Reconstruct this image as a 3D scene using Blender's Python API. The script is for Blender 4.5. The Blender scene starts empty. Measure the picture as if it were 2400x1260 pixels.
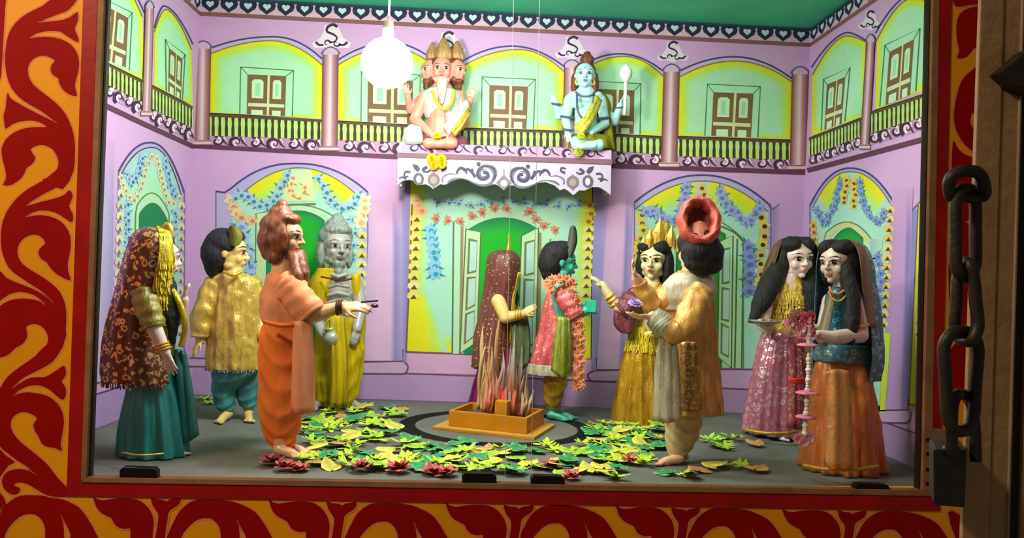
import bpy, bmesh, math, random
from mathutils import Vector, Matrix, noise, Quaternion
from mathutils.geometry import tessellate_polygon
from mathutils.bvhtree import BVHTree

rnd = random.Random(7)
SC = bpy.context.scene
COL = SC.collection
PI = math.pi

# ------------------------------------------------------------------ camera
H = 0.68
FPX = 1867.0
YAW, PITCH, ROLL = 0.0372, 0.0059, 0.0400
_cy, _sy, _cp, _sp = math.cos(YAW), math.sin(YAW), math.cos(PITCH), math.sin(PITCH)
_F = Vector((_sy * _cp, _cy * _cp, _sp)); _R0 = Vector((_cy, -_sy, 0)); _U0 = _R0.cross(_F)
_R = _R0 * math.cos(ROLL) + _U0 * math.sin(ROLL)
_U = _U0 * math.cos(ROLL) - _R0 * math.sin(ROLL)
CAM = Vector((0, 0, H))
cd = bpy.data.cameras.new('camera'); cam = bpy.data.objects.new('camera', cd); COL.objects.link(cam)
cd.sensor_width = 36.0; cd.lens = 36.0 * FPX / 2400.0; cd.clip_start = 0.05; cd.clip_end = 60
m = Matrix.Identity(4)
for i in range(3):
    m[i][0] = _R[i]; m[i][1] = _U[i]; m[i][2] = -_F[i]; m[i][3] = CAM[i]
cam.matrix_world = m
SC.camera = cam

# ------------------------------------------------------------------ world, lights, exposure
SC.view_settings.view_transform = 'Standard'
SC.view_settings.look = 'None'
SC.view_settings.gamma = 1.0
SC.view_settings.use_curve_mapping = False
SC.view_settings.exposure = 0.0
W = bpy.data.worlds.new('world'); SC.world = W; W.use_nodes = True
W.node_tree.nodes['Background'].inputs[0].default_value = (0.9, 0.75, 0.6, 1)
W.node_tree.nodes['Background'].inputs[1].default_value = 0.12
GLOBE_STRENGTH = 165.0
def area(name, loc, target, size, power, col):
    l = bpy.data.lights.new(name, 'AREA'); l.shape = 'DISK'; l.size = size; l.energy = power; l.color = col
    o = bpy.data.objects.new(name, l); COL.objects.link(o); o.location = loc
    o.rotation_euler = (Vector(target) - Vector(loc)).to_track_quat('-Z', 'Y').to_euler()
    return o
# the hall lamp outside, up left of the viewer, and an unseen fill lamp added behind the lintel of the show case
area('hall_lamp', (-2.4, 0.3, 2.9), (-0.6, 2.5, 0.4), 0.5, 100, (1.0, 0.80, 0.54))
area('case_fill', (0.1, 2.80, 1.93), (0.1, 3.35, 0.3), 1.0, 36, (0.93, 1.0, 0.97))

# ------------------------------------------------------------------ helpers
def ray(px, py):
    d = _F + _R * ((px - 1200.0) / FPX) - _U * ((py - 630.0) / FPX)
    return d
def onp(px, py, pt, n):
    d = ray(px, py); n = Vector(n)
    return CAM + d * ((Vector(pt) - CAM).dot(n) / d.dot(n))
def onY(px, py, Y): return onp(px, py, (0, Y, 0), (0, 1, 0))
def onF(px, py, z=0.0): return onp(px, py, (0, 0, z), (0, 0, 1))

def pix(p):
    d = Vector(p) - CAM; w = d.dot(_F)
    return (1200 + FPX * d.dot(_R) / w, 630 - FPX * d.dot(_U) / w)
def lin(c): return c / 12.92 if c <= 0.04045 else ((c + 0.055) / 1.055) ** 2.4
def C(r, g=None, b=None):
    if isinstance(r, str):
        h = r.lstrip('#'); r, g, b = (int(h[i:i + 2], 16) for i in (0, 2, 4))
    return (lin(r / 255), lin(g / 255), lin(b / 255), 1.0)
def mix(a, b, t): return tuple(a[i] * (1 - t) + b[i] * t for i in range(4))

def tag(o, label=None, cat=None, group=None, kind=None):
    if label: o['label'] = label
    if cat: o['category'] = cat
    if group: o['group'] = group
    if kind: o['kind'] = kind
    return o
def empty(name, loc, label=None, cat=None, group=None, kind=None):
    o = bpy.data.objects.new(name, None); COL.objects.link(o); o.location = loc; o.empty_display_size = 0.05
    return tag(o, label, cat, group, kind)
def mk(name, vs, fs, mat, parent=None, smooth=False, cols=None):
    """mesh in world coordinates; the origin is put at the middle of its base"""
    me = bpy.data.meshes.new(name)
    me.from_pydata([tuple(v) for v in vs], [], fs)
    if cols is not None:
        a = me.color_attributes.new('Col', 'FLOAT_COLOR', 'POINT')
        a.data.foreach_set('color', [x for c in cols for x in c])
    if smooth: me.polygons.foreach_set('use_smooth', [True] * len(me.polygons))
    me.materials.append(mat)
    me.update()
    return place(name, me, parent)
def place(name, me, parent=None):
    o = bpy.data.objects.new(name, me); COL.objects.link(o)
    if parent is not None:
        o.parent = parent
        o.matrix_parent_inverse = world_of(parent).inverted()
    elif len(me.vertices):
        xs = [v.co for v in me.vertices]
        c = Vector(((min(v.x for v in xs) + max(v.x for v in xs)) / 2, (min(v.y for v in xs) + max(v.y for v in xs)) / 2, min(v.z for v in xs)))
        me.transform(Matrix.Translation(-c)); o.location = c
    return o
def world_of(p):
    m = p.matrix_basis.copy()
    if p.parent is not None: m = world_of(p.parent) @ p.matrix_parent_inverse @ m
    return m
def box(name, p0, p1, mat, parent=None, bevel=0.0):
    bm = bmesh.new(); bmesh.ops.create_cube(bm, size=1)
    a, b = Vector(p0), Vector(p1)
    for v in bm.verts: v.co = Vector([a[i] + (v.co[i] + 0.5) * (b[i] - a[i]) for i in range(3)])
    if bevel: bmesh.ops.bevel(bm, geom=bm.edges[:], offset=bevel, segments=2, affect='EDGES', profile=0.7)
    me = bpy.data.meshes.new(name); bm.to_mesh(me); bm.free(); me.materials.append(mat)
    return place(name, me, parent)
def hexa(name, q_front, depth_vec, mat, parent=None, bevel=0.0):
    """slab from a world quad (list of points, any outline) extruded along depth_vec"""
    n = len(q_front); vs = [Vector(p) for p in q_front]; vs += [v + Vector(depth_vec) for v in vs]
    bm = bmesh.new(); bv = [bm.verts.new(v) for v in vs]
    bm.faces.new(bv[:n]); bm.faces.new(bv[n:][::-1])
    for i in range(n): bm.faces.new((bv[i], bv[n + i], bv[n + (i + 1) % n], bv[(i + 1) % n]))
    bmesh.ops.recalc_face_normals(bm, faces=bm.faces[:])
    if bevel: bmesh.ops.bevel(bm, geom=bm.edges[:], offset=bevel, segments=2, affect='EDGES', profile=0.7)
    me = bpy.data.meshes.new(name); bm.to_mesh(me); bm.free(); me.materials.append(mat)
    return place(name, me, parent)

def cr(pts, n=6, closed=False):
    P = [Vector(p) for p in pts]; out = []; N = len(P)
    rng = range(N) if closed else range(N - 1)
    for i in rng:
        if closed: a, b, c, d = P[(i - 1) % N], P[i], P[(i + 1) % N], P[(i + 2) % N]
        else: a, b, c, d = P[max(i - 1, 0)], P[i], P[i + 1], P[min(i + 2, N - 1)]
        for k in range(n):
            t = k / n
            out.append(0.5 * ((2 * b) + (c - a) * t + (2 * a - 5 * b + 4 * c - d) * t * t + (3 * b - a - 3 * c + d) * t ** 3))
    if not closed: out.append(P[-1])
    return out
def crs(rows, n=4):
    """catmull-rom over rows of floats"""
    N = len(rows); out = []
    for i in range(N - 1):
        a, b, c, d = rows[max(i - 1, 0)], rows[i], rows[i + 1], rows[min(i + 2, N - 1)]
        for k in range(n):
            t = k / n
            out.append([0.5 * (2 * b[j] + (c[j] - a[j]) * t + (2 * a[j] - 5 * b[j] + 4 * c[j] - d[j]) * t * t + (3 * b[j] - a[j] - 3 * c[j] + d[j]) * t ** 3) for j in range(len(b))])
    out.append(list(rows[-1]))
    return out

# ------------------------------------------------------------------ materials
def newmat(name):
    m = bpy.data.materials.new(name); m.use_nodes = True
    nt = m.node_tree; b = nt.nodes['Principled BSDF']
    return m, nt, b
def nd(nt, t, **kw):
    n = nt.nodes.new(t)
    for k, v in kw.items():
        if k.startswith('i_'):
            key = k[2:]
            n.inputs[int(key) if key.isdigit() else key.replace('_', ' ')].default_value = v
        else: setattr(n, k, v)
    return n
def bump(nt, b, height, strength=0.3, dist=0.01):
    n = nd(nt, 'ShaderNodeBump'); n.inputs['Strength'].default_value = strength; n.inputs['Distance'].default_value = dist
    nt.links.new(height, n.inputs['Height']); nt.links.new(n.outputs[0], b.inputs['Normal'])
def ramp(nt, fac, stops, interp='LINEAR'):
    r = nd(nt, 'ShaderNodeValToRGB'); cr_ = r.color_ramp; cr_.interpolation = interp
    while len(cr_.elements) < len(stops): cr_.elements.new(0.5)
    for e, (p, c) in zip(cr_.elements, stops): e.position = p; e.color = c
    nt.links.new(fac, r.inputs[0]); return r
def tc(nt, scale=(1, 1, 1)):
    t = nd(nt, 'ShaderNodeTexCoord'); mp = nd(nt, 'ShaderNodeMapping'); mp.inputs['Scale'].default_value = scale
    nt.links.new(t.outputs['Object'], mp.inputs[0]); return mp.outputs[0]
_cache = {}
def plain(name, col, rough=0.5, metal=0.0, var=0.08, nscale=40.0, bstr=0.0, coat=0.0, bscale=None, sheen=0.0):
    """one colour with a little procedural variation and relief"""
    if name in _cache: return _cache[name]
    m, nt, b = newmat(name); v = tc(nt)
    n = nd(nt, 'ShaderNodeTexNoise'); n.inputs['Scale'].default_value = nscale; n.inputs['Detail'].default_value = 4
    nt.links.new(v, n.inputs['Vector'])
    r = ramp(nt, n.outputs[0], [(0.3, tuple(x * (1 - var) for x in col[:3]) + (1,)), (0.7, tuple(min(1, x * (1 + var)) for x in col[:3]) + (1,))])
    nt.links.new(r.outputs[0], b.inputs['Base Color'])
    b.inputs['Roughness'].default_value = rough; b.inputs['Metallic'].default_value = metal
    b.inputs['Coat Weight'].default_value = coat; b.inputs['Sheen Weight'].default_value = sheen; b.inputs['Specular IOR Level'].default_value = .5 if coat or metal else .22
    if bstr:
        n2 = nd(nt, 'ShaderNodeTexNoise'); n2.inputs['Scale'].default_value = bscale or nscale; n2.inputs['Detail'].default_value = 3
        nt.links.new(v, n2.inputs['Vector']); bump(nt, b, n2.outputs[0], bstr, 0.01)
    _cache[name] = m; return m
def vcol(name, rough=0.55, var=0.05, nscale=9.0, bstr=0.0, spec=0.3):
    """paint that takes its hue from the mesh's colour attribute"""
    if name in _cache: return _cache[name]
    m, nt, b = newmat(name); v = tc(nt)
    a = nd(nt, 'ShaderNodeVertexColor'); a.layer_name = 'Col'
    n = nd(nt, 'ShaderNodeTexNoise'); n.inputs['Scale'].default_value = nscale; n.inputs['Detail'].default_value = 5
    nt.links.new(v, n.inputs['Vector'])
    r = ramp(nt, n.outputs[0], [(0.3, (1 - var,) * 3 + (1,)), (0.7, (1, 1, 1, 1))])
    mx = nd(nt, 'ShaderNodeMix', data_type='RGBA', blend_type='MULTIPLY'); mx.inputs[0].default_value = 1
    nt.links.new(a.outputs[0], mx.inputs[6]); nt.links.new(r.outputs[0], mx.inputs[7]); nt.links.new(mx.outputs[2], b.inputs['Base Color'])
    b.inputs['Roughness'].default_value = rough; b.inputs['Specular IOR Level'].default_value = spec
    if bstr: bump(nt, b, n.outputs[0], bstr, 0.005)
    _cache[name] = m; return m
def foil(name, col, dark, rough=0.28, metal=0.85, scale=60.0, bstr=0.5, stretch=(1, 1, 0.35), speck=None, speck_t=0.62, speck_scale=120):
    """shiny crinkled lame cloth, optionally with brighter specks"""
    if name in _cache: return _cache[name]
    m, nt, b = newmat(name); v = tc(nt, stretch)
    n = nd(nt, 'ShaderNodeTexNoise'); n.inputs['Scale'].default_value = scale; n.inputs['Detail'].default_value = 5; n.inputs['Roughness'].default_value = 0.65
    nt.links.new(v, n.inputs['Vector'])
    r = ramp(nt, n.outputs[0], [(0.3, mix(dark, col, .35)), (0.62, col)])
    out = r.outputs[0]
    if speck is not None:
        vo = nd(nt, 'ShaderNodeTexVoronoi'); vo.inputs['Scale'].default_value = speck_scale
        nt.links.new(tc(nt), vo.inputs['Vector'])
        rr = ramp(nt, vo.outputs['Distance'], [(0.0, (1, 1, 1, 1)), (1 - speck_t, (0, 0, 0, 1))], 'CONSTANT')
        mx = nd(nt, 'ShaderNodeMix', data_type='RGBA'); nt.links.new(rr.outputs[0], mx.inputs[0]); nt.links.new(out, mx.inputs[6]); mx.inputs[7].default_value = speck
        out = mx.outputs[2]
    nt.links.new(out, b.inputs['Base Color'])
    b.inputs['Roughness'].default_value = rough + .04; b.inputs['Metallic'].default_value = metal * .36; b.inputs['Specular IOR Level'].default_value = .9
    bump(nt, b, n.outputs[0], bstr, 0.012)
    _cache[name] = m; return m
def sequin(name, base, gold, scale=42.0, distort=7.0, width=0.12, rough=0.35):
    """dark cloth with embroidered squiggles of metallic thread and spangles"""
    if name in _cache: return _cache[name]
    m, nt, b = newmat(name); v = tc(nt)
    n = nd(nt, 'ShaderNodeTexNoise'); n.inputs['Scale'].default_value = scale * 1.3; n.inputs['Detail'].default_value = 2
    nt.links.new(v, n.inputs['Vector'])
    w = nd(nt, 'ShaderNodeTexVoronoi'); w.inputs['Scale'].default_value = scale; w.inputs['Randomness'].default_value = .9
    n3 = nd(nt, 'ShaderNodeTexNoise'); n3.inputs['Scale'].default_value = scale * .9; nt.links.new(v, n3.inputs['Vector'])
    vm = nd(nt, 'ShaderNodeVectorMath', operation='MULTIPLY_ADD'); vm.inputs[1].default_value = (1.1 / scale,) * 3; nt.links.new(n3.outputs['Color'], vm.inputs[0]); nt.links.new(v, vm.inputs[2]); nt.links.new(vm.outputs[0], w.inputs['Vector'])
    r1 = ramp(nt, w.outputs['Distance'], [(.20, (0, 0, 0, 1)), (.25, (1, 1, 1, 1)), (.25 + width, (1, 1, 1, 1)), (.31 + width, (0, 0, 0, 1))])
    r2 = ramp(nt, n.outputs[0], [(0.39, (0, 0, 0, 1)), (0.45, (1, 1, 1, 1))])
    mu = nd(nt, 'ShaderNodeMath', operation='MULTIPLY'); nt.links.new(r1.outputs[0], mu.inputs[0]); nt.links.new(r2.outputs[0], mu.inputs[1])
    mx = nd(nt, 'ShaderNodeMix', data_type='RGBA'); nt.links.new(mu.outputs[0], mx.inputs[0]); mx.inputs[6].default_value = base; mx.inputs[7].default_value = gold
    nt.links.new(mx.outputs[2], b.inputs['Base Color'])
    mm = nd(nt, 'ShaderNodeMath', operation='MULTIPLY'); nt.links.new(mu.outputs[0], mm.inputs[0]); mm.inputs[1].default_value = 0.75
    nt.links.new(mm.outputs[0], b.inputs['Metallic'])
    b.inputs['Roughness'].default_value = rough
    bump(nt, b, n.outputs[0], 0.35, 0.006)
    _cache[name] = m; return m
def cloth(name, col, dark, scale=25.0, rough=0.75, stretch=(1, 1, 0.3), bstr=0.25, sheen=0.2):
    if name in _cache: return _cache[name]
    m, nt, b = newmat(name); v = tc(nt, stretch)
    n = nd(nt, 'ShaderNodeTexNoise'); n.inputs['Scale'].default_value = scale; n.inputs['Detail'].default_value = 5
    nt.links.new(v, n.inputs['Vector'])
    r = ramp(nt, n.outputs[0], [(0.3, dark), (0.65, col)]); nt.links.new(r.outputs[0], b.inputs['Base Color'])
    b.inputs['Roughness'].default_value = rough; b.inputs['Sheen Weight'].default_value = 0; b.inputs['Specular IOR Level'].default_value = .18
    n2 = nd(nt, 'ShaderNodeTexNoise'); n2.inputs['Scale'].default_value = 260; nt.links.new(tc(nt), n2.inputs['Vector'])
    ad = nd(nt, 'ShaderNodeMath', operation='ADD'); nt.links.new(n.outputs[0], ad.inputs[0]); nt.links.new(n2.outputs[0], ad.inputs[1])
    bump(nt, b, ad.outputs[0], bstr, 0.008)
    _cache[name] = m; return m
def hairmat(name, col, scale=55.0, rough=0.45):
    if name in _cache: return _cache[name]
    m, nt, b = newmat(name); v = tc(nt, (1, 1, 0.12))
    n = nd(nt, 'ShaderNodeTexNoise'); n.inputs['Scale'].default_value = scale * 2; n.inputs['Detail'].default_value = 4
    nt.links.new(v, n.inputs['Vector'])
    r = ramp(nt, n.outputs[0], [(0.35, tuple(x * 0.55 for x in col[:3]) + (1,)), (0.65, col)]); nt.links.new(r.outputs[0], b.inputs['Base Color'])
    b.inputs['Roughness'].default_value = rough; bump(nt, b, n.outputs[0], 0.6, 0.01)
    _cache[name] = m; return m
def skin(name, col, rough=0.38): return plain(name, col, rough, 0, 0.05, 18, 0.05, 0.15, 60)
# ------------------------------------------------------------------ the show case: floor, walls, ceiling
YB, XL, XR = 4.136, -1.497, 1.678
AF = math.tan(0.0524); YF = 2.50
NF = Vector((-AF, 1, 0)).normalized()            # facade normal, pointing away from the viewer
PF = Vector((0, YF, 0))
def onW(px, py, d=0.0): return onp(px, py, PF + NF * d, NF)
ZC = onY(1893, 66, YB).z

M_wall = plain('lilac_wall_paint', C(206, 166, 218), 0.6, 0, 0.035, 3.0, 0.04, 0, 30)
M_floor = plain('grey_cement', C(104, 104, 98), 0.7, 0, 0.16, 7, 0.12, 0, 60)
M_ceil = plain('green_ceiling_paint', C(70, 190, 150), 0.6, 0, 0.12, 2.5, 0.03, 0, 40)
M_mural = vcol('mural_paint', 0.6, 0.06, 14)
M_orange = plain('ochre_wall_paint', C(232, 152, 0), 0.5, 0, 0.07, 3.5, 0.05, 0, 40)
M_scroll = plain('red_scroll_paint', C(160, 12, 4), 0.42, 0, 0.14, 5, 0.04, 0, 30)
M_red = plain('red_border_paint', C(158, 14, 10), 0.4, 0, 0.22, 9, 0.06, 0, 30)
M_pinkline = plain('salmon_edge_paint', C(226, 138, 84), 0.5, 0, 0.06, 8)
M_wood = plain('brown_frame_wood', C(142, 98, 66), 0.5, 0, 0.22, 14, 0.1, 0, 90)
M_dark = plain('dark_gasket', C(38, 26, 24), 0.5, 0, 0.1, 20)

floor = hexa('floor', [(XL - 0.06, YF + 0.03 + AF * (XL - 0.06), 0), (XR + 0.06, YF + 0.03 + AF * (XR + 0.06), 0), (XR + 0.06, YB + 0.06, 0), (XL - 0.06, YB + 0.06, 0)], (0, 0, -0.06), M_floor); tag(floor, kind='structure')
ceiling = hexa('ceiling', [(XL - 0.06, YF + 0.03 + AF * (XL - 0.06), ZC), (XR + 0.06, YF + 0.03 + AF * (XR + 0.06), ZC), (XR + 0.06, YB + 0.06, ZC), (XL - 0.06, YB + 0.06, ZC)], (0, 0, 0.05), M_ceil); tag(ceiling, kind='structure')
wall_back = box('wall_back', (XL - 0.06, YB, 0), (XR + 0.06, YB + 0.06, ZC), M_wall); tag(wall_back, kind='structure')
wall_left = box('wall_left', (XL - 0.06, YF + .04 + AF * XL, 0), (XL, YB, ZC), M_wall); tag(wall_left, kind='structure')
wall_right = box('wall_right', (XR, YF + .04 + AF * XR, 0), (XR + 0.06, YB, ZC), M_wall); tag(wall_right, kind='structure')

# ------------------------------------------------------------------ mural brush
class Mural:
    STEP = 0.0003
    def __init__(s, parent, pt, n):
        s.par = parent; s.pt = Vector(pt); s.n = Vector(n); s.vs = []; s.fs = []; s.cs = []; s.k = 1
    def P(s, p): return onp(p[0], p[1], s.pt + s.n * (s.STEP * s.k), s.n)
    def L(s, k=1): s.k += k; return s
    def begin(s, k=1): s.k = k; s.vs = []; s.fs = []; s.cs = []
    def end(s, name, mat=None):
        return mk(name, s.vs, s.fs, mat or M_mural, s.par, False, s.cs)
    def poly(s, pts, col, cols=None):
        b = len(s.vs); p2 = [Vector((p[0], p[1], 0)) for p in pts]
        s.vs += [s.P(p) for p in p2]; s.cs += cols if cols else [col] * len(p2)
        for t in tessellate_polygon([p2]): s.fs.append(tuple(b + i for i in t))
    def quad(s, pts, cols):
        b = len(s.vs); s.vs += [s.P(p) for p in pts]; s.cs += cols; s.fs.append((b, b + 1, b + 2, b + 3))
    def stroke(s, pts, w, col, w1=None, closed=False):
        p = [Vector((q[0], q[1], 0)) for q in pts]; N = len(p); b = len(s.vs); w1 = w if w1 is None else w1
        for i in range(N):
            t = (p[(i + 1) % N] - p[i - 1]) if closed else (p[min(i + 1, N - 1)] - p[max(i - 1, 0)])
            if t.length < 1e-6: t = Vector((1, 0, 0))
            t.normalize(); nn = Vector((-t.y, t.x, 0)); ww = (w + (w1 - w) * i / max(1, N - 1)) / 2
            s.vs += [s.P(p[i] + nn * ww), s.P(p[i] - nn * ww)]; s.cs += [col, col]
        for i in range(N if closed else N - 1):
            j = (i + 1) % N
            s.fs.append((b + 2 * i, b + 2 * i + 1, b + 2 * j + 1, b + 2 * j))
    def rings(s, pts, ctr, stops):
        """nested outlines shrinking on a centre: stops = [(scale, colour)...] from the rim inwards"""
        b = len(s.vs); n = len(pts); c = Vector((ctr[0], ctr[1]))
        for sc, col in stops:
            for p in pts:
                q = c + (Vector((p[0], p[1])) - c) * sc; s.vs.append(s.P(q)); s.cs.append(col)
        for r in range(len(stops) - 1):
            for i in range(n):
                j = (i + 1) % n
                s.fs.append((b + r * n + i, b + r * n + j, b + (r + 1) * n + j, b + (r + 1) * n + i))
        s.vs.append(s.P(c)); s.cs.append(stops[-1][1]); z = len(s.vs) - 1; r = len(stops) - 1
        for i in range(n): s.fs.append((b + r * n + i, b + r * n + (i + 1) % n, z))
    def strip(s, xl0, xl1, y0, xr0, xr1, y1, stops, fade=None):
        if fade:
            xa, xb, ym = lerp(xl0, xr0, fade), lerp(xl1, xr1, fade), lerp(y0, y1, fade); wl = C(205, 164, 212)
            for (t0, c0), (t1, c1) in zip(stops, stops[1:]): s.quad([(lerp(xl0, xl1, t0), y0), (lerp(xl0, xl1, t1), y0), (lerp(xa, xb, t1), ym), (lerp(xa, xb, t0), ym)], [wl, wl, c1, c0])
            xl0, xl1, y0 = xa, xb, ym
        """upright band from (xl0..xl1 at y0) to (xr0..xr1 at y1), colours across"""
        for (t0, c0), (t1, c1) in zip(stops, stops[1:]):
            f = lambda t, a, b: a + (b - a) * t
            s.quad([(f(t0, xl0, xl1), y0), (f(t1, xl0, xl1), y0), (f(t1, xr0, xr1), y1), (f(t0, xr0, xr1), y1)], [c0, c1, c1, c0])
    def curl(s, cx, cy, r, a0, turns, w, col, sy=1.0, sx=1.0, w1=1.0):
        pts = []
        n = int(14 * abs(turns)) + 6
        for i in range(n + 1):
            t = i / n; a = a0 + turns * 2 * PI * t; rr = r * (1 - 0.82 * t)
            pts.append((cx + sx * rr * math.cos(a), cy + sy * rr * math.sin(a)))
        s.stroke(pts, w, col, w1)
    def dot(s, x, y, rx, ry, col, n=10, a=0):
        s.poly([(x + rx * math.cos(2 * PI * i / n) * math.cos(a) - ry * math.sin(2 * PI * i / n) * math.sin(a), y + rx * math.cos(2 * PI * i / n) * math.sin(a) + ry * math.sin(2 * PI * i / n) * math.cos(a)) for i in range(n)], col)
    def flower(s, x, y, r, col, core, n=5, sx=1.0, rot=None, leaf=None):
        rot = rnd.uniform(0, 6) if rot is None else rot
        if leaf is not None:
            for k in range(2):
                a = rot + 2 + k * 2.3
                s.k += .45 * k; s.poly([(x + sx * math.cos(a - .5) * r * .5, y + math.sin(a - .5) * r * .5), (x + sx * math.cos(a) * r * 1.45, y + math.sin(a) * r * 1.45), (x + sx * math.cos(a + .5) * r * .5, y + math.sin(a + .5) * r * .5)], leaf); s.k -= .45 * k
            s.k += .9
        pts = []
        for i in range(n * 4):
            a = rot + 2 * PI * i / (n * 4); rr = r * (0.78 + 0.22 * math.cos(n * (a - rot)))
            pts.append((x + sx * rr * math.cos(a), y + rr * math.sin(a)))
        s.poly(pts, col); s.k += .3
        s.dot(x + r * .1, y + r * .15, r * .38 * sx, r * .34, core, 8); s.k -= .3
        if leaf is not None: s.k -= .9

def arch(x0, y0, xa, ya, x1, y1, p=2.0, n=14):
    out = []
    for i in range(n + 1):
        u = 1 - i / n; out.append((xa + (x0 - xa) * u, ya + (y0 - ya) * u ** p))
    for i in range(1, n + 1):
        u = i / n; out.append((xa + (x1 - xa) * u, ya + (y1 - ya) * u ** p))
    return out
def lerp(a, b, t): return a + (b - a) * t
def bil(q, u, v):
    (a, b, c, d) = q
    return (lerp(lerp(a[0], b[0], u), lerp(d[0], c[0], u), v), lerp(lerp(a[1], b[1], u), lerp(d[1], c[1], u), v))

NAVY = C(36, 42, 76); INK = C(62, 40, 84); LILAC = C(205, 176, 218); PALE = C(226, 212, 236); MINT = C(174, 232, 192); AQUA = C(168, 226, 212)
YEL = C(226, 224, 26); LIME = C(186, 232, 92); BROWN = C(122, 88, 66); OLIVE = C(92, 96, 62); CREAM = C(206, 236, 196); PLUM = C(112, 82, 112); PINK = C(214, 168, 214)
BLUE = C(164, 196, 232); TEAL = C(52, 140, 152); PEACH = C(232, 190, 140); ROSE = C(214, 140, 110); GREEN = C(14, 176, 34); DGREEN = C(10, 128, 84); MAUVE = C(162, 150, 206)
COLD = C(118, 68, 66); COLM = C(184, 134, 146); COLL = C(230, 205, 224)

def upper_arch(M, top, rim, yb0, yb1, name, ctr, yel=YEL, band=True):
    """alcove painted yellow at its rim fading to mint, with the lilac reveal along its arch"""
    M.begin(2)
    x0, x1 = top[0][0], top[-1][0]
    body = [(x0, yb0)] + list(rim) + [(x1, yb1)]
    M.rings(body, ctr, [(1.0, yel), (0.955, yel), (0.88, LIME), (0.76, MINT), (0.4, C(174, 232, 198))])
    M.L()
    if band:
        M.poly(list(top) + list(rim)[::-1], C(196, 180, 222)); M.L()
        M.stroke(rim, 3, C(120, 122, 92)); M.stroke(top, 4, C(70, 66, 126))
    M.end('painted_arch')
def window(M, q, inner, k=5, half=False):
    M.begin(k)
    M.poly(q, C(176, 232, 196)); M.L(); M.stroke([q[3], q[0], q[1], q[2]], 3, C(72, 130, 92)); M.stroke([q[0], inner[0]], 2, C(72, 130, 92)); M.stroke([q[1], inner[1]], 2, C(72, 130, 92)); M.L()
    M.poly(inner, C(126, 96, 70)); M.L()
    B = lambda u, v: bil(inner, u, v)
    M.poly([B(.52, 0), B(.58, 0), B(.58, 1), B(.52, 1)], C(206, 224, 160))
    for u0, u1 in ((.03, .52), (.58, .97)):
        M.poly([B(u0, .68), B(u1, .68), B(u1, .76), B(u0, .76)], C(206, 230, 176))
    M.L()
    for u0, u1 in ((.12, .42), (.66, .88)):
        M.poly([B(u0, .16), B(lerp(u0, u1, .2), .11), B(lerp(u0, u1, .8), .11), B(u1, .16), B(u1, .56), B(u0, .56)], CREAM)
        M.poly([B(u0, .84), B(u1, .84), B(u1, 1), B(u0, 1)], CREAM)
        M.L(.5); M.poly([B(lerp(u0, u1, .3), .2), B(lerp(u0, u1, .7), .2), B(lerp(u0, u1, .7), .5), B(lerp(u0, u1, .3), .5)], C(150, 224, 190)); M.L(-.5)
    M.end('painted_window')
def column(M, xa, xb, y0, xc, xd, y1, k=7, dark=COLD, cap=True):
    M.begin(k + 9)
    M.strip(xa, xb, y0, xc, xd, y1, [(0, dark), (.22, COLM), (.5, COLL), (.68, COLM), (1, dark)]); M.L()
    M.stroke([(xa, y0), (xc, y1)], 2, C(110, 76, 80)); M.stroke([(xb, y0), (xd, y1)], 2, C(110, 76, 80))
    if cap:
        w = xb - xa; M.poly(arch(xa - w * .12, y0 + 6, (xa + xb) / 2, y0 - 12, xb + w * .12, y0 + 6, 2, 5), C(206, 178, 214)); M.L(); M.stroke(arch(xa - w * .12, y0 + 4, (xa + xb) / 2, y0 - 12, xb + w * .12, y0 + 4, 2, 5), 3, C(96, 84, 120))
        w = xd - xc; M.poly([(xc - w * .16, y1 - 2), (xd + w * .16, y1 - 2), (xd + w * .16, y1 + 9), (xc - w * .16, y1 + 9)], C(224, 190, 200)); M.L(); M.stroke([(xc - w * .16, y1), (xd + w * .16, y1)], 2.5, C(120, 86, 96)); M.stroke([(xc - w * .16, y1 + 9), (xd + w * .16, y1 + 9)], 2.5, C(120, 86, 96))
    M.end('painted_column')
def balustrade(M, x0, x1, t0, t1, b0, b1, n, k=11):
    """handrail and balusters between x0 and x1: top line t0..t1, foot line b0..b1"""
    M.begin(k)
    M.poly([(x0, t0), (x1, t1), (x1, b1), (x0, b0)], C(186, 226, 130)); M.L()
    h = .17
    M.poly([(x0, t0), (x1, t1), (x1, lerp(t1, b1, h)), (x0, lerp(t0, b0, h))], C(92, 70, 56)); M.stroke([(x0, t0), (x1, t1)], 3, C(192, 202, 150))
    M.L()
    for i in range(n):
        t = (i + .5) / n; x = lerp(x0, x1, t); y0 = lerp(lerp(t0, t1, t), lerp(b0, b1, t), h); y1 = lerp(b0, b1, t); w = abs(x1 - x0) / n * .46
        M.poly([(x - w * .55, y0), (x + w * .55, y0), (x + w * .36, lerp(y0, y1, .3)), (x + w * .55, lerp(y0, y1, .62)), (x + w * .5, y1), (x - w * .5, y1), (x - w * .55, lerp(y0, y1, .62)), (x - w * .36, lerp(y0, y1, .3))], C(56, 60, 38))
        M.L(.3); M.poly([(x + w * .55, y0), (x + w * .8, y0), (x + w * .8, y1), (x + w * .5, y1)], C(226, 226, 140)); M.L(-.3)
    M.end('painted_balustrade')
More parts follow.
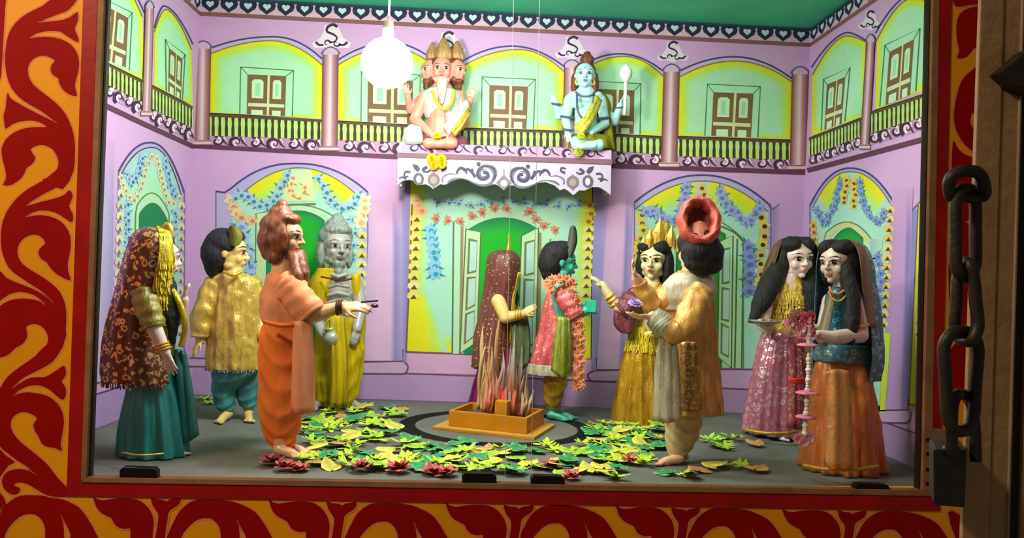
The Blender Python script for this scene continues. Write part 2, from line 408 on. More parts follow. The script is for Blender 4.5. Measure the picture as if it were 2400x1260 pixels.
def scrollband(M, x0, x1, t0, t1, b0, b1, n, k=6, sx=1.0):
    M.begin(k)
    M.poly([(x0, t0), (x1, t1), (x1, b1), (x0, b0)], C(190, 150, 190)); M.L()
    for i in range(n):
        t = (i + .5) / n; x = lerp(x0, x1, t); a = lerp(t0, t1, t); b = lerp(b0, b1, t); c = (a + b) / 2; r = (b - a) * .50; w = abs(x1 - x0) / n
        sg = 1 if i % 2 else -1; M.k = k + 1 + (i % 2) * 1.8
        M.curl(x, c, r, PI / 2 * sg + .4, 1.15 * sg, r * .7, C(66, 38, 76), 1, sx * sg * 1.15, 3)
        M.L(); M.curl(x + w * .06, c + sg, r * .62, PI / 2 * sg, 1.0 * sg, r * .46, C(236, 216, 234), 1, sx * sg, 1.5); M.L(-1)
        M.k += .6; M.stroke([(x + w * .28, a + 2), (x + w * .38, c + 2), (x + w * .62, b - 3)], r * .62, C(78, 48, 86), 2)
        M.L(); M.stroke([(x + w * .36, a + 3), (x + w * .5, c)], r * .42, C(230, 208, 228), 1); M.L(-1); M.k -= .6
    M.end('painted_scrollwork')
def ledge(M, pts, w0, w1, col=C(98, 58, 82), k=15, name='painted_ledge'):
    M.begin(k); M.stroke(pts, w0, col, w1); M.end(name)
def smotif(M, x, y, s, sx=1.0, k=4):
    M.begin(k)
    M.poly([(x + s * sx * a, y + s * b) for a, b in ((-.55, -.9), (.4, -1), (.62, -.55), (.9, .1), (1.5, .5), (1.3, .85), (.5, .8), (0, 1), (-.5, .8), (-1.3, .85), (-1.5, .5), (-.85, .1), (-.6, -.4))], C(228, 216, 234)); M.L()
    S = [(.45, -.75), (.1, -.92), (-.3, -.72), (-.32, -.38), (.1, -.2), (.4, .06), (.25, .36), (-.15, .42)]
    M.stroke([(x + s * sx * p.x, y + s * p.y) for p in cr([(a, b, 0) for a, b in S], 4)], s * .24, INK, s * .1)
    for d in (-1, 1):
        M.curl(x + d * sx * s * .35, y + s * .5, s * .28, 0, d * .9, s * .16, INK, 1, sx, 1)
        M.stroke([(x + d * sx * s * .6, y + s * .62), (x + d * sx * s * .95, y + s * .62), (x + d * sx * s * 1.2, y + s * .4)], s * .14, INK, s * .2)
    M.end('painted_motif')
def frieze(M, f, n, u0, u1, z0, z1):
    """row of hearts under the ceiling; f(s, z) gives the wall point"""
    M.begin(2)
    M.poly([pix(f(u0, z0)), pix(f(u1, z0)), pix(f(u1, z1)), pix(f(u0, z1))], C(214, 186, 212)); M.L()
    hz = z1 - z0; st = (u1 - u0) / n
    M.poly([pix(f(u0, z1 - hz * .16)), pix(f(u1, z1 - hz * .16)), pix(f(u1, z1)), pix(f(u0, z1))], C(30, 72, 84))
    M.poly([pix(f(u0, z0 + hz * .22)), pix(f(u1, z0 + hz * .22)), pix(f(u1, z0)), pix(f(u0, z0))], C(136, 92, 98)); M.L()
    for i in range(n):
        c = u0 + (i + .5) * st; zc = z1 - hz * .42
        out = [(0, -.36), (-.16, -.24), (-.40, -.08), (-.47, .12), (-.40, .34), (-.2, .30), (0, .34), (.2, .30), (.40, .34), (.47, .12), (.40, -.08), (.16, -.24)]
        M.poly([pix(f(c + a * st, zc + b * hz)) for a, b in out], NAVY)
        M.L(); hr = [(0, -.13), (-.20, .05), (-.21, .16), (-.11, .22), (0, .16), (.11, .22), (.21, .16), (.20, .05)]
        M.poly([pix(f(c + a * st, zc + b * hz)) for a, b in hr], C(200, 222, 232)); M.L(-1)
    M.end('painted_frieze')

# ------------------------------------------------------------------ back wall painting
MB_ = Mural(wall_back, (0, YB, 0), (0, -1, 0))
zf0 = onY(1893, 110, YB).z
frieze(MB_, lambda s, z: Vector((s, YB, z)), 33, XL, XR, zf0, ZC)
A1 = arch(493, 113, 640, 86, 755, 138, 2.1); R1 = arch(493, 126, 635, 95, 755, 152, 1.9)
upper_arch(MB_, A1, R1, 272, 280, 'a', (625, 210))
A2 = arch(793, 140, 915, 100, 1026, 150, 2.0); R2 = arch(793, 152, 915, 112, 1026, 162, 2.0)
upper_arch(MB_, A2, R2, 285, 298, 'a', (910, 230))
A3 = arch(1062, 158, 1200, 108, 1322, 156, 2.0); R3 = arch(1062, 170, 1215, 116, 1322, 168, 2.0)
upper_arch(MB_, A3, R3, 300, 308, 'a', (1195, 230))
A4 = arch(1358, 158, 1452, 126, 1556, 168, 2.0); R4 = arch(1358, 170, 1462, 132, 1556, 180, 2.0)
upper_arch(MB_, A4, R4, 312, 322, 'a', (1455, 240))
A5 = arch(1590, 168, 1720, 133, 1856, 184, 2.0); R5 = arch(1590, 182, 1722, 143, 1856, 192, 2.0)
upper_arch(MB_, A5, R5, 322, 330, 'a', (1722, 250))
window(MB_, [(564, 157), (688, 165), (685, 275), (562, 272)], [(580, 174), (671, 178), (668, 276), (578, 272)])
window(MB_, [(847, 168), (985, 176), (983, 290), (846, 286)], [(862, 184), (968, 189), (966, 292), (861, 288)])
window(MB_, [(1130, 180), (1255, 186), (1250, 304), (1128, 300)], [(1147, 199), (1238, 203), (1234, 302), (1146, 298)])
window(MB_, [(1386, 190), (1502, 196), (1500, 316), (1385, 312)], [(1400, 208), (1487, 212), (1485, 318), (1399, 314)])
window(MB_, [(1658, 197), (1782, 203), (1776, 322), (1652, 318)], [(1672, 216), (1766, 219), (1760, 322), (1667, 318)])
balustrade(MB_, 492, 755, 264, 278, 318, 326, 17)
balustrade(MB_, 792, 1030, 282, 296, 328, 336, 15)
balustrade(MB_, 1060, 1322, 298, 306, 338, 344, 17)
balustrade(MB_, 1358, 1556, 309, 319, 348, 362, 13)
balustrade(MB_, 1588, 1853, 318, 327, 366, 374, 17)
scrollband(MB_, 486, 752, 317, 326, 342, 355, 6)
scrollband(MB_, 794, 1000, 328, 336, 356, 365, 5)
scrollband(MB_, 1432, 1552, 358, 363, 388, 391, 3)
scrollband(MB_, 1586, 1850, 365, 373, 391, 397, 6)
ledge(MB_, [(440, 341), (900, 366), (1435, 388), (1893, 404)], 10, 11)
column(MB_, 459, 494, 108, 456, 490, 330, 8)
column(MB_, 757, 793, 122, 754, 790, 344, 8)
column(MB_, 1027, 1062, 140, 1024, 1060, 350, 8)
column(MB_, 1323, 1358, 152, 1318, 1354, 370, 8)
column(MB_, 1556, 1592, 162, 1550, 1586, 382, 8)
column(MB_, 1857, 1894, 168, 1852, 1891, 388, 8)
smotif(MB_, 777, 86, 31); smotif(MB_, 1050, 102, 29); smotif(MB_, 1342, 112, 28); smotif(MB_, 1577, 121, 25)

def garland(M, pts, r0, r1, n, col, core, leaf=None, sx=1.0, alt=None, k=8, name='painted_garland'):
    M.begin(k); P = cr([(a, b, 0) for a, b in pts], 12); tot = 0; acc = [0]
    for a, b in zip(P, P[1:]): tot += (b - a).length; acc.append(tot)
    for i in range(n):
        t = (i + .5) / n * tot; j = max(q for q in range(len(acc)) if acc[q] <= t); j = min(j, len(P) - 2)
        M.k = k + (i % 4) * 1.4
        f = (t - acc[j]) / max(1e-6, acc[j + 1] - acc[j]); p = P[j].lerp(P[j + 1], f)
        M.flower(p.x + rnd.uniform(-2, 2), p.y + rnd.uniform(-2, 2), lerp(r0, r1, i / max(1, n - 1)) * 1.3, (alt if alt and i % 2 else col), core, 5, sx, None, leaf)
    M.end(name)
def bellchain(M, pts, r, n, col=C(226, 212, 110), core=C(92, 74, 46), sx=1.0, k=8):
    """string of stacked cream blossoms with dark gaps"""
    M.begin(k); (x0, y0), (x1, y1) = pts; st = (y1 - y0) / n
    for i in range(n):
        x = lerp(x0, x1, (i + .5) / n); y = lerp(y0, y1, (i + .5) / n); w = r * sx; M.k = k + (i % 2) * .5
        M.poly([(x - w, y + st * .1), (x - w * .8, y - st * .3), (x, y - st * .42), (x + w * .8, y - st * .3), (x + w, y + st * .1), (x + w * .6, y + st * .34), (x - w * .6, y + st * .34)], mix(col, C(240, 236, 190), rnd.random() * .5))
        M.L(); M.poly([(x - w * .5, y + st * .32), (x + w * .55, y + st * .32), (x + w * .1, y - st * .12)], core); M.L(-1)
    M.end('painted_garland')
def leafdoor(M, q, k=6, panes=3, line=C(96, 108, 72)):
    M.begin(k); M.poly(q, C(186, 226, 178)); M.L(); M.stroke(list(q) + [q[0]], 3, line); M.L()
    B = lambda u, v: bil(q, u, v); cuts = [.07, .36, .39, .66, .69, .94]
    for i in range(3):
        a, b = cuts[2 * i], cuts[2 * i + 1]; Q = [B(.2, a), B(.8, a + .01), B(.8, b), B(.2, b + .01)]
        M.poly(Q, C(120, 122, 84)); M.L(); M.poly([bil(Q, .22, .07), bil(Q, .95, .05), bil(Q, .95, .93), bil(Q, .22, .95)], C(178, 222, 214)); M.L(-1)
    M.end('painted_door_leaf')
def lower_arch(M, top, rim, yb0, yb1, ctr, reveal, k=2):
    M.begin(k); body = [(rim[0][0], yb0)] + list(rim) + [(rim[-1][0], yb1)]
    M.poly([(top[0][0], yb0)] + list(top) + [(top[-1][0], yb1)], C(184, 172, 222)); M.L()
    b0 = len(M.cs); M.rings(body, ctr, [(1, YEL), (.9, YEL), (.8, LIME), (.66, AQUA), (.3, C(170, 226, 214))]); M.L()
    nb = len(body); xm = (rim[0][0] + rim[-1][0]) / 2; hw = (rim[-1][0] - rim[0][0]) / 2
    for r in range(3):
        for i, q in enumerate(body):
            u = abs(q[0] - xm) / hw
            if u > .86 or u < .12: M.cs[b0 + r * nb + i] = mix(C(170, 210, 224), MINT, .5)
    M.stroke(rim, 3, C(124, 116, 110)); M.stroke(top, 4.5, C(74, 68, 130))
    M.stroke([top[0], (top[0][0], yb0)], 3, C(120, 110, 150)); M.stroke([top[-1], (top[-1][0], yb1)], 3, C(120, 110, 150))
    M.end('painted_arch')
def doorway(M, outer, inner, name='painted_doorway', k=5, green=GREEN):
    """mint jamb with arched head (outer outline) round a green opening (inner outline)"""
    M.begin(k); M.poly(outer, C(182, 228, 190)); M.L(); M.stroke(outer, 3, C(96, 132, 84)); M.L()
    cx = sum(p[0] for p in inner) / len(inner); cy = sum(p[1] for p in inner) / len(inner)
    M.rings(inner, (cx, cy), [(1, DGREEN), (.8, mix(green, DGREEN, .4)), (.5, green), (.2, green)]); M.L(); M.stroke(inner, 2.5, C(70, 110, 70))
    M.end(name)

# left archway of the back wall
T = arch(530, 452, 692, 383, 862, 450, 2.3); T = [(506, 448), (526, 451)] + T[1:]
Rr = arch(545, 476, 700, 393, 850, 470, 2.0)
lower_arch(MB_, T, Rr, 862, 868, (700, 560), 1)
doorway(MB_, [(596, 866), (600, 500)] + arch(620, 497, 700, 480, 800, 520, 2, 8) + [(812, 560), (812, 868)], [(622, 866), (626, 512)] + arch(640, 506, 700, 494, 760, 516, 2, 6) + [(758, 866)], k=6)
MB_.begin(9)
MB_.poly([(604, 502), (616, 498), (616, 866), (602, 866)], C(206, 224, 160)); MB_.poly([(672, 400), (728, 398), (742, 470), (660, 472)], C(206, 228, 176)); MB_.stroke([(662, 480), (740, 478)], 5, C(112, 128, 84)); MB_.end('painted_keystone')
garland(MB_, [(545, 470), (575, 455), (605, 480), (640, 470), (662, 430), (676, 402)], 11, 10, 11, BLUE, TEAL, TEAL)
garland(MB_, [(742, 412), (760, 440), (775, 470), (800, 488), (830, 478), (838, 450)], 10, 11, 9, BLUE, TEAL, C(30, 150, 120))
garland(MB_, [(536, 462), (556, 500), (578, 520), (598, 512)], 14, 12, 6, C(236, 204, 170), C(190, 140, 120), None, 1, PEACH)
garland(MB_, [(690, 408), (684, 430), (680, 455), (706, 460), (716, 428)], 9, 9, 7, C(236, 214, 150), ROSE, C(140, 160, 96))
garland(MB_, [(564, 520), (572, 560), (584, 610), (590, 680)], 15, 14, 7, BLUE, C(120, 150, 214), TEAL)
garland(MB_, [(856, 462), (850, 500), (846, 530)], 15, 15, 4, C(240, 214, 176), C(214, 170, 130))
bellchain(MB_, [(848, 540), (846, 720)], 13, 8)
garland(MB_, [(826, 500), (830, 560), (826, 620)], 9, 9, 4, BLUE, TEAL, TEAL)


# middle doorway under the canopy
MB_.begin(2)
MB_.strip(934, 964, 372, 944, 952, 866, [(0, C(172, 160, 214)), (.5, C(150, 146, 206)), (1, C(140, 130, 190))], .1)
MB_.strip(1388, 1428, 372, 1384, 1422, 880, [(0, C(150, 146, 206)), (.6, C(160, 150, 210)), (1, C(196, 164, 214))], .1); MB_.end('painted_jamb')
MB_.begin(2)
MB_.rings([(964, 380), (1390, 395), (1386, 840), (952, 824)], (1175, 600), [(1, YEL), (.965, YEL), (.88, LIME), (.78, AQUA), (.3, MINT)]); MB_.L()
MB_.strip(956, 1004, 690, 952, 1050, 825, [(0, YEL), (.5, YEL), (.8, LIME), (1, AQUA)]); MB_.L()
MB_.stroke([(966, 470), (960, 640), (952, 824)], 4, C(120, 84, 96)); MB_.stroke([(952, 824), (1110, 830), (1386, 842)], 4, C(120, 84, 110))
MB_.end('painted_alcove')
MB_.begin(5)
MB_.poly([(1062, 828), (1066, 500)] + arch(1070, 516, 1180, 488, 1310, 524, 2, 8) + [(1302, 836)], C(178, 228, 190)); MB_.L()
MB_.stroke([(1060, 828), (1063, 520)], 4, C(92, 116, 92)); MB_.stroke([(1290, 560), (1287, 836)], 4, C(92, 116, 92)); MB_.stroke([(1079, 828), (1083, 530)], 7, C(160, 132, 104)); MB_.stroke([(1266, 545), (1262, 836)], 7, C(150, 132, 92)); MB_.L()
inn = [(1086, 830), (1092, 548)] + arch(1100, 535, 1180, 509, 1264, 538, 2, 8) + [(1258, 834)]
MB_.rings(inn, (1165, 620), [(1, DGREEN), (.86, mix(GREEN, DGREEN, .5)), (.66, GREEN), (.3, GREEN)]); MB_.end('painted_doorway')
leafdoor(MB_, [(1092, 536), (1127, 544), (1118, 800), (1078, 828)], 9); leafdoor(MB_, [(1222, 552), (1262, 534), (1256, 834), (1214, 810)], 9)
garland(MB_, [(1010, 505), (1040, 514), (1080, 516), (1125, 498), (1150, 490), (1200, 484)], 9, 9, 7, ROSE, C(150, 104, 80), C(130, 160, 96))
garland(MB_, [(1230, 484), (1252, 508), (1275, 530), (1315, 540)], 10, 9, 4, ROSE, C(150, 104, 80), C(130, 160, 96))
garland(MB_, [(1012, 470), (1100, 478), (1200, 470), (1300, 480), (1370, 478)], 8, 8, 14, BLUE, TEAL, TEAL)
garland(MB_, [(976, 462), (980, 480), (990, 496)], 12, 12, 3, PEACH, ROSE)
bellchain(MB_, [(977, 500), (968, 704)], 15, 9); bellchain(MB_, [(1380, 525), (1372, 700)], 14, 8)
garland(MB_, [(1010, 530), (1014, 570), (1018, 610), (1020, 648)], 13, 14, 7, C(140, 196, 232), C(40, 160, 186), C(30, 150, 176))
garland(MB_, [(1376, 470), (1384, 500), (1374, 525)], 12, 12, 3, C(216, 200, 60), C(160, 120, 40))

# right archway of the back wall
T = arch(1487, 474, 1645, 410, 1806, 482, 2.1); Rr = arch(1489, 490, 1645, 424, 1800, 496, 2.0)
MB_.begin(1); MB_.strip(1802, 1827, 484, 1796, 1818, 864, [(0, C(140, 128, 196)), (1, C(196, 160, 216))]); MB_.L(); MB_.stroke([(1802, 484), (1812, 490), (1827, 478)], 3, C(110, 96, 150)); MB_.end('painted_jamb')
lower_arch(MB_, T, Rr, 852, 864, (1640, 590), 1)
doorway(MB_, [(1560, 860), (1566, 545)] + arch(1570, 540, 1640, 508, 1742, 560, 2, 8) + [(1742, 862)], [(1580, 860), (1586, 560)] + arch(1590, 555, 1640, 530, 1700, 548, 2, 6) + [(1690, 862)], k=6, green=C(40, 170, 20))
leafdoor(MB_, [(1686, 566), (1718, 552), (1714, 862), (1682, 836)], 10)
MB_.begin(9); MB_.stroke([(1728, 560), (1722, 862)], 4, C(84, 120, 70)); MB_.stroke([(1742, 568), (1738, 862)], 3, C(84, 120, 70)); MB_.stroke(cr([(1690, 530, 0), (1722, 545, 0), (1742, 566, 0)], 5), 4, C(84, 120, 70)); MB_.end('painted_jamb_line')
garland(MB_, [(1506, 494), (1536, 496), (1560, 516), (1590, 510), (1600, 470), (1612, 430)], 12, 11, 12, C(160, 172, 226), C(110, 130, 200), TEAL)
garland(MB_, [(1688, 440), (1700, 475), (1725, 500), (1748, 520), (1772, 500), (1782, 480)], 12, 11, 10, C(160, 172, 226), C(110, 130, 200), TEAL)
garland(MB_, [(1500, 492), (1506, 530), (1498, 570), (1494, 620)], 12, 10, 7, C(226, 206, 70), C(96, 110, 60), None, 1, C(232, 190, 110))
garland(MB_, [(1640, 432), (1648, 450), (1668, 480), (1690, 520)], 11, 10, 6, C(232, 200, 120), C(120, 70, 50))
garland(MB_, [(1780, 496), (1790, 540), (1784, 600), (1778, 690), (1770, 740)], 13, 11, 11, C(226, 180, 100), C(80, 50, 40), None, 1, C(224, 206, 90))
garland(MB_, [(1752, 570), (1758, 620), (1756, 670), (1754, 690)], 15, 15, 6, C(140, 150, 214), C(90, 110, 180), TEAL)

# pilasters, dado and plinth lines
def pilaster(M, xa, xb, y0, xc, xd, y1, bx0, bx1, by0, by1, k=6, hi=C(224, 184, 226), lo=C(146, 138, 202)):
    M.begin(k); M.strip(xa, xb, y0, xc, xd, y1, [(0, mix(hi, lo, .25)), (.3, hi), (.68, hi), (.8, lo), (1, mix(hi, lo, .6))], .22); M.L(2)
    M.stroke([(xc, y1 - 30), (xc, y1 - 2), (xd, y1 - 2), (xd, y1 - 30)], 3, C(112, 84, 124))
    rb = cr([(xc - 4, by0, 0), (bx0, (by0 + by1) / 2 - 4, 0), (bx0 + 4, by1 - 4, 0), (bx0 + 14, by1, 0)], 4)
    ls = [(p.x, p.y) for p in rb]; re = [(p.x, p.y) for p in cr([(bx1 - 14, by1 + 1, 0), (bx1 - 4, by1 - 3, 0), (bx1, (by0 + by1) / 2 - 3, 0), (xd + 4, by0, 0)], 4)]
    M.poly(ls + re, C(206, 170, 212)); M.L(); M.stroke(ls + re, 4, C(104, 78, 112)); M.stroke([(xc - 2, by0), (xd + 2, by0 - 2)], 3.5, C(104, 78, 112)); M.end('painted_pilaster')
pilaster(MB_, 868, 942, 470, 850, 944, 848, 836, 956, 848, 875)
pilaster(MB_, 1428, 1484, 440, 1398, 1470, 868, 1378, 1486, 868, 893)
MB_.begin(5)
MB_.poly([(455, 858), (840, 870), (840, 936), (437, 924)], C(190, 154, 208)); MB_.poly([(956, 828), (1386, 842), (1386, 880), (956, 874)], C(212, 168, 214)); MB_.poly([(840, 872), (1400, 890), (1893, 920), (1893, 976), (840, 935)], C(184, 150, 202)); MB_.L()
MB_.stroke([(440, 858), (840, 871), (1100, 880), (1400, 893), (1893, 920)], 4, C(110, 82, 122)); MB_.stroke([(836, 935), (1100, 943), (1893, 977)], 3, C(130, 98, 140)); MB_.stroke([(1484, 862), (1830, 866), (1893, 872)], 3, C(110, 82, 122)); MB_.stroke([(444, 838), (600, 843)], 3, C(110, 82, 122)); MB_.end('painted_plinth')

# ------------------------------------------------------------------ left wall painting
ML = Mural(wall_left, (XL, 0, 0), (1, 0, 0))
frieze(ML, lambda s, z: Vector((XL, s, z)), 15, YB, 2.65, zf0, ZC)
upper_arch(ML, arch(362, 66, 384, 14, 452, 104, 1.7), arch(362, 76, 388, 22, 449, 116, 1.7), 205, 250, 'a', (404, 150))
upper_arch(ML, arch(215, -10, 262, -70, 338, 30, 1.8), arch(215, 4, 262, -58, 334, 40, 1.8), 140, 190, 'a', (275, 90))
window(ML, [(388, 92), (434, 128), (427, 240), (390, 215)], [(396, 112), (428, 138), (424, 236), (394, 214)])
window(ML, [(226, -12), (310, 30), (303, 165), (215, 130)], [(234, 6), (301, 42), (295, 158), (218, 128)])
balustrade(ML, 352, 452, 196, 248, 252, 300, 13); balustrade(ML, 200, 336, 120, 188, 172, 240, 14)
scrollband(ML, 350, 452, 254, 302, 284, 332, 6, sx=.6); scrollband(ML, 200, 334, 176, 240, 200, 270, 6, sx=.7)
ledge(ML, [(195, 222), (340, 291), (456, 344)], 12, 10)
column(ML, 342, 360, 14, 334, 354, 262, 8, COLM)
T = arch(278, 402, 352, 334, 432, 452, 2.2); Rr = arch(282, 412, 356, 345, 425, 456, 2.2)
lower_arch(ML, T, Rr, 905, 850, (350, 560), 1)
ML.begin(4); ML.rings([(278, 880)] + Rr + [(424, 850)], (350, 560), [(1, C(164, 196, 216)), (.8, AQUA), (.5, MINT), (.2, MINT)]); ML.end('painted_ground')
doorway(ML, [(310, 880), (318, 500)] + arch(322, 480, 356, 452, 396, 500, 2, 6) + [(402, 860)], [(326, 870), (327, 510)] + arch(328, 500, 358, 476, 392, 516, 2, 6) + [(392, 860)], k=6, green=C(20, 130, 80))
garland(ML, [(296, 402), (310, 425), (326, 400), (334, 362)], 11, 9, 8, BLUE, C(60, 110, 160), TEAL, .7)
garland(ML, [(386, 370), (396, 420), (410, 455), (418, 460)], 10, 9, 7, BLUE, C(60, 110, 160), TEAL, .6)
garland(ML, [(284, 408), (292, 440), (312, 470), (330, 440), (342, 395), (356, 360)], 9, 8, 12, C(226, 214, 176), C(160, 140, 110), None, .7)
garland(ML, [(364, 362), (376, 400), (382, 440), (400, 478), (424, 460)], 9, 8, 10, C(226, 214, 176), C(160, 140, 110), None, .7)
bellchain(ML, [(284, 440), (270, 840)], 9, 15, C(196, 200, 196), C(130, 110, 110)); bellchain(ML, [(426, 470), (420, 840)], 8, 15, C(210, 196, 170), C(110, 96, 100))
garland(ML, [(298, 470), (302, 540), (296, 620)], 10, 9, 8, BLUE, C(60, 110, 160), TEAL, .7)
garland(ML, [(410, 490), (408, 560), (410, 640)], 9, 9, 8, BLUE, C(60, 110, 160), TEAL, .7)
ML.begin(3)
ML.poly([(180, 938), (440, 856), (437, 924), (180, 1022)], C(176, 146, 204)); ML.L(); ML.stroke([(180, 938), (440, 856)], 4, C(92, 66, 110)); ML.stroke([(180, 912), (440, 834)], 4, C(92, 66, 110)); ML.stroke([(180, 1022), (437, 925)], 3, C(120, 90, 130)); ML.end('painted_plinth')
ML.begin(3); ML.strip(434, 447, 400, 424, 436, 850, [(0, C(190, 150, 214)), (1, C(216, 170, 216))], .2); ML.strip(242, 268, 330, 214, 262, 900, [(0, C(196, 180, 224)), (.6, C(176, 166, 220)), (1, C(160, 148, 210))], .3); ML.end('painted_pilaster')

# ------------------------------------------------------------------ right wall painting
MR = Mural(wall_right, (XR, 0, 0), (-1, 0, 0))
frieze(MR, lambda s, z: Vector((XR, s, z)), 15, YB, 2.65, zf0, ZC)
upper_arch(MR, arch(1902, 158, 1986, 76, 2030, 96, 1.6), arch(1904, 176, 1984, 84, 2028, 98, 1.7), 320, 278, 'a', (1968, 190))
upper_arch(MR, arch(2052, 78, 2136, -12, 2220, 10, 1.7), arch(2056, 92, 2136, -4, 2216, 18, 1.7), 256, 190, 'a', (2124, 110))
window(MR, [(1930, 186), (1992, 158), (1980, 284), (1925, 306)], [(1938, 198), (1981, 180), (1972, 290), (1932, 304)])
window(MR, [(2074, 106), (2156, 66), (2146, 214), (2062, 250)], [(2084, 122), (2142, 92), (2133, 222), (2075, 246)])
balustrade(MR, 1896, 2020, 322, 274, 366, 318, 16); balustrade(MR, 2042, 2180, 260, 214, 312, 268, 13)
scrollband(MR, 1894, 2016, 366, 320, 390, 346, 7, sx=.7); scrollband(MR, 2034, 2190, 312, 262, 342, 296, 6, sx=.8)
ledge(MR, [(1892, 399), (2020, 365), (2200, 316)], 11, 12)
column(MR, 2031, 2050, 92, 2016, 2036, 340, 8)
smotif(MR, 2040, 48, 24, .8)
T = arch(1898, 482, 1992, 394, 2092, 470, 2.2); Rr = arch(1904, 488, 1992, 402, 2086, 476, 2.2)
lower_arch(MR, T, Rr, 940, 985, (1992, 600), 1)
doorway(MR, [(1926, 900), (1932, 560)] + arch(1936, 545, 1985, 520, 2042, 560, 2, 6) + [(2036, 930)], [(1948, 900), (1952, 570)] + arch(1954, 560, 1990, 534, 2022, 556, 2, 6) + [(2016, 930)], k=6)
MR.begin(8); MR.strip(2040, 2068, 560, 2036, 2062, 950, [(0, C(150, 190, 214)), (1, MINT)]); MR.L(); MR.strip(2068, 2088, 780, 2062, 2074, 968, [(0, YEL), (1, LIME)]); MR.L(); MR.stroke(cr([(1936, 562, 0), (1960, 535, 0), (1995, 528, 0), (2040, 566, 0)], 5), 10, C(206, 214, 150)); MR.end('painted_ground')
garland(MR, [(1912, 486), (1930, 520), (1944, 505), (1958, 470), (1968, 420)], 10, 10, 11, C(140, 165, 214), C(80, 120, 180), TEAL, .7)
garland(MR, [(2014, 420), (2022, 470), (2040, 505), (2062, 520), (2074, 490)], 10, 10, 11, C(140, 165, 214), C(80, 120, 180), TEAL, .7)
garland(MR, [(1984, 416), (1980, 450), (1976, 480)], 10, 9, 5, C(232, 204, 90), C(120, 80, 40), None, .9)
garland(MR, [(2000, 420), (2002, 450), (1998, 490)], 10, 9, 5, C(232, 204, 90), C(120, 80, 40), None, .9)
garland(MR, [(2058, 590), (2062, 660), (2058, 740), (2054, 800)], 11, 11, 11, C(130, 150, 214), C(80, 110, 180), TEAL, .8)
garland(MR, [(1904, 520), (1910, 560), (1908, 600)], 10, 9, 5, C(232, 184, 90), C(140, 90, 50), None, .8)
bellchain(MR, [(2086, 480), (2070, 770)], 12, 13, C(226, 190, 80), C(90, 60, 30)); bellchain(MR, [(2166, 460), (2150, 790)], 9, 12, C(224, 196, 60), C(70, 50, 30))
pilaster(MR, 2092, 2140, 440, 2064, 2128, 962, 2058, 2134, 962, 990, 6, C(196, 156, 214), C(140, 126, 196))
MR.begin(5); MR.strip(2140, 2150, 490, 2118, 2130, 952, [(0, C(130, 136, 200)), (1, C(150, 140, 200))]); MR.strip(2152, 2196, 470, 2132, 2190, 946, [(0, YEL), (.4, LIME), (1, MINT)]); MR.L(); MR.stroke([(2138, 492), (2158, 470), (2190, 440)], 3, C(100, 96, 146)); MR.stroke([(2152, 480), (2130, 950)], 3, C(110, 96, 110)); MR.stroke([(2128, 946), (2180, 956)], 3, C(104, 78, 112)); MR.end('painted_jamb')
MR.begin(3); MR.poly([(1885, 922), (2200, 1032), (2200, 1150), (1885, 977)], C(178, 140, 186)); MR.poly([(1885, 870), (2200, 960), (2200, 1032), (1885, 922)], C(200, 150, 190)); MR.L(); MR.stroke([(1885, 922), (2200, 1034)], 4, C(104, 78, 112)); MR.end('painted_plinth')
# ------------------------------------------------------------------ painted wall in front, with the window opening
wf = empty('wall_front', onW(1150, 1260), kind='structure')
def slabW(name, quad, mat, d0=0.0, th=0.06, parent=None, bevel=0.0):
    return hexa(name, [onW(x, y, d0) for x, y in quad], NF * th, mat, parent, bevel)
slabW('plaster', [(-500, -300), (200, -300), (176, 1150), (-500, 1150)], M_orange, parent=wf)
slabW('plaster', [(-500, 1150), (2700, 1150), (2700, 1700), (-500, 1700)], M_orange, parent=wf)
slabW('plaster', [(2214, -300), (2700, -300), (2700, 1150), (2196, 1150)], M_orange, parent=wf)
slabW('plaster', [(200, -300), (2214, -300), (2214, -110), (200, -110)], M_orange, parent=wf)
# red border boards round the window
slabW('border_strip', [(198, -110), (233, -110), (190, 1128), (155, 1163)], M_red, -0.004, 0.03, wf, 0.002)
slabW('border_strip', [(190, 1128), (2182, 1160), (2204, 1198), (155, 1163)], M_red, -0.004, 0.03, wf, 0.002)
slabW('border_strip', [(2203, -110), (2234, -110), (2208, 1006), (2186, 1006)], M_red, -0.004, 0.03, wf, 0.002)
slabW('border_strip', [(2186, 1062), (2206, 1062), (2204, 1198), (2182, 1160)], M_red, -0.004, 0.03, wf, 0.002)
slabW('hasp_plate', [(2180, 1004), (2212, 1004), (2212, 1062), (2180, 1062)], plain('hasp_steel', C(150, 128, 112), 0.35, 0.6), -0.006, 0.008, wf, 0.002)

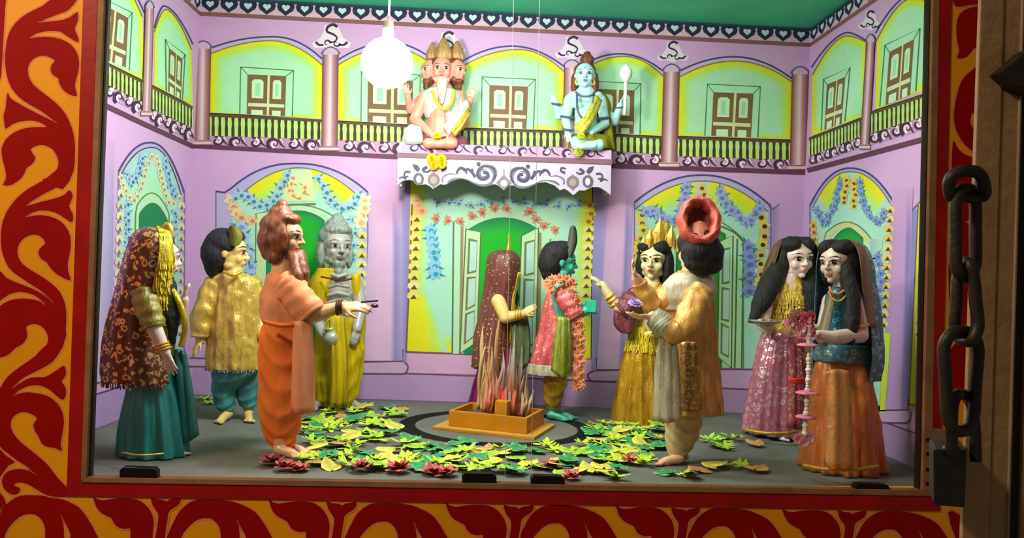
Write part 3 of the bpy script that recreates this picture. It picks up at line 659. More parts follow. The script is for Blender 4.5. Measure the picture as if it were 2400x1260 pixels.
MF = Mural(wf, PF, -NF); MF.STEP = 0.00012
SALM = C(228, 136, 82); SCR = C(156, 8, 2); SCR2 = C(112, 12, 8)
M_scrollc = vcol('scroll_paint', 0.6, 0.16, 7, 0.0, 0.08)
def scroll(pts, org, sc, smooth=3, edge=True, k=2, ek=None):
    P = [(org[0] + x / sc, org[1] + y / sc) for x, y in pts]
    if smooth: P = [(p.x, p.y) for p in cr([(a, b, 0) for a, b in P], smooth, True)]
    MF.begin(k if ek is None else ek)
    if edge: MF.stroke(P, 8, SALM, closed=True); MF.L()
    if ek is not None: MF.k = k
    MF.poly(P, SCR); MF.end('painted_scroll', M_scrollc)
S1 = [(400, -30), (300, 40), (190, 95), (110, 160), (60, 240), (40, 340), (35, 430), (45, 520), (75, 610), (130, 680), (200, 730), (280, 775), (350, 825), (405, 868), (330, 830), (250, 790), (130, 727), (70, 685), (55, 650), (45, 700), (38, 770), (25, 810), (30, 860), (40, 905), (90, 870), (170, 848), (250, 850), (300, 870), (325, 893),
      (270, 892), (180, 900), (100, 930), (40, 980), (10, 1050), (20, 1130), (38, 1200), (40, 1260), (20, 1300), (80, 1298), (140, 1260), (170, 1220), (185, 1180), (210, 1165), (240, 1130), (245, 1100), (215, 1050), (260, 1022), (310, 1020), (370, 1050), (405, 1110), (410, 1160), (388, 1205), (330, 1250), (300, 1270), (440, 1330), (515, 1200),
      (525, 1100), (525, 1000), (505, 900), (460, 800), (390, 720), (300, 650), (230, 590), (200, 530), (197, 470), (225, 420), (270, 395), (320, 392), (365, 410), (385, 430), (360, 460), (358, 500), (375, 530), (410, 550), (415, 580), (440, 625), (480, 660), (540, 675), (528, 620), (530, 570), (550, 500), (555, 430), (540, 370), (500, 315), (430, 275), (350, 260), (270, 260), (205, 268),
      (250, 238), (330, 218), (420, 222), (480, 260), (552, 298), (540, 240), (525, 200), (545, 150), (545, 85), (500, 115), (440, 140), (350, 150), (260, 158), (330, 130), (420, 95), (480, 70), (540, 0), (540, -30)]
S2 = [(390, 0), (300, 70), (200, 125), (110, 200), (40, 300), (10, 400), (5, 500), (20, 590), (60, 680), (130, 740), (220, 800), (310, 860), (380, 932), (305, 872), (220, 824), (110, 782), (40, 748), (0, 705), (-40, 780), (-40, 930), (0, 912), (60, 870), (140, 850), (230, 870), (290, 910), (318, 943), (260, 910), (160, 897), (70, 910), (0, 950), (-60, 1010), (-90, 1150), (-60, 1300), (0, 1310), (60, 1290), (110, 1242), (160, 1215), (188, 1170), (190, 1135), (183, 1100), (210, 1080), (260, 1078), (310, 1110), (335, 1160), (330, 1220), (250, 1300), (330, 1360), (420, 1270),
      (452, 1200), (462, 1110), (465, 1010), (455, 930), (420, 850), (360, 790), (280, 735), (190, 680), (140, 630), (122, 570), (135, 510), (180, 465), (240, 448), (290, 465), (318, 508), (280, 545), (270, 580), (290, 620), (325, 640), (345, 670), (385, 715), (440, 750), (495, 770), (480, 710), (475, 650), (490, 580), (498, 500), (480, 420), (420, 350), (340, 318), (260, 312), (175, 325),
      (230, 292), (300, 278), (380, 290), (450, 330), (495, 360), (512, 345), (510, 300), (485, 245), (510, 185), (500, 145), (480, 140), (450, 170), (380, 195), (280, 220), (180, 245), (300, 165), (390, 120), (470, 70), (520, -10), (440, -40)]
S3 = [(340, 40), (325, 90), (250, 160), (150, 230), (60, 300), (10, 370), (-30, 450), (-40, 600), (-20, 770), (60, 850), (120, 895), (190, 940), (260, 1000), (340, 1062), (285, 1020), (210, 970), (130, 955), (60, 970), (20, 1010), (15, 1060), (40, 1110), (90, 1135), (130, 1125), (140, 1090), (115, 1080), (98, 1065), (130, 1050), (190, 1060), (250, 1095), (310, 1130), (370, 1148), (480, 1150), (480, 1090), (455, 1068),
      (400, 1010), (330, 920), (250, 850), (150, 770), (90, 700), (75, 640), (90, 590), (140, 558), (190, 558), (240, 580), (258, 605), (235, 640), (245, 690), (270, 725), (290, 770), (330, 800), (380, 805), (435, 828), (425, 780), (435, 720), (448, 640), (440, 560), (400, 490), (330, 440), (230, 418), (150, 420), (80, 448), (130, 405), (200, 372), (280, 368), (350, 400), (400, 445), (445, 468), (465, 420), (455, 370), (432, 340), (460, 300), (462, 260), (450, 230), (420, 245), (370, 280), (310, 310), (220, 312), (150, 345), (75, 400), (140, 332), (200, 295), (290, 250), (370, 200), (420, 130), (450, 60), (462, -20), (340, -20)]
scroll(S1, (0, 0), 3, 2, k=6, ek=2); scroll(S2, (0, 400), 3, 2, k=7, ek=3); scroll(S3, (0, 780), 3, 2, k=8, ek=4)
scroll([(-60, -60), (38, -60), (36, 60), (22, 300), (12, 480), (0, 560), (-60, 560)], (0, 0), 3, 2)
scroll([(-40, 790), (40, 860), (105, 905), (60, 932), (0, 1012), (-40, 1030)], (0, 780), 3, 2)
scroll([(-60, 1090), (0, 1120), (38, 1180), (44, 1260), (-60, 1300)], (0, 780), 3, 2)
ARCH = [(-60, 800), (0, 660), (40, 580), (130, 420), (290, 300), (450, 275), (700, 285), (860, 315), (1000, 370), (1110, 430), (1190, 510), (1280, 650), (1360, 800), (1500, 1150), (1060, 1150), (1010, 800), (960, 690), (880, 530), (915, 660), (925, 800), (920, 1150), (660, 1150), (672, 900), (672, 750), (650, 650), (600, 580), (530, 535), (420, 535), (330, 570), (220, 670), (140, 800), (40, 1150), (-200, 1150)]
LEAF = [(1245, 290), (1290, 320), (1380, 345), (1500, 325), (1650, 315), (1800, 325), (1900, 365), (1990, 450), (2040, 540), (2060, 640), (2050, 760), (1990, 1150), (1720, 1150), (1745, 900), (1740, 722), (1700, 728), (1620, 720), (1550, 680), (1510, 620), (1490, 585), (1400, 540), (1330, 490), (1280, 410)]
TEE = [(2020, 305), (2100, 328), (2180, 335), (2230, 358), (2265, 335), (2340, 322), (2420, 312), (2410, 380), (2360, 430), (2300, 465), (2258, 510), (2245, 600), (2220, 750), (2170, 1150), (2040, 1150), (2105, 700), (2120, 540), (2080, 470), (2040, 400)]
for i, x0 in enumerate((-12, 400, 815, 1222, 1612, 2005)):
    sc = 5.714 if i < 3 else 5.95; y0 = 1120 + 0.0185 * (x0 - 400) + (1 if i else -1)
    scroll(ARCH, (x0, y0), sc, 2, k=3)
    if i < 5: scroll(LEAF, (x0 + 12, y0 - (2 if i else 0)), sc, 2, k=6); scroll(TEE, (x0 + 12, y0), sc, 2, k=9)
scroll([(1310, -60), (1310, 30), (1340, 50), (1420, 35), (1520, 20), (1520, -60)], (1800, 0), 3, 2)
scroll([(1520, 40), (1420, 55), (1350, 95), (1325, 180), (1330, 290), (1345, 360), (1330, 410), (1400, 400), (1450, 340), (1560, 280), (1620, 40)], (1800, 0), 3, 2)
scroll([(1560, 440), (1400, 520), (1340, 620), (1308, 780), (1312, 880), (1350, 970), (1420, 1050), (1560, 1100), (1560, 940), (1440, 900), (1425, 830), (1450, 790), (1560, 770)], (1800, 0), 3, 2)
scroll([(1300, 990), (1340, 1050), (1420, 1100), (1600, 1140), (1600, 1600), (1480, 1540), (1380, 1560), (1300, 1650), (1290, 1260)], (1800, 0), 3, 2)
scroll([(2228, 560), (2262, 520), (2300, 560), (2320, 700), (2300, 780), (2240, 790), (2224, 700)], (0, 0), 1, 2)
scroll([(2252, 800), (2278, 830), (2284, 870), (2272, 912), (2246, 930), (2224, 900), (2218, 860), (2228, 818)], (0, 0), 1, 3)
scroll([(2222, 1200), (2250, 1206), (2300, 1260), (2300, 1340), (2270, 1330), (2240, 1262)], (0, 0), 1, 2)

# ------------------------------------------------------------------ the window: wooden frame, two sliding panes
win = empty('window_1', onW(1180, 1140), kind='structure')
slabW('frame_stile', [(233, -110), (248, -110), (202, 1121), (189, 1128)], M_wood, -0.006, 0.016, win, 0.002)
slabW('frame_stile', [(2190, -110), (2204, -110), (2184, 1162), (2163, 1152)], M_wood, -0.006, 0.016, win, 0.002)
slabW('frame_rail', [(203, 1118), (2160, 1148), (2183, 1162), (189, 1130)], M_wood, -0.008, 0.03, win, 0.002)
slabW('gasket', [(249, -110), (255, -110), (209, 1118), (203, 1120)], M_dark, 0.010, 0.03, win)
slabW('gasket', [(2181, -110), (2188, -110), (2161, 1149), (2154, 1147)], M_dark, 0.010, 0.03, win)
slabW('frame_rail', [(240, -112), (2200, -112), (2200, -70), (240, -70)], M_wood, -0.008, 0.05, win, 0.002)
M_hole = plain('screw_hole_black', C(14, 8, 8), 0.8)
for i, y in enumerate((1030, 1063, 1100, 1133)):
    c = onW(2175 - i * 0.3, y, -0.0085); ax = NF
    t = Vector((0, 0, 1)).cross(ax).normalized(); vs = [c + (t * math.cos(a) + Vector((0, 0, 1)) * math.sin(a)) * 0.0055 for a in [2 * PI * k / 10 for k in range(10)]]
    hexa('screw', vs, NF * 0.004, M_hole, win)
gm, nt, b = newmat('clear_glass'); nt.nodes.remove(b)
tr = nd(nt, 'ShaderNodeBsdfTransparent'); tr.inputs[0].default_value = (0.97, 0.985, 0.975, 1); gl = nd(nt, 'ShaderNodeBsdfGlossy'); gl.inputs['Roughness'].default_value = 0.02
fr = nd(nt, 'ShaderNodeFresnel'); fr.inputs[0].default_value = 1.25; ms = nd(nt, 'ShaderNodeMixShader')
nt.links.new(fr.outputs[0], ms.inputs[0]); nt.links.new(tr.outputs[0], ms.inputs[1]); nt.links.new(gl.outputs[0], ms.inputs[2]); nt.links.new(ms.outputs[0], nt.nodes['Material Output'].inputs[0])
def pane(quad, d):
    p = mk('glass_pane', [onW(x, y, d) for x, y in quad], [(0, 1, 2, 3)], gm, win)
    return p
pane([(245, -100), (1266, -100), (1244, 1136), (200, 1120)], 0.022)
pane([(1206, -100), (2190, -100), (2165, 1150), (1184, 1134)], 0.032)
eg = plain('glass_edge', C(196, 214, 208), 0.2)
slabW('pane_edge', [(1266, -100), (1267, -100), (1245, 1136), (1244, 1136)], eg, 0.020, 0.004, win)
slabW('pane_edge', [(1205, -100), (1206, -100), (1184, 1134), (1183, 1134)], eg, 0.030, 0.004, win)

# four black clips that grip the panes along the sill
M_clip = plain('black_plastic', C(16, 13, 14), 0.45, 0, 0.1, 30)
for (x0, y0, x1, y1), w in zip(((280, 1095, 367, 1121), (1083, 1108, 1164, 1133), (1245, 1114, 1324, 1136), (2005, 1133, 2086, 1153)),
                          ('nearest the left stile, below the teal skirt', 'left of the middle pair, below the fire altar', 'right of the middle pair, below the overlap', 'nearest the right stile, below the copper skirt')):
    sl = 0.028 * (x1 - x0); r = 7
    o = slabW('glass_clip', [(x0 + r, y0), (x1 - r, y0 + sl), (x1, y0 + r + sl), (x1, y1 + 2), (x0, y1), (x0, y0 + r)], M_clip, -0.004, 0.03, None, 0.0015)
    tag(o, 'black plastic glass clip on the sill, ' + w, 'clip', 'black glass clips along the sill')

# ------------------------------------------------------------------ carved canopy over the middle door
YC = 3.93
def onC(x, y, d=0.0): return onY(x, y, YC + d)
M_board = plain('canopy_white_paint', C(200, 188, 214), 0.55, 0, 0.04, 6, 0.04, 0, 40)
can = empty('canopy', onY(1180, 470, YB), 'white scalloped canopy with dark painted scrolls above the middle doorway', 'canopy')
zz = lambda x, y: (880 + x / 4.138, 330 + y / 4.138)
BOT = [zz(*p) for p in [(212, 440), (232, 412), (270, 385), (330, 376), (400, 396), (440, 425), (490, 420), (530, 440), (560, 466), (595, 440), (630, 418), (665, 425), (700, 415), (740, 384), (820, 362), (900, 376), (960, 410), (1040, 436), (1110, 428), (1150, 418), (1190, 430), (1245, 476), (1300, 430), (1340, 432), (1400, 458), (1480, 442), (1560, 408), (1650, 398), (1740, 432), (1790, 478), (1830, 462), (1865, 480), (1920, 525), (1975, 478), (2030, 480), (2100, 446), (2170, 448), (2230, 482), (2280, 524)]]
top = [(1433, 386), (1434, 382), (932, 366), (932, 372)]
hexa('front_board', [onC(*p) for p in BOT[::1]] + [onC(1433, 376), onC(932, 360)], (0, 0.018, 0), M_board, can)
M_ledge = plain('plum_paint', C(126, 92, 108), 0.55, 0, 0.08, 8)
hexa('frieze_board', [onC(936, 333), onC(1433, 352), onC(1433, 374.5), onC(936, 358.5)], (0, 0.02, 0), plain('frieze_lilac_paint', C(200, 168, 200), 0.55, 0, 0.05, 8), can)
hexa('ledge', [onC(930, 357, -.006), onC(1435, 373, -.006), onC(1435, 385, -.006), onC(930, 368, -.006)], (0, 0.03, 0), M_ledge, can, 0.001)
zs = onC(1180, 346).z
hexa('shelf', [onC(936, 334) + Vector((0, .006, 0)), onC(1433, 353) + Vector((0, .006, 0)), Vector((onC(1433, 353).x, YB, onC(1433, 353).z)), Vector((onC(936, 334).x, YB, onC(936, 334).z))], (0, 0, -0.018), M_ledge, can)
for xa, ya, yb in ((934, 340, 436), (1432, 356, 450)):
    a, b = onC(xa, ya, .018), onC(xa, yb, .018)
    s_ = 0.016 if xa < 1000 else -0.016
    hexa('side_board', [a, b, Vector((b.x, YB, b.z)), Vector((a.x, YB, a.z))], (s_, 0, 0), M_board, can)
MC = Mural(can, (0, YC, 0), (0, -1, 0))
scrollband(MC, 942, 1408, 334, 350.5, 356, 371, 9, 2)
MC.begin(2); SL = C(74, 76, 100); WH = C(232, 234, 246)
def cv(pts, w, col, w1=None): MC.k += .4; MC.stroke([zz(p.x, p.y) for p in cr([(a, b, 0) for a, b in pts], 5)], w, col, w1)
for mir in (0, 1):
    f = (lambda x: 2478 - x) if mir else (lambda x: x); dy = 22 if mir else 0
    P = lambda L: [(f(x), y + dy * 0.9) for x, y in L]
    MC.k = 2
    cv(P([(690, 400), (740, 372), (820, 350), (900, 366), (960, 398), (1040, 424), (1110, 410), (1140, 350), (1120, 280), (1050, 262), (1000, 310), (1030, 360), (1080, 350)]), 9, C(112, 110, 136), 9)
    MC.k = 4
    cv(P([(670, 390), (720, 352), (800, 338), (880, 350), (960, 386), (1040, 408), (1105, 390), (1128, 330), (1100, 278), (1045, 262)]), 10, WH, 3)
    MC.k = 5
    cv(P([(1140, 385), (1165, 330), (1150, 270), (1080, 240), (1010, 270), (990, 330), (1030, 372), (1090, 350), (1080, 310), (1045, 305)]), 5, SL, 8)
    cv(P([(970, 350), (930, 300), (890, 270), (880, 320)]), 8, SL, 3); cv(P([(880, 290), (830, 262), (795, 290), (790, 320)]), 8, SL, 4); cv(P([(935, 268), (950, 310)]), 6, SL, 2)
    cv(P([(1175, 330), (1165, 270), (1120, 238), (1040, 232)]), 3, C(120, 108, 140), 2)
    cv(P([(650, 400), (655, 350), (720, 318), (790, 330)]), 4, C(120, 108, 140), 2)
    MC.k = 10; MC.dot(*zz(f(1000), 226 + dy), 5, 5, SL)
    MC.dot(*zz(f(565), 375 + dy), 15, 15, C(120, 110, 116)); MC.k = 10.5; MC.poly([zz(f(565 + a), b + dy) for a, b in ((0, 300), (60, 370), (0, 460), (-60, 370))], C(126, 116, 118)); MC.k = 11.2; MC.dot(*zz(f(565), 380 + dy), 8, 9, C(160, 148, 146)); MC.k = 10
    MC.dot(*zz(f(418), 370 + dy), 13, 15, C(96, 92, 118)); MC.k = 11; MC.dot(*zz(f(420), 372 + dy), 6, 9, C(226, 224, 238)); MC.k = 10
    MC.poly([zz(f(x), y + dy) for x, y in ((360, 222), (410, 235), (435, 275), (410, 300), (375, 270))], SL)
    cv(P([(640, 290), (680, 270), (670, 240), (630, 250)]), 6, SL, 3); cv(P([(500, 250), (460, 280), (500, 300), (530, 280)]), 7, SL, 3)
    cv(P([(340, 300), (290, 300), (280, 340), (320, 345)]), 5, SL, 3); cv(P([(300, 370), (260, 350), (225, 365)]), 5, SL, 2)
MC.k = 13; MC.poly([zz(*p) for p in ((1245, 325), (1320, 405), (1245, 468), (1170, 405))], C(132, 122, 138)); MC.k = 14; MC.stroke([zz(1245, 270), zz(1245, 340)], 2, C(132, 122, 138)); MC.k = 15; MC.dot(*zz(1245, 410), 8, 8, C(232, 226, 238)); MC.end('painted_scrolls')

# ------------------------------------------------------------------ the lit bulb on its cord, its globe enlarged toward the size of its glare
YL = 2.9
lp = onY(907, 148, YL)
lamp = empty('pendant_lamp', lp, 'glowing white bulb enlarged into a globe, hanging on a thin cord from the green ceiling', 'lamp')
def sphere(name, c, r, mat, parent, sz=1.0, u=24, v=16):
    bm = bmesh.new(); bmesh.ops.create_uvsphere(bm, u_segments=u, v_segments=v, radius=1)
    rr = r if isinstance(r, (tuple, list)) else (r, r, r * sz)
    for w in bm.verts: w.co = Vector((w.co.x * rr[0], w.co.y * rr[1], w.co.z * rr[2])) + Vector(c)
    me = bpy.data.meshes.new(name); bm.to_mesh(me); bm.free(); me.polygons.foreach_set('use_smooth', [True] * len(me.polygons)); me.materials.append(mat)
    return place(name, me, parent)
gmt, nt, b = newmat('lit_globe'); b.inputs['Base Color'].default_value = (1, 1, 1, 1); b.inputs['Emission Color'].default_value = (1.0, 0.955, 0.87, 1); b.inputs['Emission Strength'].default_value = GLOBE_STRENGTH
sphere('globe', lp, 0.094, gmt, lamp, 0.97)
def cyl(name, a, b, r0, r1, mat, parent, n=12):
    a, b = Vector(a), Vector(b); ax = (b - a).normalized(); t = ax.orthogonal().normalized(); s = ax.cross(t)
    vs = []
    for p, r in ((a, r0), (b, r1)): vs += [p + (t * math.cos(2 * PI * i / n) + s * math.sin(2 * PI * i / n)) * r for i in range(n)]
    fs = [(i, (i + 1) % n, n + (i + 1) % n, n + i) for i in range(n)] + [tuple(range(n))[::-1], tuple(range(n, 2 * n))]
    o = mk(name, vs, fs, mat, parent, True); return o
cyl('holder', lp + Vector((0, 0, 0.086)), lp + Vector((0, 0, 0.15)), 0.022, 0.018, plain('grey_bakelite', C(120, 110, 100), 0.5), lamp)
cyl('cord', lp + Vector((0, 0, 0.13)), Vector((lp.x, lp.y, ZC)), 0.0035, 0.0035, plain('cord_white', C(190, 200, 180), 0.6), lamp, 8)

# ------------------------------------------------------------------ black ring painted on the floor, fire altar
def ring_mesh(name, c, r0, r1, z, mat, parent):
    n = 64; vs = []; fs = []
    for i in range(n):
        a = 2 * PI * i / n
        for r in (r0, r1): vs.append(Vector((c.x + r * math.cos(a), c.y + r * math.sin(a) * 0.93, z)))
    for i in range(n): j = (i + 1) % n; fs.append((2 * i, 2 * i + 1, 2 * j + 1, 2 * j))
    return mk(name, vs, fs, mat, parent)
cl, crr = onF(932, 1000), onF(1386, 1002); fc = (cl + crr) / 2; fr_ = (crr - cl).length / 2
cy0, cy1 = onF(1160, 962).y, onF(1160, 1046).y; fc.y = (cy0 + cy1) / 2; fc.x += 0.0
ring_mesh('painted_ring', fc, fr_ * 0.83, fr_, 0.0012, plain('black_ring_paint', C(12, 12, 15), 0.95, 0, 0.1, 12), floor)
M_altar = plain('ochre_altar_paint', C(190, 122, 14), 0.5, 0, 0.12, 12, 0.05, 0, 60)
M_altar2 = plain('ochre_tray_paint', C(190, 140, 52), 0.5, 0, 0.12, 12, 0.05, 0, 60)
A_, B_, C_ = onF(1012, 1006), onF(1252, 1032), onF(1302, 990)
ux = (B_ - A_); ux.z = 0; Lx = ux.length; ux.normalize(); uy = Vector((-ux.y, ux.x, 0)); Ly = max(0.2, (C_ - B_).dot(uy)); Ly = Lx * 0.72
alt = empty('fire_altar', A_ + ux * Lx / 2 + uy * Ly / 2, 'ochre painted square fire altar box on a flat tray inside the black ring', 'altar')
def obox(name, x0, x1, y0, y1, z0, z1, mat, parent, bevel=0.003):
    q = [A_ + ux * x0 + uy * y0, A_ + ux * x1 + uy * y0, A_ + ux * x1 + uy * y1, A_ + ux * x0 + uy * y1]
    q = [Vector((p.x, p.y, z0)) for p in q]
    return hexa(name, q, (0, 0, z1 - z0), mat, parent, bevel)
obox('tray', 0, Lx, 0, Ly, 0, 0.014, M_altar2, alt)
bx0, bx1, by0, by1, bz = Lx * .13, Lx * .9, Ly * .12, Ly * .9, 0.082
obox('front_wall', bx0, bx1, by0, by0 + .015, .014, bz, M_altar, alt); obox('back_wall', bx0, bx1, by1 - .015, by1, .014, bz, M_altar, alt)
obox('side_wall', bx0, bx0 + .015, by0 + .015, by1 - .015, .014, bz, M_altar, alt); obox('side_wall', bx1 - .015, bx1, by0 + .015, by1 - .015, .014, bz, M_altar, alt)
obox('ash_bed', bx0 + .015, bx1 - .015, by0 + .015, by1 - .015, .02, bz - .03, plain('ash_grey', C(92, 80, 70), 0.9, 0, 0.2, 30), alt, 0)
obox('kindling_block', bx0 + .19, bx0 + .245, by0 + .05, by0 + .11, bz - .03, bz + .05, M_altar, alt)

# cut-out flames standing in the altar: painted paper tongues, each with its own thickness and twist
M_flame = vcol('flame_paint', 0.45, 0.12, 40, 0.2)
def flame(px, py, pb, w, lean, cols, label, d):
    base = onp(px, pb, fc + Vector((0, d, 0)), (0, 1, 0)); s = (base - CAM).dot(_F) / FPX; vs = []; fs = []; cs = []; n = 12; rr = random.Random(int(px))
    for tongue, (hf, off, wf, lf) in enumerate(((1.0, 0, .62, 1), (.72, -.34, .5, -2.2), (.58, .36, .46, 2.4), (.42, .1, .5, -.6))):
        h = (pb - py) * s * hf * rr.uniform(.93, 1.05); b0 = len(vs); p1, p2 = rr.uniform(0, 6), rr.uniform(5, 8)
        for i in range(n):
            t = i / (n - 1); ww = w * s * wf * (math.sin(PI * min(1, .22 + .78 * t)) ** .8) * (1 - .35 * t) * (1 + .16 * math.sin(t * 17 + p1)) * .62 + .0006
            cx = base.x + off * w * s * (1 - .25 * t) + lean * lf * s * t * t + math.sin(t * p2 + p1) * .10 * w * s; tw = .7 * math.sin(t * 3 + p1)
            ctr = Vector((cx, base.y + .012 * math.sin(t * 5 + p1) - .006 * tongue, base.z + h * t)); a = Vector((math.cos(tw), math.sin(tw), 0)); nrm = Vector((-math.sin(tw), math.cos(tw), 0)) * .004 * (1 - t * .8)
            for u, k in ((-1, 0), (-.3, 1.0), (.3, 1.0), (1, 0), (.3, -1.0), (-.3, -1.0)): vs.append(ctr + a * ww * u + nrm * k)
            tt = min(1, t * hf * 1.5); c = mix(cols[0], cols[1], min(1, tt * 2)) if tt < .5 else mix(cols[1], cols[2], (tt - .5) * 2)
            if tongue == 1: c = mix(c, cols[2], .4)
            e = mix(c, C(214, 190, 150), .5); cs += [e, c, c, e, c, c]
        for i in range(n - 1):
            for k in range(6): fs.append((b0 + i * 6 + k, b0 + i * 6 + (k + 1) % 6, b0 + (i + 1) * 6 + (k + 1) % 6, b0 + (i + 1) * 6 + k))
        fs.append(tuple(b0 + q for q in (5, 4, 3, 2, 1, 0)))
    return tag(mk('flame', vs, fs, M_flame, None, True, cs), label, 'flame', 'artificial flames in the fire altar')
RED_, ORG_, TAN_, GRY_ = C(196, 52, 38), C(206, 96, 44), C(178, 140, 104), C(160, 148, 150)
TAN2 = C(190, 150, 104)
flame(1128, 742, 960, 24, -4, (C(196, 120, 60), TAN2, C(206, 180, 130)), 'tall tan paper flame, first from the left in the fire altar', -.02)
flame(1143, 770, 964, 22, 2, (RED_, C(190, 120, 84), TAN2), 'short red based paper flame, second from the left in the fire altar', -.05)
flame(1158, 738, 966, 24, 4, (RED_, C(176, 110, 84), TAN2), 'tallest tan tipped paper flame, third from the left in the fire altar', -.03)
flame(1174, 812, 970, 24, -2, (C(200, 44, 34), C(206, 66, 50), GRY_), 'low bright red paper flame at the middle of the fire altar', -.065)
flame(1187, 800, 970, 20, 6, (GRY_, C(150, 132, 128), GRY_), 'thin grey paper flame just right of the middle of the altar', -.025)
flame(1198, 768, 972, 24, -2, (RED_, C(176, 96, 80), GRY_), 'pointed grey tipped red paper flame, third from the right', -.06)
flame(1213, 806, 972, 24, 2, (RED_, C(180, 100, 78), C(170, 150, 140)), 'red and grey paper flame, second from the right in the altar', -.03)
flame(1230, 862, 974, 20, 5, (C(150, 90, 70), TAN_, GRY_), 'smallest brown paper flame at the right end of the fire altar', -.05)

# ------------------------------------------------------------------ near right: gate post, chain and padlock
YP = 1.12
M_post = plain('weathered_post_paint', C(156, 124, 88), 0.6, 0, 0.14, 16, 0.15, 0, 70)
M_post2 = plain('dark_gate_paint', C(44, 34, 32), 0.6, 0, 0.2, 16)
M_iron = plain('rusty_iron', C(44, 34, 28), 0.5, 0.3, 0.35, 45, 0.12, 0, 120)
M_lock = plain('black_lock_enamel', C(34, 34, 36), 0.42, 0.2, 0.15, 30, 0.06, 0, 100)
def post_px(name, q, d0, th, mat, parent, bev=0.002): return hexa(name, [onY(x, y, YP + d0) for x, y in q], (0, th, 0), mat, parent, bev)
gp = empty('gate_post', onY(2330, 1400, YP), 'weathered brown gate post with a dark groove behind the chain', 'post')
post_px('post_face', [(2324, -700), (2375, -700), (2306, 1700), (2240, 1700)], 0.0, .008, M_post, gp)
post_px('post_step', [(2375, -700), (2421, -700), (2352, 1700), (2306, 1700)], 0.0015, .008, M_post, gp)
post_px('groove', [(2419, -700), (2455, -700), (2384, 1700), (2350, 1700)], 0.010, .008, M_post2, gp, 0)
post_px('edge_bead', [(2417, -700), (2423, -700), (2354, 1700), (2348, 1700)], -0.002, .008, plain('worn_bead', C(150, 126, 102), 0.55, 0, .15, 20), gp)
post_px('outer_board', [(2449, -700), (2725, -700), (2660, 1700), (2378, 1700)], 0.004, .008, M_post, gp)
br = post_px('gate_bracket', [(2350, 166), (2368, 150), (2420, 108), (2520, 90), (2520, 240), (2420, 214), (2386, 200)], -.03, .05, M_iron, None, .003); tag(br, 'dark iron bracket sticking out at the top of the gate post', 'bracket')
def tube(name, pts, r, mat, parent=None, closed=False, n=10, sub=6):
    P = cr([tuple(p) for p in pts], sub, closed) if sub else [Vector(p) for p in pts]; N = len(P); vs = []; fs = []
    up = Vector((0, 1, 0.01)); last = None
    for i in range(N):
        t = (P[(i + 1) % N] - P[i - 1]) if closed else (P[min(i + 1, N - 1)] - P[max(i - 1, 0)]); t.normalize()
        if last is None: a = t.orthogonal().normalized()
        else: a = (last - t * last.dot(t)).normalized()
        last = a; b2 = t.cross(a); rr = r[min(i * len(r) // N, len(r) - 1)] if isinstance(r, (list, tuple)) else r
        vs += [P[i] + (a * math.cos(2 * PI * k / n) + b2 * math.sin(2 * PI * k / n)) * rr for k in range(n)]
    for i in range(N if closed else N - 1):
        j = (i + 1) % N
        off = 0
        if closed and i == N - 1:
            off = min(range(n), key=lambda o: (vs[i * n] - vs[o]).length)
        for k in range(n): fs.append((i * n + k, i * n + (k + 1) % n, j * n + (k + 1 + off) % n, j * n + (k + off) % n))
    if not closed: fs += [tuple(range(n))[::-1], tuple(range((N - 1) * n, N * n))]
    return mk(name, vs, fs, mat, parent, True)
YK = 1.05; pk = 1.05 / FPX
def kp(x, y, d=0.0): return onY(x, y, YK + d)
ch = empty('chain', kp(2260, 1000), 'heavy rusty iron chain hanging beside the gate post', 'chain')
rr_ = 14.5 * pk
tube('chain_link', [kp(2232, 462, .0), kp(2224, 436, -.006), kp(2232, 412, -.01), kp(2262, 400, -.012), kp(2294, 406, -.008), kp(2306, 432, .0), kp(2306, 458, .012), kp(2280, 462, .016), kp(2254, 462, .012)], rr_, M_iron, ch, True)
def link_px(x0t, x1t, yt, x0b, x1b, yb, d0, d1):
    w = 16
    return tube('chain_link', [kp(x0t, yt + 40, d0), kp(lerp(x0t, x1t, .2), yt + 8, d0), kp(lerp(x0t, x1t, .5), yt, (d0 + d1) / 2), kp(lerp(x0t, x1t, .8), yt + 8, d1), kp(x1t, yt + 40, d1), kp(lerp(x1t, x1b, .5), (yt + yb) / 2, d1), kp(x1b, yb - 40, d1), kp(lerp(x0b, x1b, .8), yb - 8, d1), kp(lerp(x0b, x1b, .5), yb, (d0 + d1) / 2), kp(lerp(x0b, x1b, .2), yb - 8, d0), kp(x0b, yb - 40, d0), kp(lerp(x0t, x0b, .5), (yt + yb) / 2, d0)], rr_, M_iron, ch, True)
link_px(2240, 2286, 440, 2240, 2286, 650, -.004, .02)
link_px(2244, 2282, 615, 2238, 2292, 800, .016, -.008)
link_px(2212, 2292, 775, 2220, 2282, 1010, -.006, .012)
lk = empty('padlock', kp(2230, 1190), 'large black padlock hanging from the lowest link of the chain', 'padlock')
tube('shackle', [kp(2230, 1068, -.004), kp(2230, 1000, -.004), kp(2232, 950, -.004), kp(2242, 926, 0), kp(2262, 926, .02), kp(2278, 950, .035), kp(2284, 1000, .035), kp(2288, 1080, .035)], 14 * pk, plain('shackle_steel', C(52, 46, 42), 0.28, 0.7, .2, 30), lk)
hexa('lock_body', [kp(2187, 1052), kp(2266, 1054), kp(2262, 1190), kp(2188, 1184)], (0.034, .07, -0.0), M_lock, lk, .004)
cyl('collar', kp(2230, 1046, .008), kp(2230, 1060, .008), 20 * pk, 20 * pk, M_lock, lk)
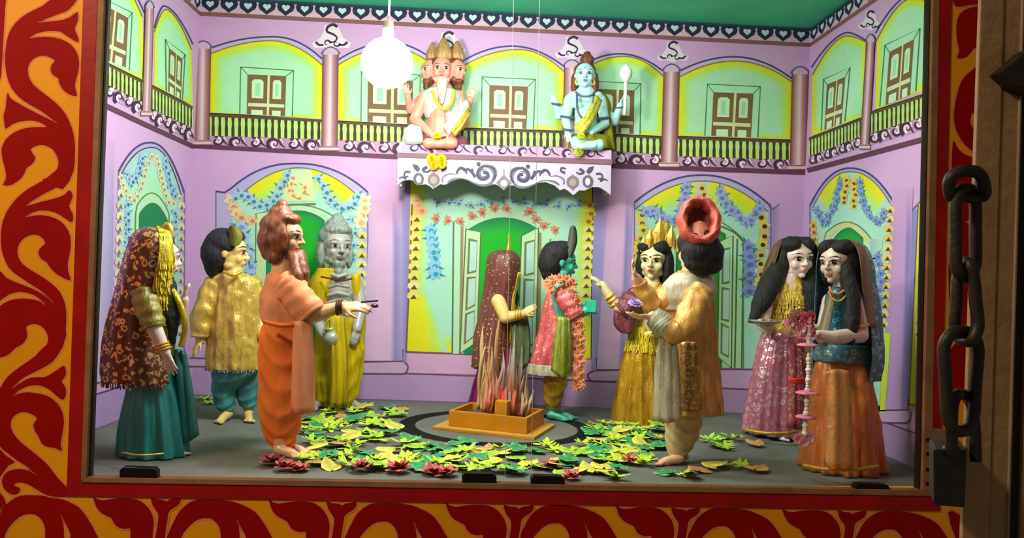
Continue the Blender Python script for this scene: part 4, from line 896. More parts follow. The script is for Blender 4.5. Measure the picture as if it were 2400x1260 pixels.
# ------------------------------------------------------------------ statue toolkit
class Blob:
    """closed shapes that a voxel remesh fuses into one continuous skin"""
    def __init__(s): s.v = []; s.f = []
    def grid(s, rings_, caps=True):
        b = len(s.v); n = len(rings_[0]); N = len(rings_)
        for r in rings_: s.v += r
        for i in range(N - 1):
            for k in range(n): s.f.append((b + i * n + k, b + i * n + (k + 1) % n, b + (i + 1) * n + (k + 1) % n, b + (i + 1) * n + k))
        if caps: s.f += [tuple(b + k for k in range(n))[::-1], tuple(b + (N - 1) * n + k for k in range(n))]
    def ell(s, c, r, M=None, n=14):
        c = Vector(c); R = []
        for i in range(1, n):
            th = PI * i / n; row = []
            for k in range(n + 4):
                a = 2 * PI * k / (n + 4); p = Vector((r[0] * math.sin(th) * math.cos(a), r[1] * math.sin(th) * math.sin(a), -r[2] * math.cos(th)))
                row.append(c + (M @ p if M else p))
            R.append(row)
        s.grid(R)
    def cap(s, a, b, r0, r1, n=12):
        a, b = Vector(a), Vector(b); ax = b - a; L = ax.length
        if L < 1e-6: return s.ell(a, (r0,) * 3)
        ax /= L; t = ax.orthogonal().normalized(); u = ax.cross(t); R = []
        def ring(c, r): R.append([c + (t * math.cos(2 * PI * k / n) + u * math.sin(2 * PI * k / n)) * r for k in range(n)])
        for q in (-.98, -.8, -.45): ring(a + ax * r0 * q, r0 * math.sqrt(1 - q * q))
        ring(a, r0); ring(a.lerp(b, .5), (r0 + r1) / 2); ring(b, r1)
        for q in (.45, .8, .98): ring(b + ax * r1 * q, r1 * math.sqrt(1 - q * q))
        s.grid(R)
    def chain(s, pts, rad):
        for i in range(len(pts) - 1): s.cap(pts[i], pts[i + 1], rad[i], rad[i + 1])
    def rows(s, rows, n=28, disp=None):
        R = []
        for j, (cx, cy, cz, rx, ry) in enumerate(rows):
            t = j / max(1, len(rows) - 1)
            R.append([Vector((cx + rx * math.cos(a) * (1 + (disp(a, t) if disp else 0)), cy + ry * math.sin(a) * (1 + (disp(a, t) if disp else 0)), cz)) for a in [2 * PI * k / n for k in range(n)]])
        s.grid(R)
    def build(s, name, voxel, mat, parent, smooth=3, noise_amp=0.0, noise_scale=20):
        me = bpy.data.meshes.new(name); me.from_pydata([tuple(v) for v in s.v], [], s.f)
        bm = bmesh.new(); bm.from_mesh(me); bmesh.ops.recalc_face_normals(bm, faces=bm.faces[:]); bm.to_mesh(me); bm.free()
        o = bpy.data.objects.new('tmp', me); COL.objects.link(o)
        r = o.modifiers.new('r', 'REMESH'); r.mode = 'VOXEL'; r.voxel_size = voxel
        if smooth: q = o.modifiers.new('s', 'SMOOTH'); q.factor = .5; q.iterations = smooth
        dg = bpy.context.evaluated_depsgraph_get(); dg.update(); out = bpy.data.meshes.new_from_object(o.evaluated_get(dg))
        bpy.data.objects.remove(o); bpy.data.meshes.remove(me); out.name = name
        if noise_amp:
            for v in out.vertices: v.co += v.normal * noise_amp * noise.noise(v.co * noise_scale)
        out.materials.clear(); out.materials.append(mat); out.polygons.foreach_set('use_smooth', [True] * len(out.polygons))
        return place(name, out, parent)

def face_matrix(c, yaw, pitch=0, roll=0):
    r = math.radians
    return Matrix.Translation(c) @ Matrix.Rotation(r(yaw), 4, 'Z') @ Matrix.Rotation(r(pitch), 4, 'X') @ Matrix.Rotation(r(roll), 4, 'Y')
M_paintc = vcol('figure_paint', 0.35, 0.03, 30, 0.0, 0.5)

class Fig:
    def __init__(s, name, label, px, py, at=None, cat='statue', group=None):
        base = at if at is not None else onF(px, py)
        s.root = empty(name, base, label, cat, group); s.Y = base.y; s.s = (base - CAM).dot(_F) / FPX; s.base = base
        s.B = Blob()
    def P(s, x, y, d=0.0): return onY(x, y, s.Y + d)
    def rows(s, secs, n=4):
        """(left px, right px, y px, depth ratio, d) -> smooth rows of (cx, cy, cz, rx, ry)"""
        out = []
        for q in secs:
            xl, xr, y, k = q[:4]; d = q[4] if len(q) > 4 else 0
            c = s.P((xl + xr) / 2, y, d); rx = abs(xr - xl) / 2 * s.s; out.append([c.x, c.y, c.z, rx, rx * k])
        return crs(out, n) if n > 1 else out
    # ---- head
    def head(s, x, y, h, yaw, pitch=0, roll=0, d=0.0, female=False, ears=True, gaunt=0.0):
        c = s.P(x, y, d); hh = h * s.s; M = face_matrix(c, yaw, pitch, roll); s.hM = M; s.hh = hh; s.hc = c; s.hy = yaw
        R3 = M.to_3x3(); T = lambda p: M @ (Vector(p) * hh)
        E = lambda p, r: s.B.ell(T(p), tuple(q * hh for q in r), R3, 16)
        f = .93 if female else 1.0
        E((0, .05, .12), (.37, .43, .38)); E((0, -.08, -.13), (.295 * f, .305, .345)); E((0, -.28, -.405), (.095 * f, .08, .07)); E((0, -.14, .10), (.33, .29, .27))
        for q in (-1, 1):
            E((q * .17, -.255, -.13), (.115 - gaunt * .03, .10, .125 - gaunt * .03)); E((q * .155, -.335, .105), (.125, .055, .035)); E((q * .155, -.315, .015), (.075, .05, .04))
            E((q * .045, -.425, -.128), (.038, .04, .034))
            if ears: E((q * .37, .03, -.02), (.035, .075, .115))
            E((q * .22 * f, -.06, -.30), (.085, .13, .09))
        s.B.chain([T((0, -.385, .06)), T((0, -.445, -.06)), T((0, -.475, -.115))], [.034 * hh, .04 * hh, .048 * hh])
        E((0, -.385, -.235), (.10 * f, .045, .026)); E((0, -.385, -.278), (.08 * f, .045, .03))
    def faces(s, body, M=None, hh=None, skin_c=None, lip=C(176, 40, 44), brow=C(24, 16, 16), iris=C(28, 18, 14), white=C(236, 234, 226), tilak=None, big=1.15, mous=None, prefix=''):
        """eyes, brows and lips laid on the modelled face"""
        M = M or s.hM; hh = hh or s.hh; me = body.data
        bv = BVHTree.FromPolygons([v.co.copy() for v in me.vertices], [tuple(p.vertices) for p in me.polygons])
        R3 = M.to_3x3(); fwd = (R3 @ Vector((0, 1, 0))).normalized()
        def hit(x, z, off):
            o = M @ (Vector((x, -.95, z)) * hh); h = bv.ray_cast(o, fwd, hh * 1.2)
            p = h[0] if h[0] is not None else M @ (Vector((x, -.36, z)) * hh)
            return p - fwd * off
        class A: pass
        def patch(acc, pts, col, off, col2=None):
            n = len(pts); b = len(acc.v); cx = sum(p[0] for p in pts) / n; cz = sum(p[1] for p in pts) / n
            for sc in (1, .66, .33):
                for p in pts: acc.v.append(hit(cx + (p[0] - cx) * sc, cz + (p[1] - cz) * sc, off)); acc.c.append(col if sc == 1 or not col2 else col2)
            acc.v.append(hit(cx, cz, off)); acc.c.append(col2 or col); z = len(acc.v) - 1
            for r in range(2):
                for i in range(n): acc.f.append((b + r * n + i, b + r * n + (i + 1) % n, b + (r + 1) * n + (i + 1) % n, b + (r + 1) * n + i))
            for i in range(n): acc.f.append((b + 2 * n + i, b + 2 * n + (i + 1) % n, z))
        def line(acc, pts, w0, w1, col, off):
            b = len(acc.v); n = len(pts)
            for i, p in enumerate(pts):
                q, r = pts[max(i - 1, 0)], pts[min(i + 1, n - 1)]; t = Vector((r[0] - q[0], r[1] - q[1])).normalized(); w = lerp(w0, w1, abs(2 * i / (n - 1) - 1)) / 2
                acc.v += [hit(p[0] - t.y * w, p[1] + t.x * w, off), hit(p[0] + t.y * w, p[1] - t.x * w, off)]; acc.c += [col, col]
            for i in range(n - 1): acc.f.append((b + 2 * i, b + 2 * i + 1, b + 2 * i + 3, b + 2 * i + 2))
        def flush(acc, name): return mk(name, acc.v, acc.f, M_paintc, s.root, True, acc.c)
        def new(): a = A(); a.v = []; a.f = []; a.c = []; return a
        o1 = .0012
        for q in (-1, 1):
            a = new(); cx, cz, w, hgt = q * .155, .015, .095 * big, .046 * big
            up = [(cx - w + 2 * w * i / 8, cz + hgt * (1 - (2 * i / 8 - 1) ** 2)) for i in range(9)]
            lo = [(cx + w - 2 * w * i / 8, cz - hgt * .75 * (1 - (2 * i / 8 - 1) ** 2)) for i in range(1, 8)]
            patch(a, up + lo, white, o1); patch(a, [(cx + .042 * big * math.cos(2 * PI * i / 12), cz + .004 + .042 * big * math.sin(2 * PI * i / 12)) for i in range(12)], iris, o1 * 1.6)
            patch(a, [(cx + .014 + .012 * math.cos(2 * PI * i / 6), cz + .02 + .012 * math.sin(2 * PI * i / 6)) for i in range(6)], C(240, 240, 240), o1 * 2.1)  # white dot paints a highlight on the iris
            line(a, [(p[0], p[1] + .006) for p in up] , .028, .012, brow, o1 * 1.9)
            line(a, [(cx + q * w * .9, cz), (cx + q * w * 1.3, cz + .03)], .014, .006, brow, o1 * 1.9)
            flush(a, 'eye')
            a = new(); line(a, [(cx - q * .10 + q * .24 * i / 6, .115 + .045 * math.sin(PI * (i + 1) / 7.5)) for i in range(7)], .03, .01, brow, o1); flush(a, 'eyebrow')
        if lip:
            a = new(); patch(a, [(-.095, -.25), (-.05, -.222), (-.018, -.212), (0, -.22), (.018, -.212), (.05, -.222), (.095, -.25), (.05, -.285), (0, -.298), (-.05, -.285)], lip, o1); line(a, [(-.09, -.25), (0, -.256), (.09, -.25)], .006, .004, mix(lip, (0, 0, 0, 1), .5), o1 * 1.7); flush(a, 'lips')
        if tilak:
            a = new(); tilak(a, patch, line, o1); flush(a, 'forehead_mark')
    # ---- limbs
    def hand(s, wrist, dirv, back, L, thumb=1, curl=.35, spread=.12, R=1.0):
        d = Vector(dirv).normalized(); n = Vector(back); n = (n - d * n.dot(d)).normalized(); l = d.cross(n) * thumb; w = Vector(wrist)
        kn = []
        for i, u in enumerate((.17, .06, -.055, -.16)):
            k = w + d * L * (.50 if i in (1, 2) else .46) + l * L * u; kn.append(k)
            s.B.cap(w + l * L * u * .55, k, .085 * L, .075 * L, 8)
        s.B.cap(kn[0], kn[3], .06 * L, .055 * L, 8)
        for i, (u, ln) in enumerate(((.17, .42), (.06, .48), (-.055, .44), (-.16, .34))):
            a = kn[i]; dd = (d + l * (u * spread * 6)).normalized(); ang = 0
            for j, fr in enumerate((.44, .32, .24)):
                ang += curl * (.5 if j == 0 else .85); v = (dd * math.cos(ang) - n * math.sin(ang)); e = a + v * ln * L * fr
                s.B.cap(a, e, (.056 - .006 * j) * L * R, (.051 - .007 * j) * L * R, 8); a = e
        a = w + d * L * .16 + l * L * .13; v1 = (d * .62 + l * .75 - n * .2).normalized(); v2 = (d * .9 + l * .3 - n * (.2 + curl * .5)).normalized()
        m = a + v1 * L * .24; s.B.cap(w + d * L * .1 + l * L * .04, m, .08 * L, .062 * L * R, 8); s.B.cap(m, m + v2 * L * .24, .062 * L * R, .045 * L * R, 8)
    def foot(s, heel, dirv, L, toes=True):
        d = Vector((dirv[0], dirv[1], 0)).normalized(); l = Vector((-d.y, d.x, 0)); h = Vector(heel); h.z = s.base.z + .002
        s.B.cap(h + Vector((0, 0, .20 * L)), h + d * L * .5 + Vector((0, 0, .13 * L)), .17 * L, .14 * L); s.B.cap(h + d * L * .45 + Vector((0, 0, .11 * L)), h + d * L * .74 + Vector((0, 0, .075 * L)), .15 * L, .10 * L)
        s.B.ell(h + d * L * .68 + Vector((0, 0, .075 * L)), (.16 * L, .16 * L, .075 * L))
        for i, u in enumerate((.14, .05, -.03, -.10, -.16)):
            a = h + d * L * (.74 - .03 * i) + l * L * u + Vector((0, 0, .06 * L)); s.B.cap(a, a + d * L * (.18 - .02 * i), .05 * L if i else .065 * L, .04 * L if i else .058 * L, 8)
    def limb(s, pts, rad, raw=False): s.B.chain([Vector(p) for p in pts], [(r if raw or r < 24 else 24 + (r - 24) * .3) * s.s for r in rad])
    def body(s, mat, voxel=.0042, smooth=2): s.bodyo = s.B.build('body', voxel, mat, s.root, smooth); return s.bodyo
    # ---- cloth
    def cloth(s, name, secs, mat, n=72, a0=0, a1=360, pleat=0, amp=0.0, ph=0.0, amp0=None, disp=None, thick=.003, sub=4, wr=.0, wrs=14, parent=None, scale=1.0, caps=True, cols=None, rawrows=None):
        rows = rawrows if rawrows is not None else s.rows(secs, sub); N = len(rows); full = (a1 - a0) >= 359.9; vs = []; fs = []
        m = n if full else n + 1; A0, A1 = math.radians(a0), math.radians(a1); amp0 = amp * .2 if amp0 is None else amp0
        for j, (cx, cy, cz, rx, ry) in enumerate(rows):
            t = j / (N - 1)
            for k in range(m):
                a = A0 + (A1 - A0) * k / n; f = scale
                if pleat: f += (amp0 + (amp - amp0) * t) * (math.sin(pleat * a + ph + .6 * math.sin(3 * a + ph) + .5 * math.sin(t * 4)) + .3 * math.sin(2 * (pleat * a + ph + .6 * math.sin(3 * a + ph))) + .35 * math.sin(2.3 * pleat * a + 1.3 * ph))
                if disp: f += disp(a, t)
                p = Vector((cx + rx * f * math.cos(a), cy + ry * f * math.sin(a), cz))
                if wr: p += Vector((math.cos(a), math.sin(a), 0)) * wr * (noise.noise(Vector((p.x * wrs, p.y * wrs, p.z * wrs * .45)) + Vector((ph, 0, 0))) + .55 * noise.noise(Vector((p.x * wrs * 2.4, p.y * wrs * 2.4, p.z * wrs * 1.3))))
                vs.append(p)
        for j in range(N - 1):
            for k in range(n):
                k2 = (k + 1) % m; fs.append((j * m + k, (j + 1) * m + k, (j + 1) * m + k2, j * m + k2))
        bm = bmesh.new(); bv = [bm.verts.new(v) for v in vs]
        for f in fs: bm.faces.new([bv[i] for i in f])
        if full and caps:
            bm.faces.new([bv[k] for k in range(m)]); bm.faces.new([bv[(N - 1) * m + k] for k in range(m)][::-1])
        bmesh.ops.recalc_face_normals(bm, faces=bm.faces[:])
        if not full and thick: bmesh.ops.solidify(bm, geom=bm.faces[:], thickness=thick)
        me = bpy.data.meshes.new(name); bm.to_mesh(me); bm.free(); me.materials.append(mat); me.polygons.foreach_set('use_smooth', [True] * len(me.polygons))
        return place(name, me, parent or s.root)
    def sheet(s, name, grid, mat, thick=.003, sub=3, parent=None, wr=0.0, wrs=16, wave=0.0, wf=5):
        """hanging strip of cloth: rows of world points, smoothed both ways, folded lightly"""
        G = [cr([tuple(p) for p in r], 4) for r in grid]; G2 = list(zip(*[cr([tuple(r[i]) for r in G], sub) for i in range(len(G[0]))])); vs = []; R = len(G2); K = len(G2[0])
        for i, r in enumerate(G2):
            for k, p in enumerate(r):
                q = Vector(p); q.y += wave * math.sin(wf * 2 * PI * k / (K - 1) + i * .1)
                if wr: q.y += wr * noise.noise(q * wrs)
                vs.append(q)
        bm = bmesh.new(); bv = [bm.verts.new(v) for v in vs]
        for i in range(R - 1):
            for k in range(K - 1): bm.faces.new((bv[i * K + k], bv[(i + 1) * K + k], bv[(i + 1) * K + k + 1], bv[i * K + k + 1]))
        bmesh.ops.recalc_face_normals(bm, faces=bm.faces[:])
        if thick: bmesh.ops.solidify(bm, geom=bm.faces[:], thickness=thick)
        me = bpy.data.meshes.new(name); bm.to_mesh(me); bm.free(); me.materials.append(mat); me.polygons.foreach_set('use_smooth', [True] * len(me.polygons))
        return place(name, me, parent or s.root)
    def sleeve(s, name, pts, rad, mat, n=24, wr=.006, wrs=30, ringamp=.06, ringf=34, parent=None):
        p0, p1 = Vector(pts[0]), Vector(pts[1]); pts = [p0 - (p1 - p0).normalized() * rad[0] * s.s * .85] + list(pts); rad = [rad[0] * .62] + list(rad)
        P = crs([list(Vector(p)) + [r * s.s] for p, r in zip(pts, rad)], 7); vs = []; fs = []; last = None; N = len(P)
        for i in range(N):
            t = Vector(P[min(i + 1, N - 1)][:3]) - Vector(P[max(i - 1, 0)][:3]); t.normalize()
            a = t.orthogonal().normalized() if last is None else (last - t * last.dot(t)).normalized(); last = a; b = t.cross(a)
            for k in range(n):
                an = 2 * PI * k / n; r = P[i][3] * (1 + ringamp * math.sin(i * ringf / N + 1.5 * math.sin(an)) + .05 * math.sin(3 * an)); p = Vector(P[i][:3]) + (a * math.cos(an) + b * math.sin(an)) * r
                vs.append(p + (a * math.cos(an) + b * math.sin(an)) * wr * noise.noise(p * wrs))
        for i in range(N - 1):
            for k in range(n): fs.append((i * n + k, i * n + (k + 1) % n, (i + 1) * n + (k + 1) % n, (i + 1) * n + k))
        fs += [tuple(range(n))[::-1], tuple(range((N - 1) * n, N * n))]
        return mk(name, vs, fs, mat, parent or s.root, True)
    def tube(s, name, pts, r, mat, closed=False, n=8, parent=None, sub=5): return tube(name, pts, r, mat, parent or s.root, closed, n, sub)
    def ringband(s, name, c, axis, r, w, mat, parent=None, n=20):
        ax = Vector(axis).normalized(); t = ax.orthogonal().normalized(); u = ax.cross(t); c = Vector(c)
        return tube(name, [c + (t * math.cos(2 * PI * k / n) + u * math.sin(2 * PI * k / n)) * r for k in range(n)], w, mat, parent or s.root, True, 8, 0)
    def beads(s, name, pts, r, mat, n, parent=None):
        """a string of beads joined as one part"""
        P = cr([tuple(p) for p in pts], 8); L = [0]
        for a, b in zip(P, P[1:]): L.append(L[-1] + (b - a).length)
        bm = bmesh.new()
        for i in range(n):
            d = L[-1] * (i + .5) / n; j = max(k for k in range(len(L)) if L[k] <= d); j = min(j, len(P) - 2); f = (d - L[j]) / max(1e-9, L[j + 1] - L[j]); c = P[j].lerp(P[j + 1], f)
            bmesh.ops.create_icosphere(bm, subdivisions=1, radius=r, matrix=Matrix.Translation(c))
        me = bpy.data.meshes.new(name); bm.to_mesh(me); bm.free(); me.materials.append(mat); me.polygons.foreach_set('use_smooth', [True] * len(me.polygons))
        return place(name, me, parent or s.root)
    def hairblob(s, name, els, mat, voxel=.006, M=None, hh=None, chains=(), amp=.004, scale=40):
        M = M or s.hM; hh = hh or s.hh; b = Blob(); R3 = M.to_3x3()
        for p, r in els: b.ell(M @ (Vector(p) * hh), tuple(q * hh for q in r), R3)
        for pts, rad in chains: b.chain([Vector(p) for p in pts], rad)
        return b.build(name, voxel, mat, s.root, 1, amp, scale)
def flower_mesh(name, c, r, mat, parent, petals=12, layers=3, axis=(0, -1, .2), mesh_only=False):
    """rosette of overlapping cupped petals"""
    ax = Vector(axis).normalized(); t = ax.orthogonal().normalized(); u = ax.cross(t); vs = []; fs = []; c = Vector(c)
    for L in range(layers):
        rr = r * (1 - L * .28); lift = .25 + L * .35; np_ = max(5, petals - L * 2)
        for k in range(np_):
            a = 2 * PI * (k + .5 * L) / np_; da = PI / np_ * 1.25; b = len(vs)
            D = lambda an, q, h: c + (t * math.cos(an) + u * math.sin(an)) * q + ax * h
            vs += [D(a, rr * .12, r * lift * .3), D(a - da, rr * .62, r * lift * .55), D(a, rr * .7, r * lift * .42), D(a + da, rr * .62, r * lift * .55), D(a - da * .6, rr * .95, r * lift * .75), D(a, rr, r * lift * .6), D(a + da * .6, rr * .95, r * lift * .75)]
            fs += [(b, b + 1, b + 2), (b, b + 2, b + 3), (b + 1, b + 4, b + 5, b + 2), (b + 2, b + 5, b + 6, b + 3)]
    return mk(name, vs, fs, mat, parent, True)
def flowers_joined(name, spots, mat, parent, petals=8, layers=2):
    vs = []; fs = []
    for c, r, axis in spots:
        ax = Vector(axis).normalized(); t = ax.orthogonal().normalized(); u = ax.cross(t); c = Vector(c)
        for L in range(layers):
            rr = r * (1 - L * .32); lift = .2 + L * .4; np_ = max(4, petals - 2 * L)
            for k in range(np_):
                a = 2 * PI * (k + .5 * L) / np_; da = PI / np_ * 1.2; b = len(vs); D = lambda an, q, h: c + (t * math.cos(an) + u * math.sin(an)) * q + ax * h
                vs += [D(a, rr * .1, r * lift * .3), D(a - da, rr * .65, r * lift * .5), D(a, rr, r * lift * .75), D(a + da, rr * .65, r * lift * .5)]; fs += [(b, b + 1, b + 2, b + 3)]
    return mk(name, vs, fs, mat, parent, True)
# ------------------------------------------------------------------ cloth, skin and hair materials
GOLD = foil('gold_trim', C(236, 190, 60), C(150, 100, 20), 0.25, 0.9, 90, 0.4)
TINSEL = foil('yellow_tinsel', C(240, 220, 40), C(160, 130, 10), 0.25, 0.8, 70, 0.8, (1, 1, .25))
SEQ = sequin('maroon_sequin_net', C(98, 54, 42), C(236, 196, 132), 40, 7.0, .17)
SEQ2 = foil('maroon_fine_net', C(112, 50, 42), C(70, 30, 28), 0.5, 0.25, 60, 0.4, (1, 1, .2), C(220, 170, 100), .80, 52)
TEALC = foil('teal_satin', C(10, 146, 146), C(4, 84, 88), 0.4, 0.25, 40, 0.3, (1, 1, .15))
GKURTA = foil('gold_kurta_foil', C(222, 190, 84), C(150, 116, 34), 0.28, 0.7, 26, 1.0, (1, 1, .5))
TDHOTI = cloth('teal_dhoti_silk', C(84, 156, 160), C(44, 104, 112), 22, .45, (1, 1, .4), .3)
ORANGE = cloth('orange_dhoti_cloth', C(236, 128, 50), C(206, 96, 34), 14, .7, (1, 1, .4), .2)
PEACHC = cloth('peach_cape_cloth', C(232, 152, 110), C(208, 128, 88), 14, .75, (1, 1, .4), .2)
YELC = cloth('yellow_robe_cloth', C(206, 180, 8), C(150, 128, 2), 26, .6, (1, 1, .2), .3)
MAGC = cloth('magenta_skirt_cloth', C(140, 30, 86), C(84, 12, 52), 26, .5, (1, 1, .2), .3)
PINKF = foil('pink_brocade', C(214, 96, 96), C(146, 46, 56), 0.35, 0.45, 30, 0.7, (1, 1, .4), C(236, 180, 150), .8, 40)
GREENF = foil('green_sash_foil', C(150, 164, 50), C(84, 96, 20), 0.4, 0.45, 40, 0.7)
DGOLD = foil('old_gold_foil', C(206, 160, 30), C(96, 70, 6), 0.22, 0.9, 26, 1.0, (1, 1, .3))
COAT = foil('bronze_coat_brocade', C(224, 168, 78), C(164, 112, 40), 0.4, 0.55, 34, 0.5, (1, 1, .35), C(230, 190, 110), .86, 60)
SHAWL = foil('silver_grey_shawl', C(182, 176, 150), C(112, 102, 80), 0.5, 0.25, 60, 0.4, (1, 1, .2), C(236, 224, 190), .85, 70)
BEIGE = foil('beige_satin', C(206, 184, 140), C(150, 124, 84), 0.4, 0.35, 20, 0.4, (1, 1, .4))
PSKIRT = sequin('rose_brocade', C(166, 92, 116), C(226, 200, 214), 40, 6.0, .15)
COPPER = foil('copper_silk', C(216, 124, 54), C(150, 76, 26), 0.35, 0.6, 16, 0.8, (1, 1, .4))
COPPERP = sequin('copper_panel_brocade', C(206, 138, 72), C(230, 190, 140), 44, 6.0, .15)
BVEIL = sequin('blue_green_veil', C(66, 110, 128), C(150, 176, 176), 40, 6.0, .12, .45)
TBLOUSE = sequin('blue_blouse_brocade', C(20, 92, 122), C(120, 190, 210), 50, 6.0, .12)
MBLOUSE = foil('maroon_net_sleeve', C(120, 44, 60), C(76, 24, 36), 0.45, 0.3, 50, 0.5, (1, 1, 1), C(236, 200, 150), .9, 34)
GBLOUSE = foil('gold_leaf_blouse', C(220, 190, 60), C(130, 110, 20), 0.25, 0.85, 38, 1.0, (1, 1, .5))
BROWNNET = cloth('brown_net_veil', C(110, 84, 58), C(70, 50, 34), 40, .6, (1, 1, .3), .3)
REDT = foil('red_turban_cloth', C(206, 84, 62), C(150, 46, 34), 0.5, 0.15, 34, 0.6, (1, 1, .6), C(230, 150, 120), .92, 60)
OLIVEC = cloth('olive_lap_cloth', C(140, 138, 28), C(86, 84, 10), 30, .5, (1, 1, .25), .3)
WHITEF = foil('white_silver_scarf', C(206, 226, 214), C(150, 176, 166), 0.35, 0.3, 34, 0.6)
BLACKH = hairmat('black_hair', C(20, 20, 24), 55, .75); NAVYH = hairmat('navy_hair', C(24, 26, 44), 55, .75); BROWNH = hairmat('brown_hair', C(134, 74, 42), 40); GREYH = hairmat('grey_hair', C(150, 164, 160), 45); AUBH = hairmat('auburn_hair', C(126, 64, 44), 45)
SK_WHITE = skin('porcelain_skin', C(226, 204, 196)); SK_GOLD = skin('golden_skin', C(222, 190, 116)); SK_TAN = skin('tan_skin', C(214, 164, 124)); SK_GREY = skin('ash_grey_skin', C(164, 164, 160)); SK_BLUE = skin('pale_blue_skin', C(178, 226, 232)); SK_TEAL = skin('teal_skin', C(60, 178, 158)); SK_PEACH = skin('peach_skin', C(226, 178, 140)); SK_PINK = skin('pink_skin', C(226, 150, 132)); SK_CREAM = skin('cream_skin', C(222, 208, 160))
FEATH = vcol('feather_paint', .5, .1, 40)
def feather(F, base, tip, w, c1, c2, d=0.0):
    """flat plume with a quill and a bent tip"""
    p = cr([F.P(*base, d), F.P(lerp(base[0], tip[0], .5) + w * .2, lerp(base[1], tip[1], .5), d - .004), F.P(*tip, d)], 8); n = len(p); vs = []; fs = []; cs = []
    for i, q in enumerate(p):
        t = i / (n - 1); ww = w * F.s * .5 * (.55 + .75 * math.sin(PI * min(1, t * 1.02)) ** .8) * (1 if t < .98 else .3); c = mix(c1, c2, t)
        for u, y in ((-1, 0), (0, -.003), (1, 0), (0, .003)): vs.append(q + Vector((ww * u, y, 0))); cs.append(c if u else mix(c, (0, 0, 0, 1), .35))
    for i in range(n - 1):
        for k in range(4): fs.append((i * 4 + k, i * 4 + (k + 1) % 4, i * 4 + 4 + (k + 1) % 4, i * 4 + 4 + k))
    return mk('feather', vs, fs, FEATH, F.root, True, cs)
def ufold(k, amp, a0, ph=0.0):
    """swags of a dhoti leg: folds that sag towards the front"""
    def f(a, t):
        d = math.atan2(math.sin(a - a0), math.cos(a - a0)); q = k * (t - .20 * math.cos(d)) + ph + .9 * math.sin(1.5 * d + ph) + .6 * math.sin(5 * t)
        return amp * .85 * (1 - abs(math.sin(q * .5)) * 2) * (.15 + .85 * max(0, math.cos(d * .5)))
    return f
V = Vector

# ---- 1  woman in the sequinned maroon veil (left, seen from behind)
F = Fig('woman_statue', 'statue of woman with maroon sequinned veil and teal skirt beside the left wall', 352, 1064)
F.head(372, 604, 104, 128, female=True)
F.limb([F.P(368, 640), F.P(362, 680), F.P(352, 740), F.P(350, 830), F.P(352, 880)], [22, 34, 48, 44, 50])
F.limb([F.P(350, 880), F.P(352, 1000), F.P(360, 1050)], [44, 30, 20])
F.limb([F.P(340, 695, -.07), F.P(362, 770, -.10), F.P(388, 826, -.10)], [22, 18, 12]); F.hand(F.P(388, 826, -.10), V((.45, -.1, -1)), V((-.3, -.9, .1)), 58 * F.s, 1, .25, .14)
F.limb([F.P(386, 700, .05), F.P(424, 745, .04), F.P(432, 702, .02)], [20, 15, 11]); F.hand(F.P(432, 702, .02), V((.1, -.1, 1)), V((-.8, -.5, .1)), 46 * F.s, -1, .5, .12)
F.foot(onF(388, 1066), (1, -.1), 60 * F.s); F.foot(F.P(340, 1062, .05), (1, .1), 60 * F.s)
b = F.body(SK_WHITE); F.faces(b)
F.hairblob('hair', [((0, .08, .12), (.40, .43, .40)), ((0, .14, -.1), (.38, .32, .4))], BLACKH, .006, chains=[([F.P(384, 625, .02), F.P(392, 690, .0), F.P(398, 740, -.01), F.P(402, 800, -.01)], [20 * F.s, 24 * F.s, 25 * F.s, 10 * F.s])])
F.cloth('skirt', [(316, 392, 850, .85), (300, 408, 900, .85), (290, 426, 970, .85), (284, 436, 1040, .85), (282, 438, 1062, .85)], TEALC, 130, pleat=12, amp=.08, wr=.006)
F.sheet('skirt_flap', [[F.P(402, 820, .03), F.P(418, 818, .02), F.P(432, 822, .03)], [F.P(408, 900, .03), F.P(430, 900, 0), F.P(446, 905, .03)], [F.P(414, 1030, .03), F.P(440, 1036, 0), F.P(462, 1020, .03)]], TEALC, .006, 5, wave=.01, wf=2)
F.cloth('blouse', [(330, 404, 672, .75), (324, 412, 700, .72), (326, 414, 760, .72), (326, 408, 830, .75), (320, 400, 862, .8)], foil('olive_gold_blouse', C(150, 140, 40), C(90, 84, 16), .4, .5, 40, .6), 40, wr=.005)
F.sleeve('sleeve', [F.P(338, 690, -.07), F.P(352, 735, -.09), F.P(362, 768, -.10)], [28, 27, 25], bpy.data.materials['olive_gold_blouse'])
veil_rows = [(340, 384, 532, .95), (314, 414, 550, 1.0), (298, 424, 596, 1.0), (284, 418, 650, 1.0), (270, 404, 700, .95), (256, 392, 750, .9), (248, 396, 800, .85), (242, 412, 860, .8), (246, 420, 892, .78)]
ve = F.cloth('veil', veil_rows, SEQ, 96, 62, 330, pleat=9, amp=.035, amp0=.006, wr=.006, thick=.003, sub=5)
bd = F.cloth('veil_border', veil_rows[:6], TINSEL, 16, 300, 331, scale=1.025, thick=.004, sub=5, wr=.008, wrs=40, parent=ve)
fr_pts = F.rows(veil_rows, 5)[-1]
